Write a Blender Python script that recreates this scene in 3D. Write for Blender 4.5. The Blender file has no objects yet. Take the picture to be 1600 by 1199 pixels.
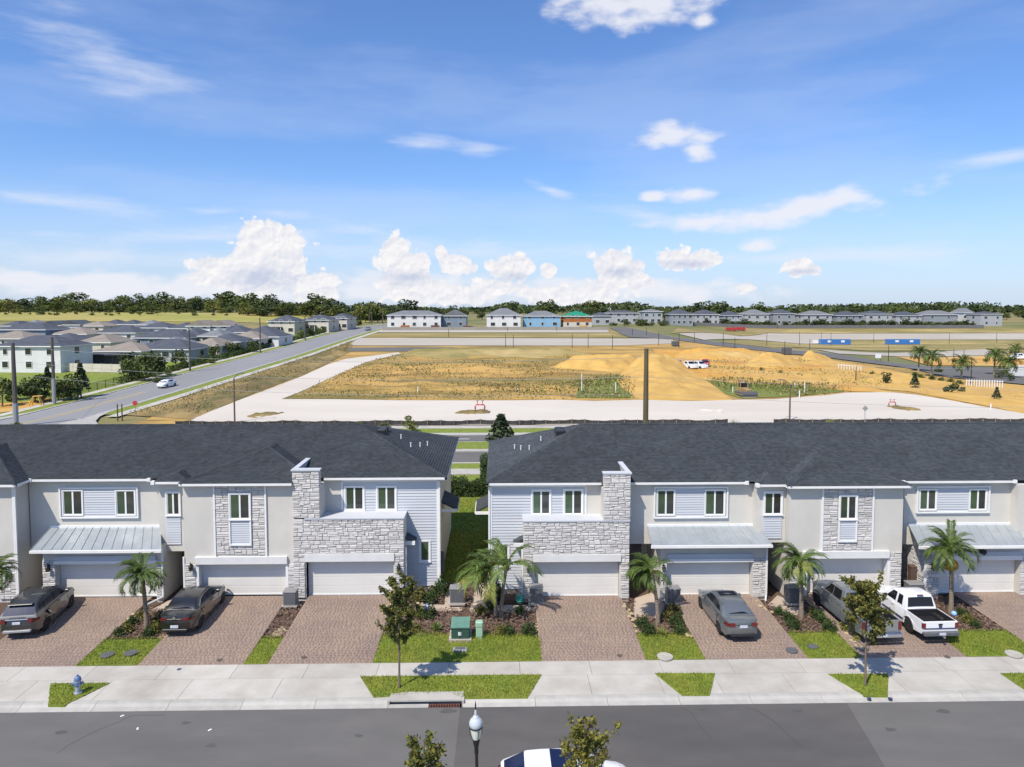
import bpy, math, random
import numpy as np
from mathutils import Vector, Matrix
R = math.radians
rnd = random.Random(7)
SC = bpy.context.scene
COL = SC.collection
# ------------------------------------------------------------------ camera
FPX, CH, PIT, YAW = 1100.0, 16.2, R(3.3), R(1.2)
CYP = 483 + FPX*math.tan(PIT)
cam = bpy.data.objects.new('camera', bpy.data.cameras.new('camera'))
COL.objects.link(cam)
cam.location = (0, 0, CH); cam.rotation_euler = (math.pi/2-PIT, 0, -YAW)
cam.data.sensor_width = 36; cam.data.lens = 36*FPX/1600
cam.data.shift_y = -(599.5-CYP)/1600
cam.data.clip_end = 20000; cam.data.clip_start = .5
SC.camera = cam
SUN_EL, SUN_AZ = R(54), math.atan2(-.64, -.77)      # azimuth of the sun, measured from +Y towards +X
w = bpy.data.worlds.new('World'); SC.world = w; w.use_nodes = True
sun = bpy.data.objects.new('sun', bpy.data.lights.new('sun', 'SUN')); COL.objects.link(sun)
sun.data.energy = 5.0; sun.data.angle = R(.5); sun.data.color = (1, .925, .805)
sd = Vector((math.sin(SUN_AZ)*math.cos(SUN_EL), math.cos(SUN_AZ)*math.cos(SUN_EL), math.sin(SUN_EL)))
sun.rotation_euler = (-sd).to_track_quat('-Z', 'Y').to_euler(); sun.location = (-40, -50, 70)
SC.view_settings.view_transform = 'Standard'; SC.view_settings.look = 'None'
SC.view_settings.exposure = 0.17; SC.view_settings.gamma = 1; SC.view_settings.use_curve_mapping = False

# survey helpers: a direction in the survey photograph -> a point on the ground or on a facade plane
_cp, _sp = math.cos(PIT), math.sin(PIT)
_fw = (math.sin(YAW)*_cp, math.cos(YAW)*_cp, -_sp); _rt = (math.cos(YAW), -math.sin(YAW), 0)
_up = (math.sin(YAW)*_sp, math.cos(YAW)*_sp, _cp)
def ray(px, py):
    a = (px-800)/FPX; b = -(py-CYP)/FPX
    return [_fw[i]+a*_rt[i]+b*_up[i] for i in range(3)]
def G(px, py, z=0.0):
    d = ray(px, py); t = (z-CH)/d[2]; return (d[0]*t, d[1]*t)
def W(px, py, Y):
    d = ray(px, py); t = Y/d[1]; return (d[0]*t, CH+d[2]*t)
def sstep(a, b, t):
    t = max(0., min(1., (t-a)/(b-a))); return t*t*(3-2*t)
def pl(pts, y):
    if y <= pts[0][0]: return pts[0][1]
    for (a, b), (c, d) in zip(pts, pts[1:]):
        if y <= c: return b+(d-b)*(y-a)/(c-a)
    return pts[-1][1]
PL_ = [(107,0),(300,8.3),(345,9.2),(420,13.5),(600,14.5),(4000,13.0)]
PC_ = [(107,0),(300,8.3),(345,9.0),(600,10.),(4000,13.)]
PR_ = [(107,0),(320,.3),(385,7.0),(600,10.),(4000,13.)]
def T(x, y):                                          # terrain height
    wl = 1-sstep(-100, -70, x); wr = sstep(60, 150, x)
    return pl(PL_, y)*wl+pl(PR_, y)*wr+pl(PC_, y)*(1-wl-wr)
def GT(px, py, h=0.0):
    d = ray(px, py); t = 60.
    while t < 4000:
        x, y, z = d[0]*t, d[1]*t, CH+d[2]*t
        if z <= T(x, y)+h: break
        t *= 1.0015
    return (x, y)

# ------------------------------------------------------------------ sky with clouds
def world_nodes():
    nt = w.node_tree; nt.nodes.clear(); L = nt.links.new
    def N(t, **k):
        n = nt.nodes.new(t)
        for a, b in k.items(): setattr(n, a, b)
        return n
    def mth(op, a, b=None, c=None, clamp=False):
        n = N('ShaderNodeMath', operation=op, use_clamp=clamp)
        for i, v in enumerate((a, b, c)):
            if v is None: continue
            if isinstance(v, (int, float)): n.inputs[i].default_value = v
            else: L(v, n.inputs[i])
        return n.outputs[0]
    out = N('ShaderNodeOutputWorld'); bg = N('ShaderNodeBackground'); L(bg.outputs[0], out.inputs[0])
    sky = N('ShaderNodeTexSky', sky_type='NISHITA', sun_disc=False, sun_elevation=SUN_EL, sun_rotation=SUN_AZ)
    sky.altitude = 0; sky.air_density = 1.0; sky.dust_density = .6; sky.ozone_density = 3.0
    bg.inputs[1].default_value = .104
    tint = N('ShaderNodeMix', data_type='RGBA', blend_type='MULTIPLY'); tint.inputs[0].default_value = 1
    L(sky.outputs[0], tint.inputs[6]); tint.inputs[7].default_value = (.88, 1.12, 1.50, 1)
    tc = N('ShaderNodeTexCoord'); sep = N('ShaderNodeSeparateXYZ'); L(tc.outputs['Generated'], sep.inputs[0])
    az = mth('MULTIPLY', mth('ARCTAN2', sep.outputs[0], sep.outputs[1]), 57.2958)
    el = mth('MULTIPLY', mth('ARCSINE', sep.outputs[2]), 57.2958)
    cmb = N('ShaderNodeCombineXYZ'); L(az, cmb.inputs[0]); L(el, cmb.inputs[1]); P = cmb.outputs[0]
    def azel(px, py):
        d = Vector(ray(px, py)).normalized(); return math.degrees(math.atan2(d.x, d.y)), math.degrees(math.asin(d.z))
    def blob(px, py, rx, ry, rot=0):
        a, e = azel(px, py); k = .052
        v = N('ShaderNodeMapping', vector_type='TEXTURE'); L(P, v.inputs[0])
        v.inputs['Location'].default_value = (a, e, 0); v.inputs['Rotation'].default_value = (0, 0, R(rot))
        v.inputs['Scale'].default_value = (rx*k*1.12, ry*k*1.15, 1)
        ln = N('ShaderNodeVectorMath', operation='LENGTH'); L(v.outputs[0], ln.inputs[0]); return ln.outputs['Value']
    def union(bl):
        m = None
        for b in bl:
            d = blob(*b); m = d if m is None else mth('SMOOTH_MIN', m, d, .25)
        return mth('SUBTRACT', 1.0, m)
    def noise(vec, scale, detail, rough=.6):
        n = N('ShaderNodeTexNoise', noise_dimensions='2D'); L(vec, n.inputs['Vector']); n.inputs['Scale'].default_value = scale
        n.inputs['Detail'].default_value = detail; n.inputs['Roughness'].default_value = rough; return n.outputs[0]
    def mapped(sx, sy, loc=(0, 0, 0), rot=0):
        v = N('ShaderNodeMapping'); L(P, v.inputs[0]); v.inputs['Scale'].default_value = (sx, sy, 1)
        v.inputs['Location'].default_value = loc; v.inputs['Rotation'].default_value = (0, 0, R(rot)); return v.outputs[0]
    CB = [(412,385,34,40),(440,395,38,32),(395,428,42,30),(325,414,26,11),(345,430,36,18),(420,440,50,20),(462,388,14,20),
                 (622,392,22,24),(632,418,40,22),(690,398,9,13),(717,415,28,16),(640,446,46,16),(800,420,34,20),(855,424,13,11),(778,448,40,12),
                 (965,410,36,19),(975,438,50,12),(1067,405,44,15),(1252,419,26,12),(1168,450,15,7),(490,450,34,22),(690,462,80,14),(900,462,70,14)]
    cum = union(CB); cumu = union([(412,436,60,22),(636,434,46,13),(800,432,36,10),(966,425,40,10),(1067,413,44,8),(1252,425,26,6)])
    soft = union([(1042,214,66,18),(1088,238,26,14),(1085,303,36,13),(1018,308,20,9),(1240,328,150,20,7),(1105,348,80,13),(990,8,122,32),(1100,35,22,12),(1185,380,30,12),(1020,455,90,14),(300,440,48,13),(870,455,170,20),(250,455,330,20),(640,450,180,26),(1010,455,190,20),(120,440,200,14)])
    def billow(vec, scale):
        n = N('ShaderNodeTexVoronoi', feature='F1', voronoi_dimensions='2D', normalize=True); L(vec, n.inputs['Vector']); n.inputs['Scale'].default_value = scale; n.inputs['Detail'].default_value = 2.6; n.inputs['Roughness'].default_value = .55
        return mth('SUBTRACT', 1., n.outputs['Distance'])
    warp = N('ShaderNodeTexNoise', noise_dimensions='2D'); L(P, warp.inputs['Vector']); warp.inputs['Scale'].default_value = .7; warp.inputs['Detail'].default_value = 4
    wv = N('ShaderNodeVectorMath', operation='MULTIPLY_ADD'); L(warp.outputs['Color'], wv.inputs[0]); wv.inputs[1].default_value = (.9,.9,0); L(P, wv.inputs[2]); PW = wv.outputs[0]
    def shift(dx, dy):
        v = N('ShaderNodeVectorMath', operation='ADD'); L(PW, v.inputs[0]); v.inputs[1].default_value = (dx, dy, 0); return v.outputs[0]
    n1 = billow(PW, .62); n1b = billow(shift(.12, -.22), .62)
    d1 = mth('MULTIPLY_ADD', mth('SUBTRACT', n1, .66), 1.9, cum)
    a1 = N('ShaderNodeMapRange', interpolation_type='SMOOTHSTEP'); L(d1, a1.inputs[0]); a1.inputs[1].default_value = .0; a1.inputs[2].default_value = .22
    n2 = noise(mapped(.6, 1.3), .55, 6, .52)
    d2 = mth('MULTIPLY_ADD', mth('SUBTRACT', n2, .44), 1.7, soft)
    a2 = N('ShaderNodeMapRange', interpolation_type='SMOOTHSTEP'); L(d2, a2.inputs[0]); a2.inputs[1].default_value = .05; a2.inputs[2].default_value = .9; a2.inputs[4].default_value = .9
    cir = union([(745,233,62,13),(660,225,60,16),(130,318,190,13,-4),(20,304,60,9),(430,333,70,11),(865,300,46,9,-22),(1000,335,90,14,-12),(165,95,130,40,-12),(330,330,60,8),
                 (1570,245,90,12,8),(120,400,330,20),(620,390,420,24),(1300,400,300,18),(350,370,300,18,4)])
    n3 = noise(mapped(.18, .9, (3, 1, 0), 5), .9, 6, .55)
    d3 = mth('MULTIPLY_ADD', mth('SUBTRACT', n3, .47), 2.0, cir)
    a3 = N('ShaderNodeMapRange', interpolation_type='SMOOTHSTEP'); L(d3, a3.inputs[0]); a3.inputs[1].default_value = .1; a3.inputs[2].default_value = 1.5; a3.inputs[4].default_value = .62
    # light side / shaded side of the cumulus from the slope of its own density
    sh = mth('MULTIPLY_ADD', mth('MAXIMUM', cumu, 0.), -.75, mth('MULTIPLY_ADD', mth('SUBTRACT', n1, n1b), 1.9, .74), True)
    cc = N('ShaderNodeMix', data_type='RGBA'); L(sh, cc.inputs[0]); cc.inputs[6].default_value = (5.0, 5.5, 6.8, 1); cc.inputs[7].default_value = (8.4, 8.2, 8.2, 1)
    def over(base, fac, colr):
        m = N('ShaderNodeMix', data_type='RGBA'); L(fac, m.inputs[0]); L(base, m.inputs[6])
        if isinstance(colr, tuple): m.inputs[7].default_value = colr
        else: L(colr, m.inputs[7])
        return m.outputs[2]
    hz = N('ShaderNodeMapRange', interpolation_type='SMOOTHERSTEP'); L(el, hz.inputs[0]); hz.inputs[1].default_value = 13; hz.inputs[2].default_value = -3; hz.inputs[4].default_value = .7
    c = over(tint.outputs[2], hz.outputs[0], (5.6, 6.4, 8.0, 1))
    vl = noise(mapped(.035, .16, (7, 2, 0), 4), 1.0, 5, .55)
    vr = N('ShaderNodeMapRange', interpolation_type='SMOOTHSTEP'); L(vl, vr.inputs[0]); vr.inputs[1].default_value = .40; vr.inputs[2].default_value = .72; vr.inputs[4].default_value = .19
    c = over(c, vr.outputs[0], (6.4, 7.0, 8.3, 1))
    c = over(c, a3.outputs[0], (6.9, 7.3, 8.3, 1)); c = over(c, a2.outputs[0], (7.4, 7.5, 8.1, 1)); c = over(c, a1.outputs[0], cc.outputs[2])
    L(c, bg.inputs[0])
world_nodes()

# ------------------------------------------------------------------ materials
MATS = {}
def M(name, c1, c2=None, scale=4., rough=.8, metal=0., bump=0., bscale=None, attr=0., objr=0., stretch=None, detail=5., lh=(.35,.65), spec=.4, coat=0., c3=None, s3=.3, trans=0.):
    m = bpy.data.materials.new(name); m.use_nodes = True; nt = m.node_tree; L = nt.links.new
    b = nt.nodes['Principled BSDF']; N = lambda t: nt.nodes.new(t)
    b.inputs['Diffuse Roughness'].default_value = 1. if name == 'shingle' else 0.; b.inputs['Roughness'].default_value = rough; b.inputs['Metallic'].default_value = metal
    b.inputs['Specular IOR Level'].default_value = spec; b.inputs['Coat Weight'].default_value = coat
    if coat: b.inputs['Coat Roughness'].default_value = .03
    tc = N('ShaderNodeTexCoord'); vec = tc.outputs['Object']
    if stretch:
        mp = N('ShaderNodeMapping'); L(vec, mp.inputs[0]); mp.inputs['Scale'].default_value = stretch; vec = mp.outputs[0]
    cur = None
    def mix(fac, a, bb, blend='MIX'):
        x = N('ShaderNodeMix'); x.data_type = 'RGBA'; x.blend_type = blend
        L(fac, x.inputs[0]) if not isinstance(fac, float) else setattr(x.inputs[0], 'default_value', fac)
        for i, v in ((6, a), (7, bb)):
            if isinstance(v, tuple): x.inputs[i].default_value = (*v[:3], 1)
            else: L(v, x.inputs[i])
        return x.outputs[2]
    def noi(sc, det, lo=.35, hi=.65):
        n = N('ShaderNodeTexNoise'); L(vec, n.inputs['Vector']); n.inputs['Scale'].default_value = sc; n.inputs['Detail'].default_value = det; n.inputs['Roughness'].default_value = .6
        r = N('ShaderNodeMapRange'); L(n.outputs[0], r.inputs[0]); r.inputs[1].default_value = lo; r.inputs[2].default_value = hi
        return r.outputs[0]
    cur = c1
    if c2: cur = mix(noi(scale, detail, *lh), c1, c2)
    if c3: cur = mix(noi(s3, 4, .45, .7), cur, c3)
    for amt, src in ((attr, 'a'), (objr, 'o')):
        if not amt: continue
        if src == 'a': n = N('ShaderNodeAttribute'); n.attribute_name = 'rnd'; f = n.outputs['Fac']
        else: n = N('ShaderNodeObjectInfo'); f = n.outputs['Random']
        r = N('ShaderNodeMapRange'); L(f, r.inputs[0]); r.inputs[3].default_value = 1-amt; r.inputs[4].default_value = 1+amt
        v = N('ShaderNodeCombineColor')
        for i in range(3): L(r.outputs[0], v.inputs[i])
        cur = mix(1.0, cur, v.outputs[0], 'MULTIPLY')
    if isinstance(cur, tuple): b.inputs['Base Color'].default_value = (*cur, 1)
    else: L(cur, b.inputs['Base Color'])
    if bump:
        n = N('ShaderNodeTexNoise'); L(vec, n.inputs['Vector']); n.inputs['Scale'].default_value = bscale or scale*4; n.inputs['Detail'].default_value = 4
        bp = N('ShaderNodeBump'); bp.inputs['Strength'].default_value = bump; bp.inputs['Distance'].default_value = .05; L(n.outputs[0], bp.inputs['Height']); L(bp.outputs[0], b.inputs['Normal'])
    if trans:
        t = N('ShaderNodeBsdfTranslucent'); ms = N('ShaderNodeMixShader'); ms.inputs[0].default_value = trans
        if isinstance(cur, tuple): t.inputs[0].default_value = (*cur, 1)
        else: L(cur, t.inputs[0])
        L(b.outputs[0], ms.inputs[1]); L(t.outputs[0], ms.inputs[2]); L(ms.outputs[0], nt.nodes['Material Output'].inputs[0])
    MATS[name] = m; return m
m_ground = M('ground_grass', (.17,.16,.055), (.10,.125,.035), .05, .95, c3=(.30,.22,.095), s3=.02, bump=.4, bscale=1.5)
m_lawn = M('lawn', (.20,.24,.030), (.13,.175,.024), 1.3, .9, bump=.6, bscale=40)
m_blade = M('grass_blade', (.23,.29,.03), (.15,.21,.022), .8, .7, attr=.45, trans=.25, c3=(.32,.285,.05), s3=.55)
m_mulch = M('mulch', (.075,.043,.03), (.12,.08,.055), 9, .95, bump=.8, bscale=30)
m_chip = M('mulch_chip', (.11,.062,.043), (.19,.135,.10), 6, .9, attr=.5)
m_sandedge = M('sandy_edge', (.44,.36,.23), (.34,.26,.15), 5, .95, bump=.4)
m_conc = M('concrete', (.46,.438,.395), (.40,.378,.335), .9, .85, bump=.08, bscale=60, objr=.06, c3=(.33,.305,.265), s3=.35, detail=9)
m_kerb = M('kerb_concrete', (.42,.405,.37), (.34,.33,.30), 1.5, .85, bump=.1, bscale=40, objr=.07)
m_asph = M('asphalt', (.088,.083,.079), (.105,.099,.094), .9, .9, bump=.25, bscale=90, c3=(.074,.071,.069), s3=.22, detail=10, stretch=(.45,1,1))
m_asph2 = M('asphalt_light', (.118,.113,.107), (.134,.128,.121), .9, .9, bump=.25, bscale=90, c3=(.102,.099,.096), s3=.22, detail=10, stretch=(.45,1,1))
m_asphf = M('asphalt_worn', (.235,.235,.24), (.205,.205,.21), .08, .9, stretch=(1, .15, 1))
m_paver = M('paver', (.29,.212,.163), (.25,.188,.15), .5, .85, attr=.07, bump=.05, bscale=40, c3=(.225,.165,.138), s3=.3)
m_pavjoint = M('paver_joint', (.22,.165,.135), (.24,.18,.15), 6, .95)
m_path = M('path_paver', (.44,.36,.29), (.38,.31,.25), .8, .85, attr=.15, bump=.1, bscale=40)
m_stucco = M('stucco', (.57,.547,.50), (.53,.51,.465), .8, .9, c3=(.505,.485,.445), s3=.45, bump=.12, bscale=90)
m_cream = M('stucco_cream', (.60,.57,.48), (.56,.53,.45), 1.2, .9, bump=.12, bscale=90)
m_trim = M('white_trim', (.74,.74,.73), (.69,.69,.68), 2, .55)
m_lint = M('lintel_stucco', (.66,.66,.65), (.60,.60,.59), 1.5, .85, bump=.1, bscale=80)
m_door = M('garage_door_white', (.66,.645,.61), (.63,.615,.58), 1.0, .5)
m_side = M('siding_blue_grey', (.50,.518,.545), (.475,.492,.52), 1.5, .65, objr=.05)
m_stone = M('stone', (.55,.532,.512), (.475,.46,.442), 5, .92, objr=.15, bump=.35, bscale=16, c3=(.57,.55,.53), s3=2.5)
m_mortar = M('mortar', (.50,.485,.465), (.44,.425,.41), 8, .95)
m_shing = M('shingle', (.047,.055,.064), (.036,.043,.050), 1.2, .92, attr=.24, bump=.4, bscale=50, c3=(.053,.062,.070), s3=.35)
m_metal = M('metal_roof', (.40,.435,.455), (.36,.395,.42), .8, .38, metal=.45, c3=(.45,.48,.50), s3=1.5)
m_pane = M('window_glass', (.028,.030,.028), (.042,.048,.042), .6, .06, spec=.6, coat=.3, objr=.45)
m_paneg = M('window_glass_green', (.06,.10,.052), (.035,.05,.034), .5, .08, spec=.6, coat=.3, objr=.4)
m_black = M('black_metal', (.02,.02,.022), None, rough=.45)
m_dark = M('dark_void', (.015,.015,.016), None, rough=.95)
m_grey = M('grey_metal', (.30,.305,.31), (.26,.265,.27), 3, .5)
m_greyd = M('grey_metal_dark', (.11,.115,.125), (.09,.093,.10), 6, .6)
m_tgreen = M('transformer_green', (.035,.085,.06), (.03,.07,.052), 3, .5)
m_lgreen = M('pedestal_green', (.30,.47,.34), (.27,.43,.31), 3, .5)
m_hose = M('hose_green', (.05,.33,.24), (.04,.27,.2), 6, .5)
m_hyd = M('hydrant_silver', (.40,.46,.54), (.33,.38,.46), 6, .4, metal=.3)
m_hydb = M('hydrant_blue', (.10,.16,.30), None, rough=.4)
m_bark = M('bark', (.20,.155,.115), (.13,.10,.075), 7, .95, bump=.7, stretch=(1,1,.3))
m_palmb = M('palm_bark', (.33,.265,.20), (.19,.15,.11), 9, .95, bump=.8, stretch=(1,1,2.5))
m_frond = M('palm_frond', (.13,.185,.038), (.085,.135,.028), 1.5, .55, attr=.6, trans=.3, objr=.25)
m_frondy = M('palm_frond_yellow', (.55,.38,.045), (.42,.26,.03), 3, .7, attr=.25, trans=.2)
m_frondp = M('palm_frond_pale', (.26,.27,.06), (.19,.23,.05), 3, .7, attr=.25, trans=.25)
m_leafo = M('leaf_olive', (.20,.185,.038), (.13,.125,.028), 2.5, .7, attr=.5, trans=.25)
m_leafr = M('leaf_russet', (.11,.125,.03), (.135,.09,.035), 1.8, .7, attr=.5, trans=.25)
m_leafg = M('leaf_green', (.05,.085,.018), (.032,.06,.014), 2, .75, attr=.45, trans=.2)
m_leafy = M('leaf_yellow', (.33,.29,.03), (.22,.21,.03), 3, .7, attr=.3, trans=.3)
m_leafd = M('leaf_dark', (.045,.07,.02), (.03,.048,.015), .4, .85, attr=.5, c3=(.075,.095,.024), s3=.2)
m_leafm = M('leaf_mid', (.095,.12,.028), (.06,.085,.02), .4, .85, attr=.5)
m_leafl = M('leaf_light', (.17,.18,.04), (.12,.14,.032), .4, .85, attr=.5)
m_leafp = M('leaf_pine', (.035,.06,.022), (.025,.042,.018), .5, .85, attr=.5)
m_dry = M('dry_grass', (.30,.24,.10), (.20,.17,.07), 4, .9, attr=.4)
m_tyre = M('tyre', (.017,.017,.018), None, rough=.85)
m_rim = M('rim_alloy', (.50,.50,.52), None, rough=.3, metal=.8)
m_glass = M('car_glass', (.008,.009,.012), None, rough=.08, spec=.45)
m_glassb = M('car_glass_blue', (.010,.016,.05), None, rough=.1, spec=.35)
m_red = M('tail_light_red', (.13,.008,.012), None, rough=.2, coat=.4)
m_white = M('white_plastic', (.75,.75,.75), None, rough=.4)
m_plate = M('plate', (.70,.72,.74), (.3,.35,.45), 30, .4)
m_chrome = M('chrome', (.55,.56,.58), None, rough=.28, metal=1.)
def paint(n, c, metal=.35): return M(n, c, None, rough=.32, metal=metal, coat=1., spec=.5)
m_pdark = paint('paint_charcoal', (.032,.033,.035), .1); m_pblk = paint('paint_black', (.008,.008,.009), 0.); m_pgrey = paint('paint_grey', (.17,.19,.20), .5)
m_psil = paint('paint_silver', (.25,.265,.275), .5); m_pwht = paint('paint_white', (.74,.75,.76), 0.); m_pnavy = paint('paint_navy', (.02,.03,.10), 0.)
m_red2 = paint('paint_red', (.42,.03,.035), 0.); m_blue = paint('paint_blue', (.03,.16,.46), 0.); m_yel = paint('paint_yellow', (.55,.33,.05), 0.)

# ------------------------------------------------------------------ mesh helpers
class MB:
    def __init__(s): s.v, s.f, s.m, s.r = [], [], [], []
    def add(s, vs, fs, mi=0, r=None):
        o = len(s.v); s.v += [tuple(p) for p in vs]
        r = rnd.random() if r is None else r
        for f in fs: s.f.append(tuple(i+o for i in f)); s.m.append(mi); s.r.append(r)
    def box(s, x0, x1, y0, y1, z0, z1, mi=0):
        s.add([(x0,y0,z0),(x1,y0,z0),(x1,y1,z0),(x0,y1,z0),(x0,y0,z1),(x1,y0,z1),(x1,y1,z1),(x0,y1,z1)],
              [(0,3,2,1),(4,5,6,7),(0,1,5,4),(1,2,6,5),(2,3,7,6),(3,0,4,7)], mi)
    def bbox(s, x0, x1, y0, y1, z0, z1, b=.02, mi=0):        # box with chamfered vertical and top edges
        a = [(x0+b,y0),(x1-b,y0),(x1,y0+b),(x1,y1-b),(x1-b,y1),(x0+b,y1),(x0,y1-b),(x0,y0+b)]
        cx, cy = (x0+x1)/2, (y0+y1)/2; kx = 1-2*b/(x1-x0); ky = 1-2*b/(y1-y0)
        vs = [(x,y,z0) for x,y in a]+[(x,y,z1-b) for x,y in a]+[(cx+(x-cx)*kx,cy+(y-cy)*ky,z1) for x,y in a]
        fs = [tuple(range(7,-1,-1)), tuple(range(16,24))]
        for k in (0,8):
            for i in range(8): j=(i+1)%8; fs.append((k+i,k+j,k+8+j,k+8+i))
        s.add(vs, fs, mi)
    def quad(s, a, b, c, d, mi=0, r=None): s.add([a,b,c,d], [(0,1,2,3)], mi, r)
    def poly(s, pts, mi=0): s.add(pts, [tuple(range(len(pts)))], mi)
    def prism(s, pts, z0, z1, mi=0):                          # pts: counter-clockwise outline seen from above
        n = len(pts); vs = [(x,y,z0) for x,y in pts]+[(x,y,z1) for x,y in pts]
        s.add(vs, [tuple(range(n-1,-1,-1)), tuple(range(n,2*n))]+[(i,(i+1)%n,n+(i+1)%n,n+i) for i in range(n)], mi)
    def tube(s, path, rad, n=6, mi=0, cap=True):
        path = [Vector(p) for p in path]; rad = rad if isinstance(rad, (list, tuple)) else [rad]*len(path)
        rings = []; vs = []
        for i, p in enumerate(path):
            d = (path[min(i+1,len(path)-1)]-path[max(i-1,0)]).normalized()
            a = d.cross(Vector((0,0,1)) if abs(d.z) < .9 else Vector((1,0,0))).normalized(); b = d.cross(a)
            for k in range(n):
                t = 2*math.pi*k/n; vs.append(p+(a*math.cos(t)+b*math.sin(t))*rad[i])
        fs = []
        for i in range(len(path)-1):
            for k in range(n):
                q=(k+1)%n; fs.append((i*n+k, (i+1)*n+k, (i+1)*n+q, i*n+q))
        if cap: fs.append(tuple(range(n))); fs.append(tuple(range(len(vs)-1, len(vs)-n-1, -1)))
        s.add(vs, fs, mi)
    def lathe(s, prof, c=(0,0,0), n=12, mi=0, axis='z'):      # prof: (radius, height) bottom to top
        vs = []
        for r_, h in prof:
            for k in range(n):
                t = 2*math.pi*k/n; p = (r_*math.cos(t), r_*math.sin(t), h)
                if axis == 'x': p = (h, p[0], p[1])
                if axis == 'y': p = (p[1], h, p[0])
                vs.append((c[0]+p[0], c[1]+p[1], c[2]+p[2]))
        fs = [(i*n+k, i*n+(k+1)%n, (i+1)*n+(k+1)%n, (i+1)*n+k) for i in range(len(prof)-1) for k in range(n)]
        fs += [tuple(range(n-1,-1,-1)), tuple(range(len(vs)-n, len(vs)))]
        s.add(vs, fs, mi)
    def mesh(s, name, mats, org=(0,0,0), smooth=False):
        me = bpy.data.meshes.new(name)
        v = [(x-org[0], y-org[1], z-org[2]) for x,y,z in s.v] if any(org) else s.v
        me.from_pydata(v, [], s.f)
        for m in (mats if isinstance(mats, (list, tuple)) else [mats]): me.materials.append(m)
        if len(me.polygons) == len(s.m):
            me.polygons.foreach_set('material_index', s.m)
            a = me.attributes.new('rnd', 'FLOAT', 'FACE'); a.data.foreach_set('value', s.r)
            if smooth: me.polygons.foreach_set('use_smooth', [True]*len(s.f))
        me.update(); return me
    def build(s, name, mats, parent=None, org=(0,0,0), smooth=False, sharp=None):
        me = s.mesh(name, mats, org, smooth)
        if smooth and sharp: me.set_sharp_from_angle(angle=R(sharp))
        return ob(name, me, parent)
def ob(name, me, parent=None, loc=(0,0,0), rot=(0,0,0), scale=(1,1,1)):
    o = bpy.data.objects.new(name, me); COL.objects.link(o); o.parent = parent
    o.location = loc; o.rotation_euler = rot; o.scale = scale; return o
def tag(o, label, cat, group=None):
    o['label'] = label; o['category'] = cat
    if group: o['group'] = group
    return o
def thing(name, label, cat, loc=(0,0,0), rz=0., group=None):
    o = ob(name, None, None, loc, (0,0,rz)); o.empty_display_size = .3; return tag(o, label, cat, group)
def kids(o): return list(o.children)
def dup(o, parent=None, kc={}):
    c = o.copy(); COL.objects.link(c); c.parent = parent
    for k in kids(o): dup(k, c)
    return c
def place(o, loc, rz=0., label=None, group=None, sc=None):
    o.location = loc; o.rotation_euler = (o.rotation_euler[0], o.rotation_euler[1], rz)
    if label: o['label'] = label
    if group: o['group'] = group
    if sc: o.scale = (sc,)*3 if isinstance(sc, (int, float)) else sc
    return o
def struct(o, kind='structure'): o['kind'] = kind; return o
def inpoly(P, x, y):
    c = False; n = len(P)
    for i in range(n):
        (x1,y1),(x2,y2) = P[i],P[i-1]
        if (y1 > y) != (y2 > y) and x < (x2-x1)*(y-y1)/(y2-y1)+x1: c = not c
    return c
def inpoly_np(P, x, y):
    c = np.zeros(len(x), bool); n = len(P)
    for i in range(n):
        (x1,y1),(x2,y2) = P[i],P[i-1]
        if y1 == y2: continue
        c ^= ((y1 > y) != (y2 > y)) & (x < (x2-x1)*(y-y1)/(y2-y1)+x1)
    return c
nrg = np.random.default_rng(3)
def scatter(P, dens):
    xs = [p[0] for p in P]; ys = [p[1] for p in P]
    n = int((max(xs)-min(xs))*(max(ys)-min(ys))*dens)
    x = nrg.uniform(min(xs), max(xs), n); y = nrg.uniform(min(ys), max(ys), n); k = inpoly_np(P, x, y)
    return x[k], y[k]
def npmesh(name, V, F, mats, rv=None):                        # V (n,3) F (m,k)
    me = bpy.data.meshes.new(name); nf, k = F.shape
    me.vertices.add(len(V)); me.vertices.foreach_set('co', V.astype(np.float32).ravel())
    me.loops.add(nf*k); me.loops.foreach_set('vertex_index', F.astype(np.int32).ravel())
    me.polygons.add(nf); me.polygons.foreach_set('loop_start', np.arange(0, nf*k, k, dtype=np.int32)); me.polygons.foreach_set('loop_total', np.full(nf, k, dtype=np.int32))
    for m in (mats if isinstance(mats, (list, tuple)) else [mats]): me.materials.append(m)
    me.update(calc_edges=True)
    if rv is not None:
        a = me.attributes.new('rnd', 'FLOAT', 'FACE'); a.data.foreach_set('value', rv.astype(np.float32))
    return me
def blades(name, P, dens, h, wd, z, mat, zf=None):
    x, y = scatter(P, dens); n = len(x); a = nrg.uniform(0, 6.28, n); hh = h*nrg.uniform(.5, 1.2, n); ww = wd*nrg.uniform(.6, 1.3, n)
    lx, ly = nrg.normal(0, .5, n)*hh, nrg.normal(0, .5, n)*hh
    z0 = np.full(n, z) if zf is None else np.array([zf(a_, b_) for a_, b_ in zip(x, y)])
    V = np.zeros((n, 3, 3)); V[:,0] = np.c_[x-np.cos(a)*ww, y-np.sin(a)*ww, z0]; V[:,1] = np.c_[x+np.cos(a)*ww, y+np.sin(a)*ww, z0]; V[:,2] = np.c_[x+lx, y+ly, z0+hh]
    return npmesh(name, V.reshape(-1,3), np.arange(n*3).reshape(-1,3), mat, nrg.random(n))
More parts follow.
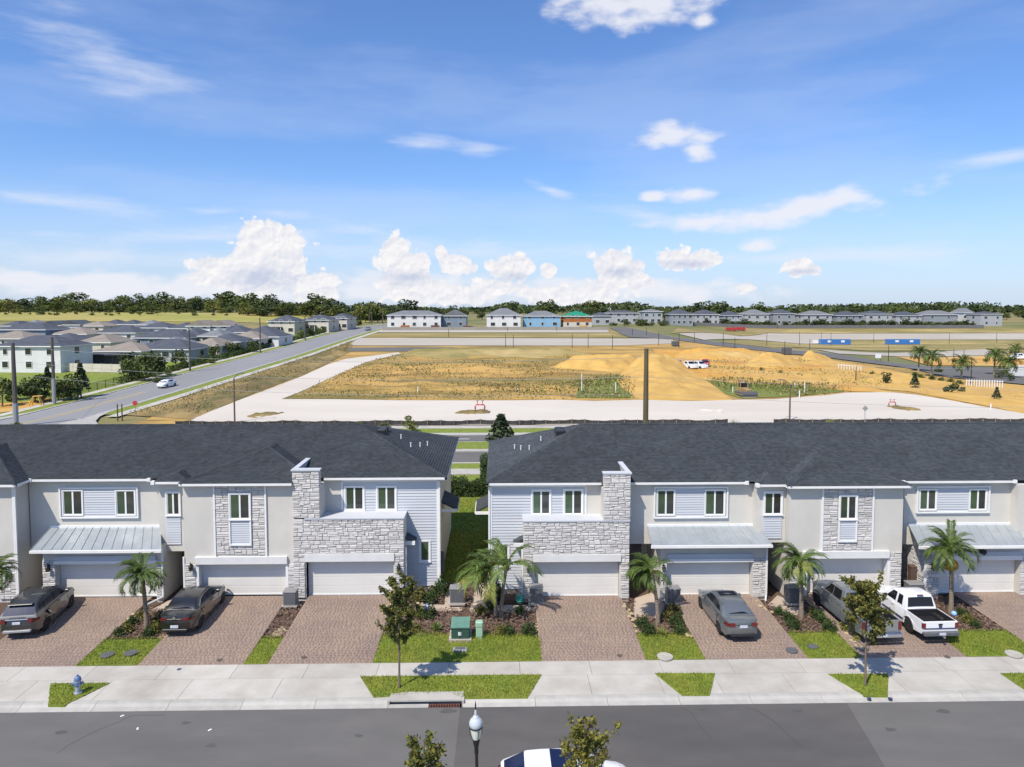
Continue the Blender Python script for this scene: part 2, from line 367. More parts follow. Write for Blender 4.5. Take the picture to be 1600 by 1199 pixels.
# ------------------------------------------------------------------ the ground
import bmesh
from mathutils import noise as nz
def e_dist(P, x, y):
    m = 1e9
    for (ax,ay),(bx,by) in zip(P, P[1:]+P[:1]):
        L = (bx-ax)**2+(by-ay)**2 or 1; u = max(0,min(1,((x-ax)*(bx-ax)+(y-ay)*(by-ay))/L)); m = min(m, math.hypot(x-ax-u*(bx-ax), y-ay-u*(by-ay)))
    return m
def drape(name, P, mat, dz, sx=14., sy=7., kind='structure', parent=None, wob=0.):
    bm = bmesh.new(); bm.faces.new([bm.verts.new((x, y, 0)) for x, y in P])
    xs = [p[0] for p in P]; ys = [p[1] for p in P]
    for ax, lo, hi, st in ((0, min(xs), max(xs), sx), (1, min(ys), max(ys), sy)):
        c = math.floor(lo/st)*st+st
        while c < hi:
            bmesh.ops.bisect_plane(bm, geom=bm.verts[:]+bm.edges[:]+bm.faces[:], plane_co=(c,0,0) if ax == 0 else (0,c,0), plane_no=(1,0,0) if ax == 0 else (0,1,0)); c += st
    for v in bm.verts:
        v.co.z = T(v.co.x, v.co.y)+dz
        if wob:
            x, y = v.co.x, v.co.y
            e = min(1., max(0., e_dist(P, x, y)/3.5)); v.co.z += wob*e*max(-.1, .35+nz.noise(Vector((x*.12,y*.22,3.)))*.8+nz.noise(Vector((x*.45,y*.7,9.)))*.45)
    bmesh.ops.recalc_face_normals(bm, faces=bm.faces[:])
    for f in bm.faces:
        if f.normal.z < 0: f.normal_flip()
    me = bpy.data.meshes.new(name); bm.to_mesh(me); bm.free(); me.materials.append(mat)
    o = ob(name, me, parent); o['kind'] = kind; return o
def gp(*pts): return [GT(*p) for p in pts]
def terrain():
    ys = [-80,0,60,100,107]+[107+6*i for i in range(1,66)]+[520,560,600,700,850,1100,1500,2200,3200,5000]
    xs = [-5000,-3000,-1800,-1100,-700,-500]+[-400+12*i for i in range(68)]+[420,500,700,1100,1800,3000,5000]
    V = np.array([(x, y, T(x, y)-(.3 if y <= 100 else .14)) for y in ys for x in xs]); nx = len(xs)
    F = np.array([(j*nx+i, j*nx+i+1, (j+1)*nx+i+1, (j+1)*nx+i) for j in range(len(ys)-1) for i in range(nx-1)])
    o = ob('ground', npmesh('ground', V, F, m_ground)); struct(o)
terrain()
YB, YF, YC, YK = G(900,1033)[1], G(900,1055)[1], G(900,1090)[1], G(900,1103.5,-.1)[1]
ZG = .22                                                       # the yards rise gently from the pavement to the garages
YG = G(900,936,ZG)[1]                                         # foot of the garages
def ZY(y): return ZG*max(0., min(1., (y-YB)/(YG-YB)))
def GY(px, py):
    z = 0.
    for i in range(6): q = G(px, py, z); z = ZY(q[1])
    return q
def rise(o):
    for v in o.data.vertices: v.co.z += ZY(v.co.y)
    o.data.update(); return o
YN = YK-7.6                                                   # near kerb of the street
def flat(name, P, z0, z1, mat, parent=None, kind='structure'):
    mb = MB(); mb.prism(P, z0, z1); o = mb.build(name, mat, parent)
    if kind and not parent: o['kind'] = kind
    return o
def rect(x0, x1, y0, y1): return [(x0,y0),(x1,y0),(x1,y1),(x0,y1)]
# street
flat('road', rect(-70,75,YN,YK), -.3, -.1, m_asph)
xa, xb = G(719,1110)[0], G(1345,1150)[0]
mb = MB(); mb.poly([(-70,YN,-.096),(G(713,1199,-.1)[0]-.1,YN,-.096),(G(719,1105,-.1)[0],YK-.02,-.096),(-70,YK-.02,-.096)]); struct(mb.build('asphalt_patch', m_asph2))
mb = MB(); mb.poly([(G(1420,1275,-.1)[0],YN,-.096),(75,YN,-.096),(75,YK-.02,-.096),(G(1326,1102,-.1)[0],YK-.02,-.096)]); struct(mb.build('asphalt_patch', m_asph2))
m_crack = M('road_crack', (.062,.060,.058), None, rough=.9); m_spot = M('road_stain', (.078,.075,.073), (.09,.087,.084), 3, .7)
st_ = struct(ob('road_stain', None), 'stuff'); mb = MB()
for k in range(3):
    x, y = rnd.uniform(-19,20), rnd.uniform(YN+3.2,YK-1.2); a = rnd.choice((0.,.1,1.5,1.65))+rnd.uniform(-.15,.15); p = [(x,y)]
    for i in range(rnd.randint(7,16)): a += rnd.uniform(-.45,.45)*.6; x += .33*math.cos(a); y += .33*math.sin(a); p.append((x,min(max(y,YN+.5),YK-.3)))
    for (xa,ya),(xb,yb) in zip(p,p[1:]):
        d = math.hypot(xb-xa,yb-ya) or 1; nx, ny = -(yb-ya)/d*.012, (xb-xa)/d*.012; mb.quad((xa-nx,ya-ny,-.0925),(xb-nx,yb-ny,-.0925),(xb+nx,yb+ny,-.0925),(xa+nx,ya+ny,-.0925))
o = mb.build('cracks', m_crack, st_); o['kind'] = 'stuff'
mb = MB()
for px, py, s in ((700,1111,.30),(95,1145,.22),(290,1130,.2),(560,1150,.16),(1095,1108,.18),(1245,1110,.2),(1475,1112,.25),(900,1126,.12),(1000,1150,.14),(1390,1140,.2),(760,1130,.1),(330,1165,.2)):
    x, y = G(px,py,-.1); n = 11; mb.poly([(x+s*(1+.35*math.sin(3*t+px)+rnd.uniform(-.15,.15))*math.cos(t), y+s*.6*(1+rnd.uniform(-.2,.2))*math.sin(t), -.0915) for t in [2*math.pi*k/n for k in range(n)]])
o = mb.build('oil_spots', m_spot, st_); o['kind'] = 'stuff'
# kerbs: rolled profile in lengths of three metres
XI0, XI1 = G(606,1101)[0], G(723,1101)[0]
def kerb(y, sgn, name):
    root = struct(ob(name, None))
    x = -48. if sgn > 0 else XI0-48.
    me = None
    while x < 52:
        if sgn < 0 and abs(x-XI0) < .01: x = XI1
        if me is None:
            pr = [(0,-.3),(0,-.095),(.28,-.075),(.40,.0),(.58,.012),(.66,.005),(.66,-.3)]
            mb = MB(); n = len(pr); L_ = 2.985
            mb.add([(0,a*1,b) for a,b in pr]+[(L_,a,b) for a,b in pr], [tuple(range(n)), tuple(range(2*n-1,n-1,-1))]+[(i,n+i,n+(i+1)%n,(i+1)%n) for i in range(n)])
            if sgn > 0: mb.v = [(L_-a,-b,c) for a,b,c in mb.v]
            me = mb.mesh('kerb_length', m_kerb)
        o = ob('kerb_length', me, root, (x, y, 0)); x += 3.
kerb(YK, -1, 'kerb'); kerb(YN, 1, 'kerb')
# pavement slabs and driveway aprons
pave = struct(ob('sidewalk', None))
x = -40.6
while x < 46:
    mb = MB(); mb.box(x+.008, x+3.192, YF+.008, YB-.004, -.2, 0); mb.build('slab', m_conc, pave); x += 3.2
apr = struct(ob('driveway_apron', None))
for px0, px1 in ((-90,60),(60,175),(175,300),(300,440),(440,600),(600,735),(735,920),(920,1030),(1030,1120),(1120,1230),(1230,1310),(1310,1400),(1400,1510),(1510,1640),(1640,1800)):
    a, b, c, d = G(px0,1056)[0], G(px1,1056)[0], G(px1+(px1-777)*.03,1090)[0], G(px0+(px0-777)*.03,1090)[0]
    a = d = (a+d)/2; b = c = (b+c)/2
    flat('slab', [(a+.008,YC+.01),(b-.008,YC+.01),(b-.008,YF-.006),(a+.008,YF-.006)], -.2, -.002, m_conc, apr)
# front yards
flat('mulch_bed', rect(-45,50,YB+.004,YG), -.2, .004, m_mulch); flat('mulch_bed', rect(-45,50,YG+.002,YG+3), -.2, .004, m_mulch)
BL = []
def lawn(P, dens=420, h=.09):
    P = [(x, y) for x, y in P]
    if sum(a[0]*b[1]-b[0]*a[1] for a, b in zip(P, P[1:]+P[:1])) < 0: P = P[::-1]
    o = flat('lawn', P, -.15, .03, m_lawn); BL.append((P, dens, h)); return o
# verges between the pavement and the kerb
for V in ([(79,1069),(172,1068),(101,1103),(75,1103)], [(563,1058),(846,1055),(824,1092),(722,1093),(700,1084),(640,1087),(584,1091)],
          [(1023,1053),(1117,1053),(1109,1088),(1066,1088)], [(1294,1054),(1388,1054),(1387,1088),(1350,1088)], [(1563,1053),(1660,1053),(1660,1086),(1612,1086)]):
    lawn([G(*p) for p in V])
DR = {'L0':(-33.5,-28.6), 'L1':(G(-62,1045)[0],G(115,1044)[0]), 'L2':(G(213,1042)[0],G(380,1039)[0]), 'L3':(G(418,1038)[0],G(583,1035)[0]),
      'R3':(G(846,1032)[0],G(1010,1032)[0]), 'R1':(G(1103,1032)[0],G(1266,1032)[0]), 'R2':(G(1350,1032)[0],G(1518,1032)[0]), 'R4':(G(1600,1005)[0],G(1600,1005)[0]+5)}
def pavers(x0, x1, y0, y1, z, mat, parent, row=.15, name='pavers'):
    V = []; F = []; rv = []; y = y0
    while y < y1-.02:
        ye = min(y+row*rnd.choice((1,1,.72)), y1); x = x0+.0
        while x < x1-.02:
            xe = min(x+rnd.choice((.13,.18,.18,.26)), x1)
            if x1-xe < .06: xe = x1
            o = len(V); g = .0025; dz = rnd.uniform(0,.0025); t = .004
            V += [(x+g,y+g,z-.008),(xe-g,y+g,z-.008),(xe-g,ye-g,z-.008),(x+g,ye-g,z-.008),(x+g+t,y+g+t,z+dz*.5),(xe-g-t,y+g+t,z+dz),(xe-g-t,ye-g-t,z+dz),(x+g+t,ye-g-t,z+dz)]
            F += [(o+4,o+5,o+6,o+7),(o,o+1,o+5,o+4),(o+1,o+2,o+6,o+5),(o+2,o+3,o+7,o+6),(o+3,o,o+4,o+7)]; rv += [rnd.random()]*5
            x = xe
        y = ye
    o = ob(name, npmesh(name, np.array(V), np.array(F), mat, np.array(rv)), parent); o['kind'] = 'stuff'; return rise(o)
for k, (a, b) in DR.items():
    d = flat('driveway', rect(a, b, YB+.002, YG+.001), -.15, .008, m_pavjoint)
    pavers(a, b, YB+.006, YG+.75, .0125, m_paver, d)
YL = GY(900,991)[1]                                            # back edge of the front lawns
def yard_lawn(a, b, yb=None, front=None): lawn([(a,YB+.01),(b,YB+.01),(b,yb or YL),(a,yb or YL)])
yard_lawn(DR['L0'][1], DR['L1'][0]); yard_lawn(DR['L1'][1], DR['L2'][0]); yard_lawn(DR['L2'][1], DR['L3'][0])
lawn([(DR['L3'][1],YB+.01),(DR['R3'][0],YB+.01),GY(846,1000),GY(838,992),GY(800,990),GY(752,988),GY(700,990),GY(640,986),(DR['L3'][1],GY(600,988)[1])])
yard_lawn(DR['R3'][1], DR['R1'][0]); yard_lawn(DR['R1'][1], DR['R2'][0]); yard_lawn(DR['R2'][1], DR['R4'][0]); yard_lawn(DR['R4'][1], DR['R4'][1]+4)
V_, F_, r_ = [], [], []
obl = struct(ob('grass', None), 'stuff')
for i, (P, dn, h) in enumerate(BL):
    me = blades('grass', P, dn, h, .016, .03, m_blade)
    o = rise(ob('grass_blades', me, obl)); o['kind'] = 'stuff'
# paths of lighter pavers
PATHS = []
def path(P, z=.03):
    P = [GY(*p) for p in P]; PATHS.append(P)
    if sum(a[0]*b[1]-b[0]*a[1] for a, b in zip(P, P[1:]+P[:1])) < 0: P = P[::-1]
    return flat('path', P, -.1, z, m_path)
path([(648,950),(722,950),(724,903),(709,906),(697,918),(694,940),(650,939)])
path([(733,951),(741,921),(752,903),(766,903),(758,941),(830,940),(850,947),(800,953)])
path([(235,948),(255,938),(285,920),(268,920),(288,938),(300,938),(262,958)][:3]+[(284,938),(262,955)])
path([(988,960),(992,930),(1018,921),(1040,940),(1030,962)])
path([(1200,940),(1215,925),(1236,935),(1262,955),(1240,958)])
path([(1405,948),(1418,930),(1432,930),(1438,950)])
# pale sandy strips along the driveways
for P in ([(170,990),(196,975),(208,960),(214,960),(196,992)], [(246,994),(258,986),(262,990),(250,997)], [(421,990),(440,975),(450,982),(436,992)],
          [(592,990),(600,960),(609,950),(612,956),(604,985)], [(832,985),(846,965),(843,990)], [(975,942),(984,948),(1000,985),(992,986)], [(1062,985),(1066,978),(1082,1000),(1078,1002)],
          [(1318,985),(1324,984),(1350,1018),(1346,1020)],[(1178,940),(1196,945),(1210,960),(1204,960)]):
    P = [GY(*p) for p in P]
    if sum(a[0]*b[1]-b[0]*a[1] for a, b in zip(P, P[1:]+P[:1])) < 0: P = P[::-1]
    flat('sand_strip', P, -.1, .012, m_sandedge)
# loose mulch
def chips(P, dens=90):
    x, y = scatter(P, dens); k = np.ones(len(x), bool)
    for Q in PATHS: k &= ~inpoly_np(Q, x, y)
    x, y = x[k], y[k]; n = len(x); a = nrg.uniform(0,6.28,n); l = nrg.uniform(.03,.09,n); ww = nrg.uniform(.012,.03,n)
    z = nrg.uniform(.006,.02,n); t = nrg.uniform(0,.04,n); V = np.zeros((n,4,3)); c, s = np.cos(a), np.sin(a)
    for i, (p, q) in enumerate(((-1,-1),(1,-1),(1,1),(-1,1))): V[:,i] = np.c_[x+c*l*p-s*ww*q, y+s*l*p+c*ww*q, z+t*(p > 0)]
    return npmesh('mulch_chips', V.reshape(-1,3), np.arange(n*4).reshape(-1,4), m_chip, nrg.random(n))
chr_ = struct(ob('mulch_chips', None), 'stuff')
for k in (('L1','L2'),('L2','L3'),('R3','R1'),('R1','R2'),('R2','R4')):
    o = rise(ob('chips', chips(rect(DR[k[0]][1], DR[k[1]][0], YL, YG)), chr_)); o['kind'] = 'stuff'
o = rise(ob('chips', chips(rect(DR['L3'][1], DR['R3'][0], YL, YG+2)), chr_)); o['kind'] = 'stuff'
# ------------------------------------------------------------------ behind the houses: lawn, boulevard, far pavement
ry = lambda y: G(735, y)[1]
flat('back_lawn', rect(-220,90,YG+3.01,ry(742)), -.3, .0, m_lawn)
o = ob('grass_blades', blades('grass', rect(-5,1.5,YG+3.1,ry(780)), 200, .1, .025, .0, m_blade), obl); o['kind'] = 'stuff'
def strip(name, ya, yb, z, mat): return flat(name, rect(-320,320,ya,yb), z-.3, z, mat)
strip('back_sidewalk', ry(741), ry(732.5), .0, m_conc); strip('verge', ry(732.4), ry(724), -.01, m_lawn)
strip('boulevard_kerb', ry(723.9), ry(722.5), .0, m_kerb); strip('boulevard', ry(722.4), ry(705.2), -.1, m_asph2)
strip('boulevard_kerb', ry(705.1), ry(702), .02, m_kerb); strip('median', ry(701.9), ry(691), .04, m_lawn)
strip('boulevard_kerb', ry(690.9), ry(690), .0, m_kerb); strip('boulevard', ry(689.9), ry(679.5), -.1, m_asph2)
strip('boulevard_kerb', ry(679.4), ry(676.5), .0, m_kerb); strip('verge', ry(676.4), ry(669.5), -.01, m_lawn)
strip('far_sidewalk', ry(669.4), ry(665), .0, m_conc)
mb = MB(); yl = ry(684.8)
for i in range(60): mb.box(-180+i*9, -180+i*9+5.5, yl-.09, yl+.09, -.099, -.094)
struct(mb.build('lane_line', m_trim))
# ------------------------------------------------------------------ the road climbing the hill on the left
CL = [(-67.2,90),(-67,104),(-65,124),(-64,139),(-62.4,160),(-59.8,192),(-58,240),(-55.8,280),(-51.5,309),(-44,345),(-30,400)]
def clx(y):
    for (a,b),(c,d) in zip(CL, CL[1:]):
        if y <= d: return a+(c-a)*(y-b)/(d-b)
    return CL[-1][0]
def ribbon(name, o0, o1, dz, mat, y0=90., y1=400., st=4., flare=0., kind='structure', th=0.):
    V = []; n = int((y1-y0)/st)+1
    for i in range(n):
        y = y0+(y1-y0)*i/(n-1); c = (clx(y-6)+clx(y)+clx(y+6))/3; fl = flare*max(0., (112-y)/10)**2
        for o_ in (o0-fl*(o0 < 0), o1+fl*(o1 > 0)): V.append((c+o_, y, T(c+o_, y)+dz))
    F = [(2*i,2*i+1,2*i+3,2*i+2) for i in range(n-1)]
    return struct(ob(name, npmesh(name, np.array(V), np.array(F), mat)), kind)
ribbon('hill_road', -5.5, 5.5, .02, m_asphf, flare=3)
ribbon('hill_road_kerb', -6.0, -5.5, .10, m_kerb, flare=3); ribbon('hill_road_kerb', 5.5, 6.0, .10, m_kerb, flare=3)
ribbon('hill_road_verge', -8.0, -6.0, .06, m_lawn, y0=104); ribbon('hill_road_verge', 6.0, 8.0, .06, m_lawn, y0=108)
ribbon('hill_road_sidewalk', -9.6, -8.0, .08, m_conc, y0=104); ribbon('hill_road_sidewalk', 8.0, 9.8, .08, m_conc, y0=106)
m_yline = M('yellow_line', (.55,.40,.12), (.45,.36,.16), .5, .8)
ribbon('centre_line', -.5, -.3, .035, m_yline, y0=98, y1=130); ribbon('centre_line', .2, .4, .035, m_yline, y0=98, y1=130)
m_wline = M('white_line', (.55,.55,.54), (.40,.40,.40), .6, .8)
ribbon('edge_line', -5.1, -4.95, .035, m_wline, y0=100, y1=330); ribbon('edge_line', 4.95, 5.1, .035, m_wline, y0=100, y1=330)
# ------------------------------------------------------------------ the building site
m_berm = M('berm_earth', (.165,.115,.05), (.105,.10,.032), .45, .95, bump=1., bscale=1.2, c3=(.36,.25,.10), s3=.12, stretch=(1,.5,1))
m_pad = M('limerock_pad', (.55,.505,.44), (.50,.46,.40), .12, .95, bump=.2, bscale=3, c3=(.47,.425,.365), s3=.05, stretch=(.35,1,1))
m_field = M('site_field', (.46,.285,.082), (.21,.13,.036), .30, .95, bump=1., bscale=1.0, c3=(.135,.12,.034), s3=.055, stretch=(.24,1,1), detail=10, lh=(.47,.63))
m_sand = M('yellow_sand', (.54,.345,.10), (.45,.275,.07), .25, .95, bump=.7, bscale=1.3, detail=9, c3=(.40,.245,.075), s3=.13)
m_sandr = M('orange_sand', (.50,.285,.065), (.41,.21,.042), .2, .95, bump=.9, bscale=1.0, c3=(.52,.37,.14), s3=.08, lh=(.4,.6), detail=9, stretch=(.4,1,1))
m_band = M('graded_earth', (.40,.365,.31), (.345,.31,.255), .08, .95, bump=.3, bscale=1.5, stretch=(.25,1,1))
m_weeds = M('weeds', (.17,.155,.042), (.27,.205,.075), .3, .95, bump=.8, bscale=1.2, c3=(.42,.32,.14), s3=.07, stretch=(.3,1,1))
m_green = M('green_weeds', (.13,.17,.03), (.17,.175,.04), .4, .95, bump=.8, bscale=1.5)
m_hill = M('hill_grass', (.34,.30,.07), (.23,.235,.05), .05, .95, bump=.5, bscale=1., c3=(.37,.28,.10), s3=.03, stretch=(.4,1,1), detail=8)
drape('construction_field', gp((560,527),(1055,531),(1130,541),(1300,562),(1420,576),(1480,590),(1600,602),(1760,612),(1800,664),(200,664),(330,612),(545,545)), m_field, -.06)
drape('embankment', [(clx(y)+9.9, y) for y in range(108,244,6)]+gp((545,551),(512,568),(470,588),(420,606),(370,625),(300,655)), m_berm, .0, sx=2.2, sy=2.2, wob=1.0)
drape('rough_soil', gp((626,556),(575,568),(528,588),(478,612),(446,623),(520,623),(620,625),(800,625),(896,624),(898,602),(950,589),(862,576),(930,556),(840,552),(720,549)), m_field, -.03, sx=2.2, sy=2.0, wob=.75)
drape('gravel_pad', gp((285,664),(312,650),(375,625),(437,602),(475,587),(512,570),(540,561),(582,556),(622,551),(626,553),(572,566),(525,587),(475,610),(440,624),(520,624),(620,626),(800,626),(870,625),(930,627),(1000,625),(1080,627),(1160,625),(1210,624),(1260,620),(1290,618),(1320,614),(1390,613),(1430,617),(1480,625),(1560,640),(1620,650),(1640,664)), m_pad, .01)
drape('yellow_sand_ground', gp((1270,560),(1330,568),(1420,584),(1500,600),(1620,612),(1640,655),(1560,638),(1480,623),(1420,612),(1330,604),(1260,600),(1215,590),(1110,585),(1100,575)), m_sand, .0, sx=2.4, sy=2.0, wob=.6)
drape('orange_sand_ground', gp((1020,546),(1110,546),(1190,552),(1230,556),(1330,575),(1250,590),(1330,600),(1400,614),(1330,612),(1240,602),(1150,600),(1090,592),(1040,575)), m_sandr, .02, sx=2.4, sy=2.0, wob=.7)
drape('green_patch', gp((905,600),(960,588),(990,596),(985,622),(900,622)), m_green, .01)
drape('green_patch', gp((1108,594),(1190,598),(1300,606),(1320,612),(1250,619),(1160,623),(1130,615)), m_green, .015)
drape('weed_bank', gp((610,560),(640,549),(700,547),(790,548),(800,556),(720,561),(650,563)), m_weeds, .02)
drape('graded_strip', gp((560,528.5),(760,528.5),(1050,529.5),(1055,537),(960,540.5),(545,540)), m_band, .02, sx=20)
drape('weed_strip', gp((575,520.5),(950,520.5),(985,528),(560,527.5)), m_weeds, .02, sx=20)
drape('graded_strip', gp((590,514.2),(948,514.2),(952,520),(580,519.8)), m_band, .04, sx=20)
drape('site_road', gp((548,543.5),(700,543.2),(745,545),(700,548.5),(640,549.5),(541,549)), m_asph2, .03, sx=20)
drape('far_road', gp((952,512.3),(976,511.4),(1052,527),(1118,534.5),(1205,545),(1300,553),(1385,566),(1450,573),(1530,574),(1640,578),(1640,604),(1600,601),(1480,590),(1420,575.5),(1300,560),(1195,549),(1120,540.5),(1050,531),(982,527)), m_asph2, .06, sx=20)
def kerbline(*p): 
    q = [GT(*a) for a in p]; P = q+[(x, y+.9) for x, y in q[::-1]]
    drape('far_kerb', P, m_kerb, .16, sx=20)
kerbline((952,513.5),(980,527)); kerbline((977,511.5),(1052,527)); kerbline((1055,529),(1120,534.6),(1205,544.8),(1300,553),(1385,565.8),(1450,573))
drape('graded_strip', gp((1058,521.5),(1200,521),(1660,521),(1660,531),(1300,531.5),(1100,531.5)), m_band, .03, sx=20)
drape('weed_strip', gp((1060,513.5),(1250,514),(1660,514),(1660,520.6),(1200,520.6),(1050,521)), m_weeds, .03, sx=20)
drape('weed_strip', gp((1120,534),(1300,532.2),(1660,532.2),(1660,545),(1300,545),(1210,544)), m_weeds, .03, sx=20)
drape('graded_strip', gp((1275,546),(1540,546),(1560,555),(1400,557),(1310,553)), m_band, .04, sx=20)
drape('orange_sand_ground', gp((1400,557.5),(1560,555.5),(1640,556),(1640,573),(1540,572),(1450,571)), m_sandr, .03, sx=20)
drape('hillside', gp((-60,501),(100,502),(330,503),(420,505),(500,509),(560,507),(590,500),(520,496),(300,489),(100,487),(-60,489)), m_hill, .02, sx=20, sy=8)
drape('suburb_lawn', [(-74,106)]+[(clx(y)-9.7, y) for y in range(110,300,10)]+[(-95,300),(-110,240),(-130,200),(-160,150),(-150,106)], m_lawn, -.05, sx=8, sy=6)
drape('orange_sand_ground', gp((-40,650),(-40,634),(40,628),(78,622),(85,627),(60,637),(20,643)), m_sandr, .03)
# ------------------------------------------------------------------ the townhouses
def unit_mesh_board():
    mb = MB(); mb.add([(0,0,0),(1,0,0),(1,0,1),(0,0,1),(0,-.038,0),(1,-.038,0),(1,-.006,1),(0,-.006,1)],
                      [(4,5,6,7),(0,1,5,4),(1,2,6,5),(3,0,4,7),(2,3,7,6)]); return mb.mesh('siding_board', m_side)
BOARD = unit_mesh_board()
def stone_meshes():
    out = []
    for i in range(8):
        mb = MB(); j = lambda a: rnd.uniform(-a, a)
        b = [(.0,0,.0),(1,0,0),(1,0,1),(0,0,1)]; m = [(.0,-.55+j(.2),.0),(1,-.55+j(.2),0),(1,-.55+j(.2),1),(0,-.55+j(.2),1)]
        f = [(.05+abs(j(.06)),-.9+j(.25),.12+abs(j(.12))),(.95-abs(j(.06)),-.9+j(.25),.12+abs(j(.12))),(.95-abs(j(.06)),-.9+j(.25),.88-abs(j(.12))),(.05+abs(j(.06)),-.9+j(.25),.88-abs(j(.12)))]
        mb.add(b+m+f, [(0,1,5,4),(1,2,6,5),(2,3,7,6),(3,0,4,7),(4,5,9,8),(5,6,10,9),(6,7,11,10),(7,4,8,11),(8,9,10,11)]); out.append(mb.mesh('stone', m_stone))
    return out
STONES = stone_meshes()
LAMP_PROF = [(.05,0),(.085,.03),(.10,.22),(.11,.24),(.03,.36),(.015,.42)]
class House:
    def __init__(s, label, x, y, group='attached two-storey townhouses along the street'):
        s.o = (x, y, 0); s.root = thing('townhouse', label, 'townhouse', s.o, 0, group)
    def part(s, name, mb, mat, parent=None, smooth=False): return mb.build(name, mat, parent or s.root, s.o, smooth)
    def boxes(s, name, mat, *bx, parent=None):
        mb = MB()
        for b in bx: mb.box(*b)
        return s.part(name, mb, mat, parent)
    def siding(s, x0, x1, z0, z1, Y, holes=(), name='siding_wall', exp=.165):
        mb = MB(); mb.box(x0, x1, Y-.008, Y+.02, z0, z1); p = s.part(name, mb, m_side); z = z0
        while z < z1-.02:
            h = min(exp, z1-z); cuts = sorted((max(a,x0), min(b,x1)) for a,b,c,d in holes if c < z+h*.6 and d > z+h*.4); cur = x0
            for a, b in cuts+[(x1,x1)]:
                if a-cur > .05: ob('siding_board', BOARD, p, (cur-s.o[0], Y-.008-s.o[1], z), (0,0,0), (a-cur-.004, 1, h))
                cur = max(cur, b)
            z += exp
        return p
    def stones(s, rects, Y, name='stone_wall', th=.07, face='y'):
        for x0, x1, z0, z1 in rects:
            mb = MB(); mb.box(x0, x1, Y, Y+.03, z0, z1) if face == 'y' else mb.box(Y, Y+.03, x0, x1, z0, z1)
            p = s.part(name, mb, m_mortar)
            nr = max(1, round((z1-z0)/.25)); rh = (z1-z0)/nr
            for r in range(nr):
                x = x0; z = z0+r*rh
                while x < x1-.01:
                    big = rnd.random() < .3; w_ = rnd.uniform(.26,.62) if not big else rnd.uniform(.2,.45)
                    if x1-x-w_ < .2: w_ = x1-x
                    if big: cells = [(z, rh)]
                    else:
                        q = rnd.uniform(.38,.62)*rh; cells = [(z,q),(z+q,rh-q)]
                    for zz, hh in cells:
                        nx = 2 if (not big and rnd.random() < .25 and w_ > .45) else 1
                        for k in range(nx):
                            g = .007; a = x+k*w_/nx
                            o = ob('stone', rnd.choice(STONES), p, (a+g-s.o[0], Y-s.o[1], zz+g), (0,0,0), (w_/nx-2*g, th*rnd.uniform(.75,1.2), hh-2*g)) if face == 'y' else \
                                ob('stone', rnd.choice(STONES), p, (Y-s.o[0], a+w_/nx-g-s.o[1], zz+g), (0,0,-math.pi/2), (w_/nx-2*g, th*rnd.uniform(.75,1.2), hh-2*g))
                    x += w_
        return p
    def window(s, x0, x1, z0, z1, Y, trim=.085, single=False, green=(1,0), sill=True):
        mb = MB(); t = trim; d = .075
        mb.box(x0-t, x0, Y-d, Y+.01, z0-t, z1+t); mb.box(x1, x1+t, Y-d, Y+.01, z0-t, z1+t)
        mb.box(x0, x1, Y-d, Y+.01, z1, z1+t); mb.box(x0, x1, Y-d, Y+.01, z0-t, z0)
        if sill: mb.box(x0-t-.02, x1+t+.02, Y-d-.04, Y-d-.002, z0-t, z0-t+.06)
        wn = s.part('window', mb, m_trim)
        xm = (x0+x1)/2; f = .045; mb = MB()
        cells = [(x0,x1)] if single else [(x0,xm),(xm,x1)]
        for a, b in cells:
            mb.box(a, a+f, Y-.045, Y-.012, z0, z1); mb.box(b-f, b, Y-.045, Y-.012, z0, z1); mb.box(a+f, b-f, Y-.045, Y-.012, z0, z0+f); mb.box(a+f, b-f, Y-.045, Y-.012, z1-f, z1)
        s.part('sash', mb, m_white, wn)
        for i, (a, b) in enumerate(cells):
            mb = MB(); mb.box(a+f, b-f, Y-.028, Y-.014, z0+f, z1-f); s.part('pane', mb, m_paneg if green[i] else m_pane, wn)
        return wn
    def trimbox(s, x0, x1, z0, z1, Y, t=.085, name='window_trim', d=.09):
        s.boxes(name, m_trim, (x0-t,x0,Y-d,Y+.01,z0-t,z1+t),(x1,x1+t,Y-d,Y+.01,z0-t,z1+t),(x0,x1,Y-d,Y+.01,z1,z1+t),(x0,x1,Y-d,Y+.01,z0-t,z0))
    def garage(s, x0, x1, Yd, ztop, z0=.22):
        mb = MB(); mb.box(x0, x1, Yd+.02, Yd+.06, z0, ztop); g = s.part('garage_door', mb, m_trim); n = 4; h = (ztop-z0)/n
        for i in range(n):
            mb = MB(); a, b = z0+i*h+.006, z0+(i+1)*h-.006
            mb.add([(x0,Yd+.02,a),(x1,Yd+.02,a),(x1,Yd+.02,b),(x0,Yd+.02,b),(x0+.01,Yd,a+.012),(x1-.01,Yd,a+.012),(x1-.01,Yd,b-.012),(x0+.01,Yd,b-.012)], [(4,5,6,7),(0,1,5,4),(1,2,6,5),(2,3,7,6),(3,0,4,7)])
            s.part('door_panel', mb, m_door, g)
        s.boxes('door_seal', m_trim, (x0,x1,Yd-.03,Yd,.2,.27))
        return g
    def lamp(s, x, Y, z):
        mb = MB(); mb.lathe(LAMP_PROF, (x, Y-.16, z), 6); mb.box(x-.06, x+.06, Y-.02, Y+.02, z+.02, z+.34); mb.tube([(x,Y-.02,z+.34),(x,Y-.10,z+.46),(x,Y-.16,z+.42)], .015, 5); l = s.part('wall_lamp', mb, m_black)
        mb = MB(); mb.lathe([(.088,.04),(.104,.21)], (x, Y-.16, z), 6); s.part('lamp_glass', mb, m_paneg, l)
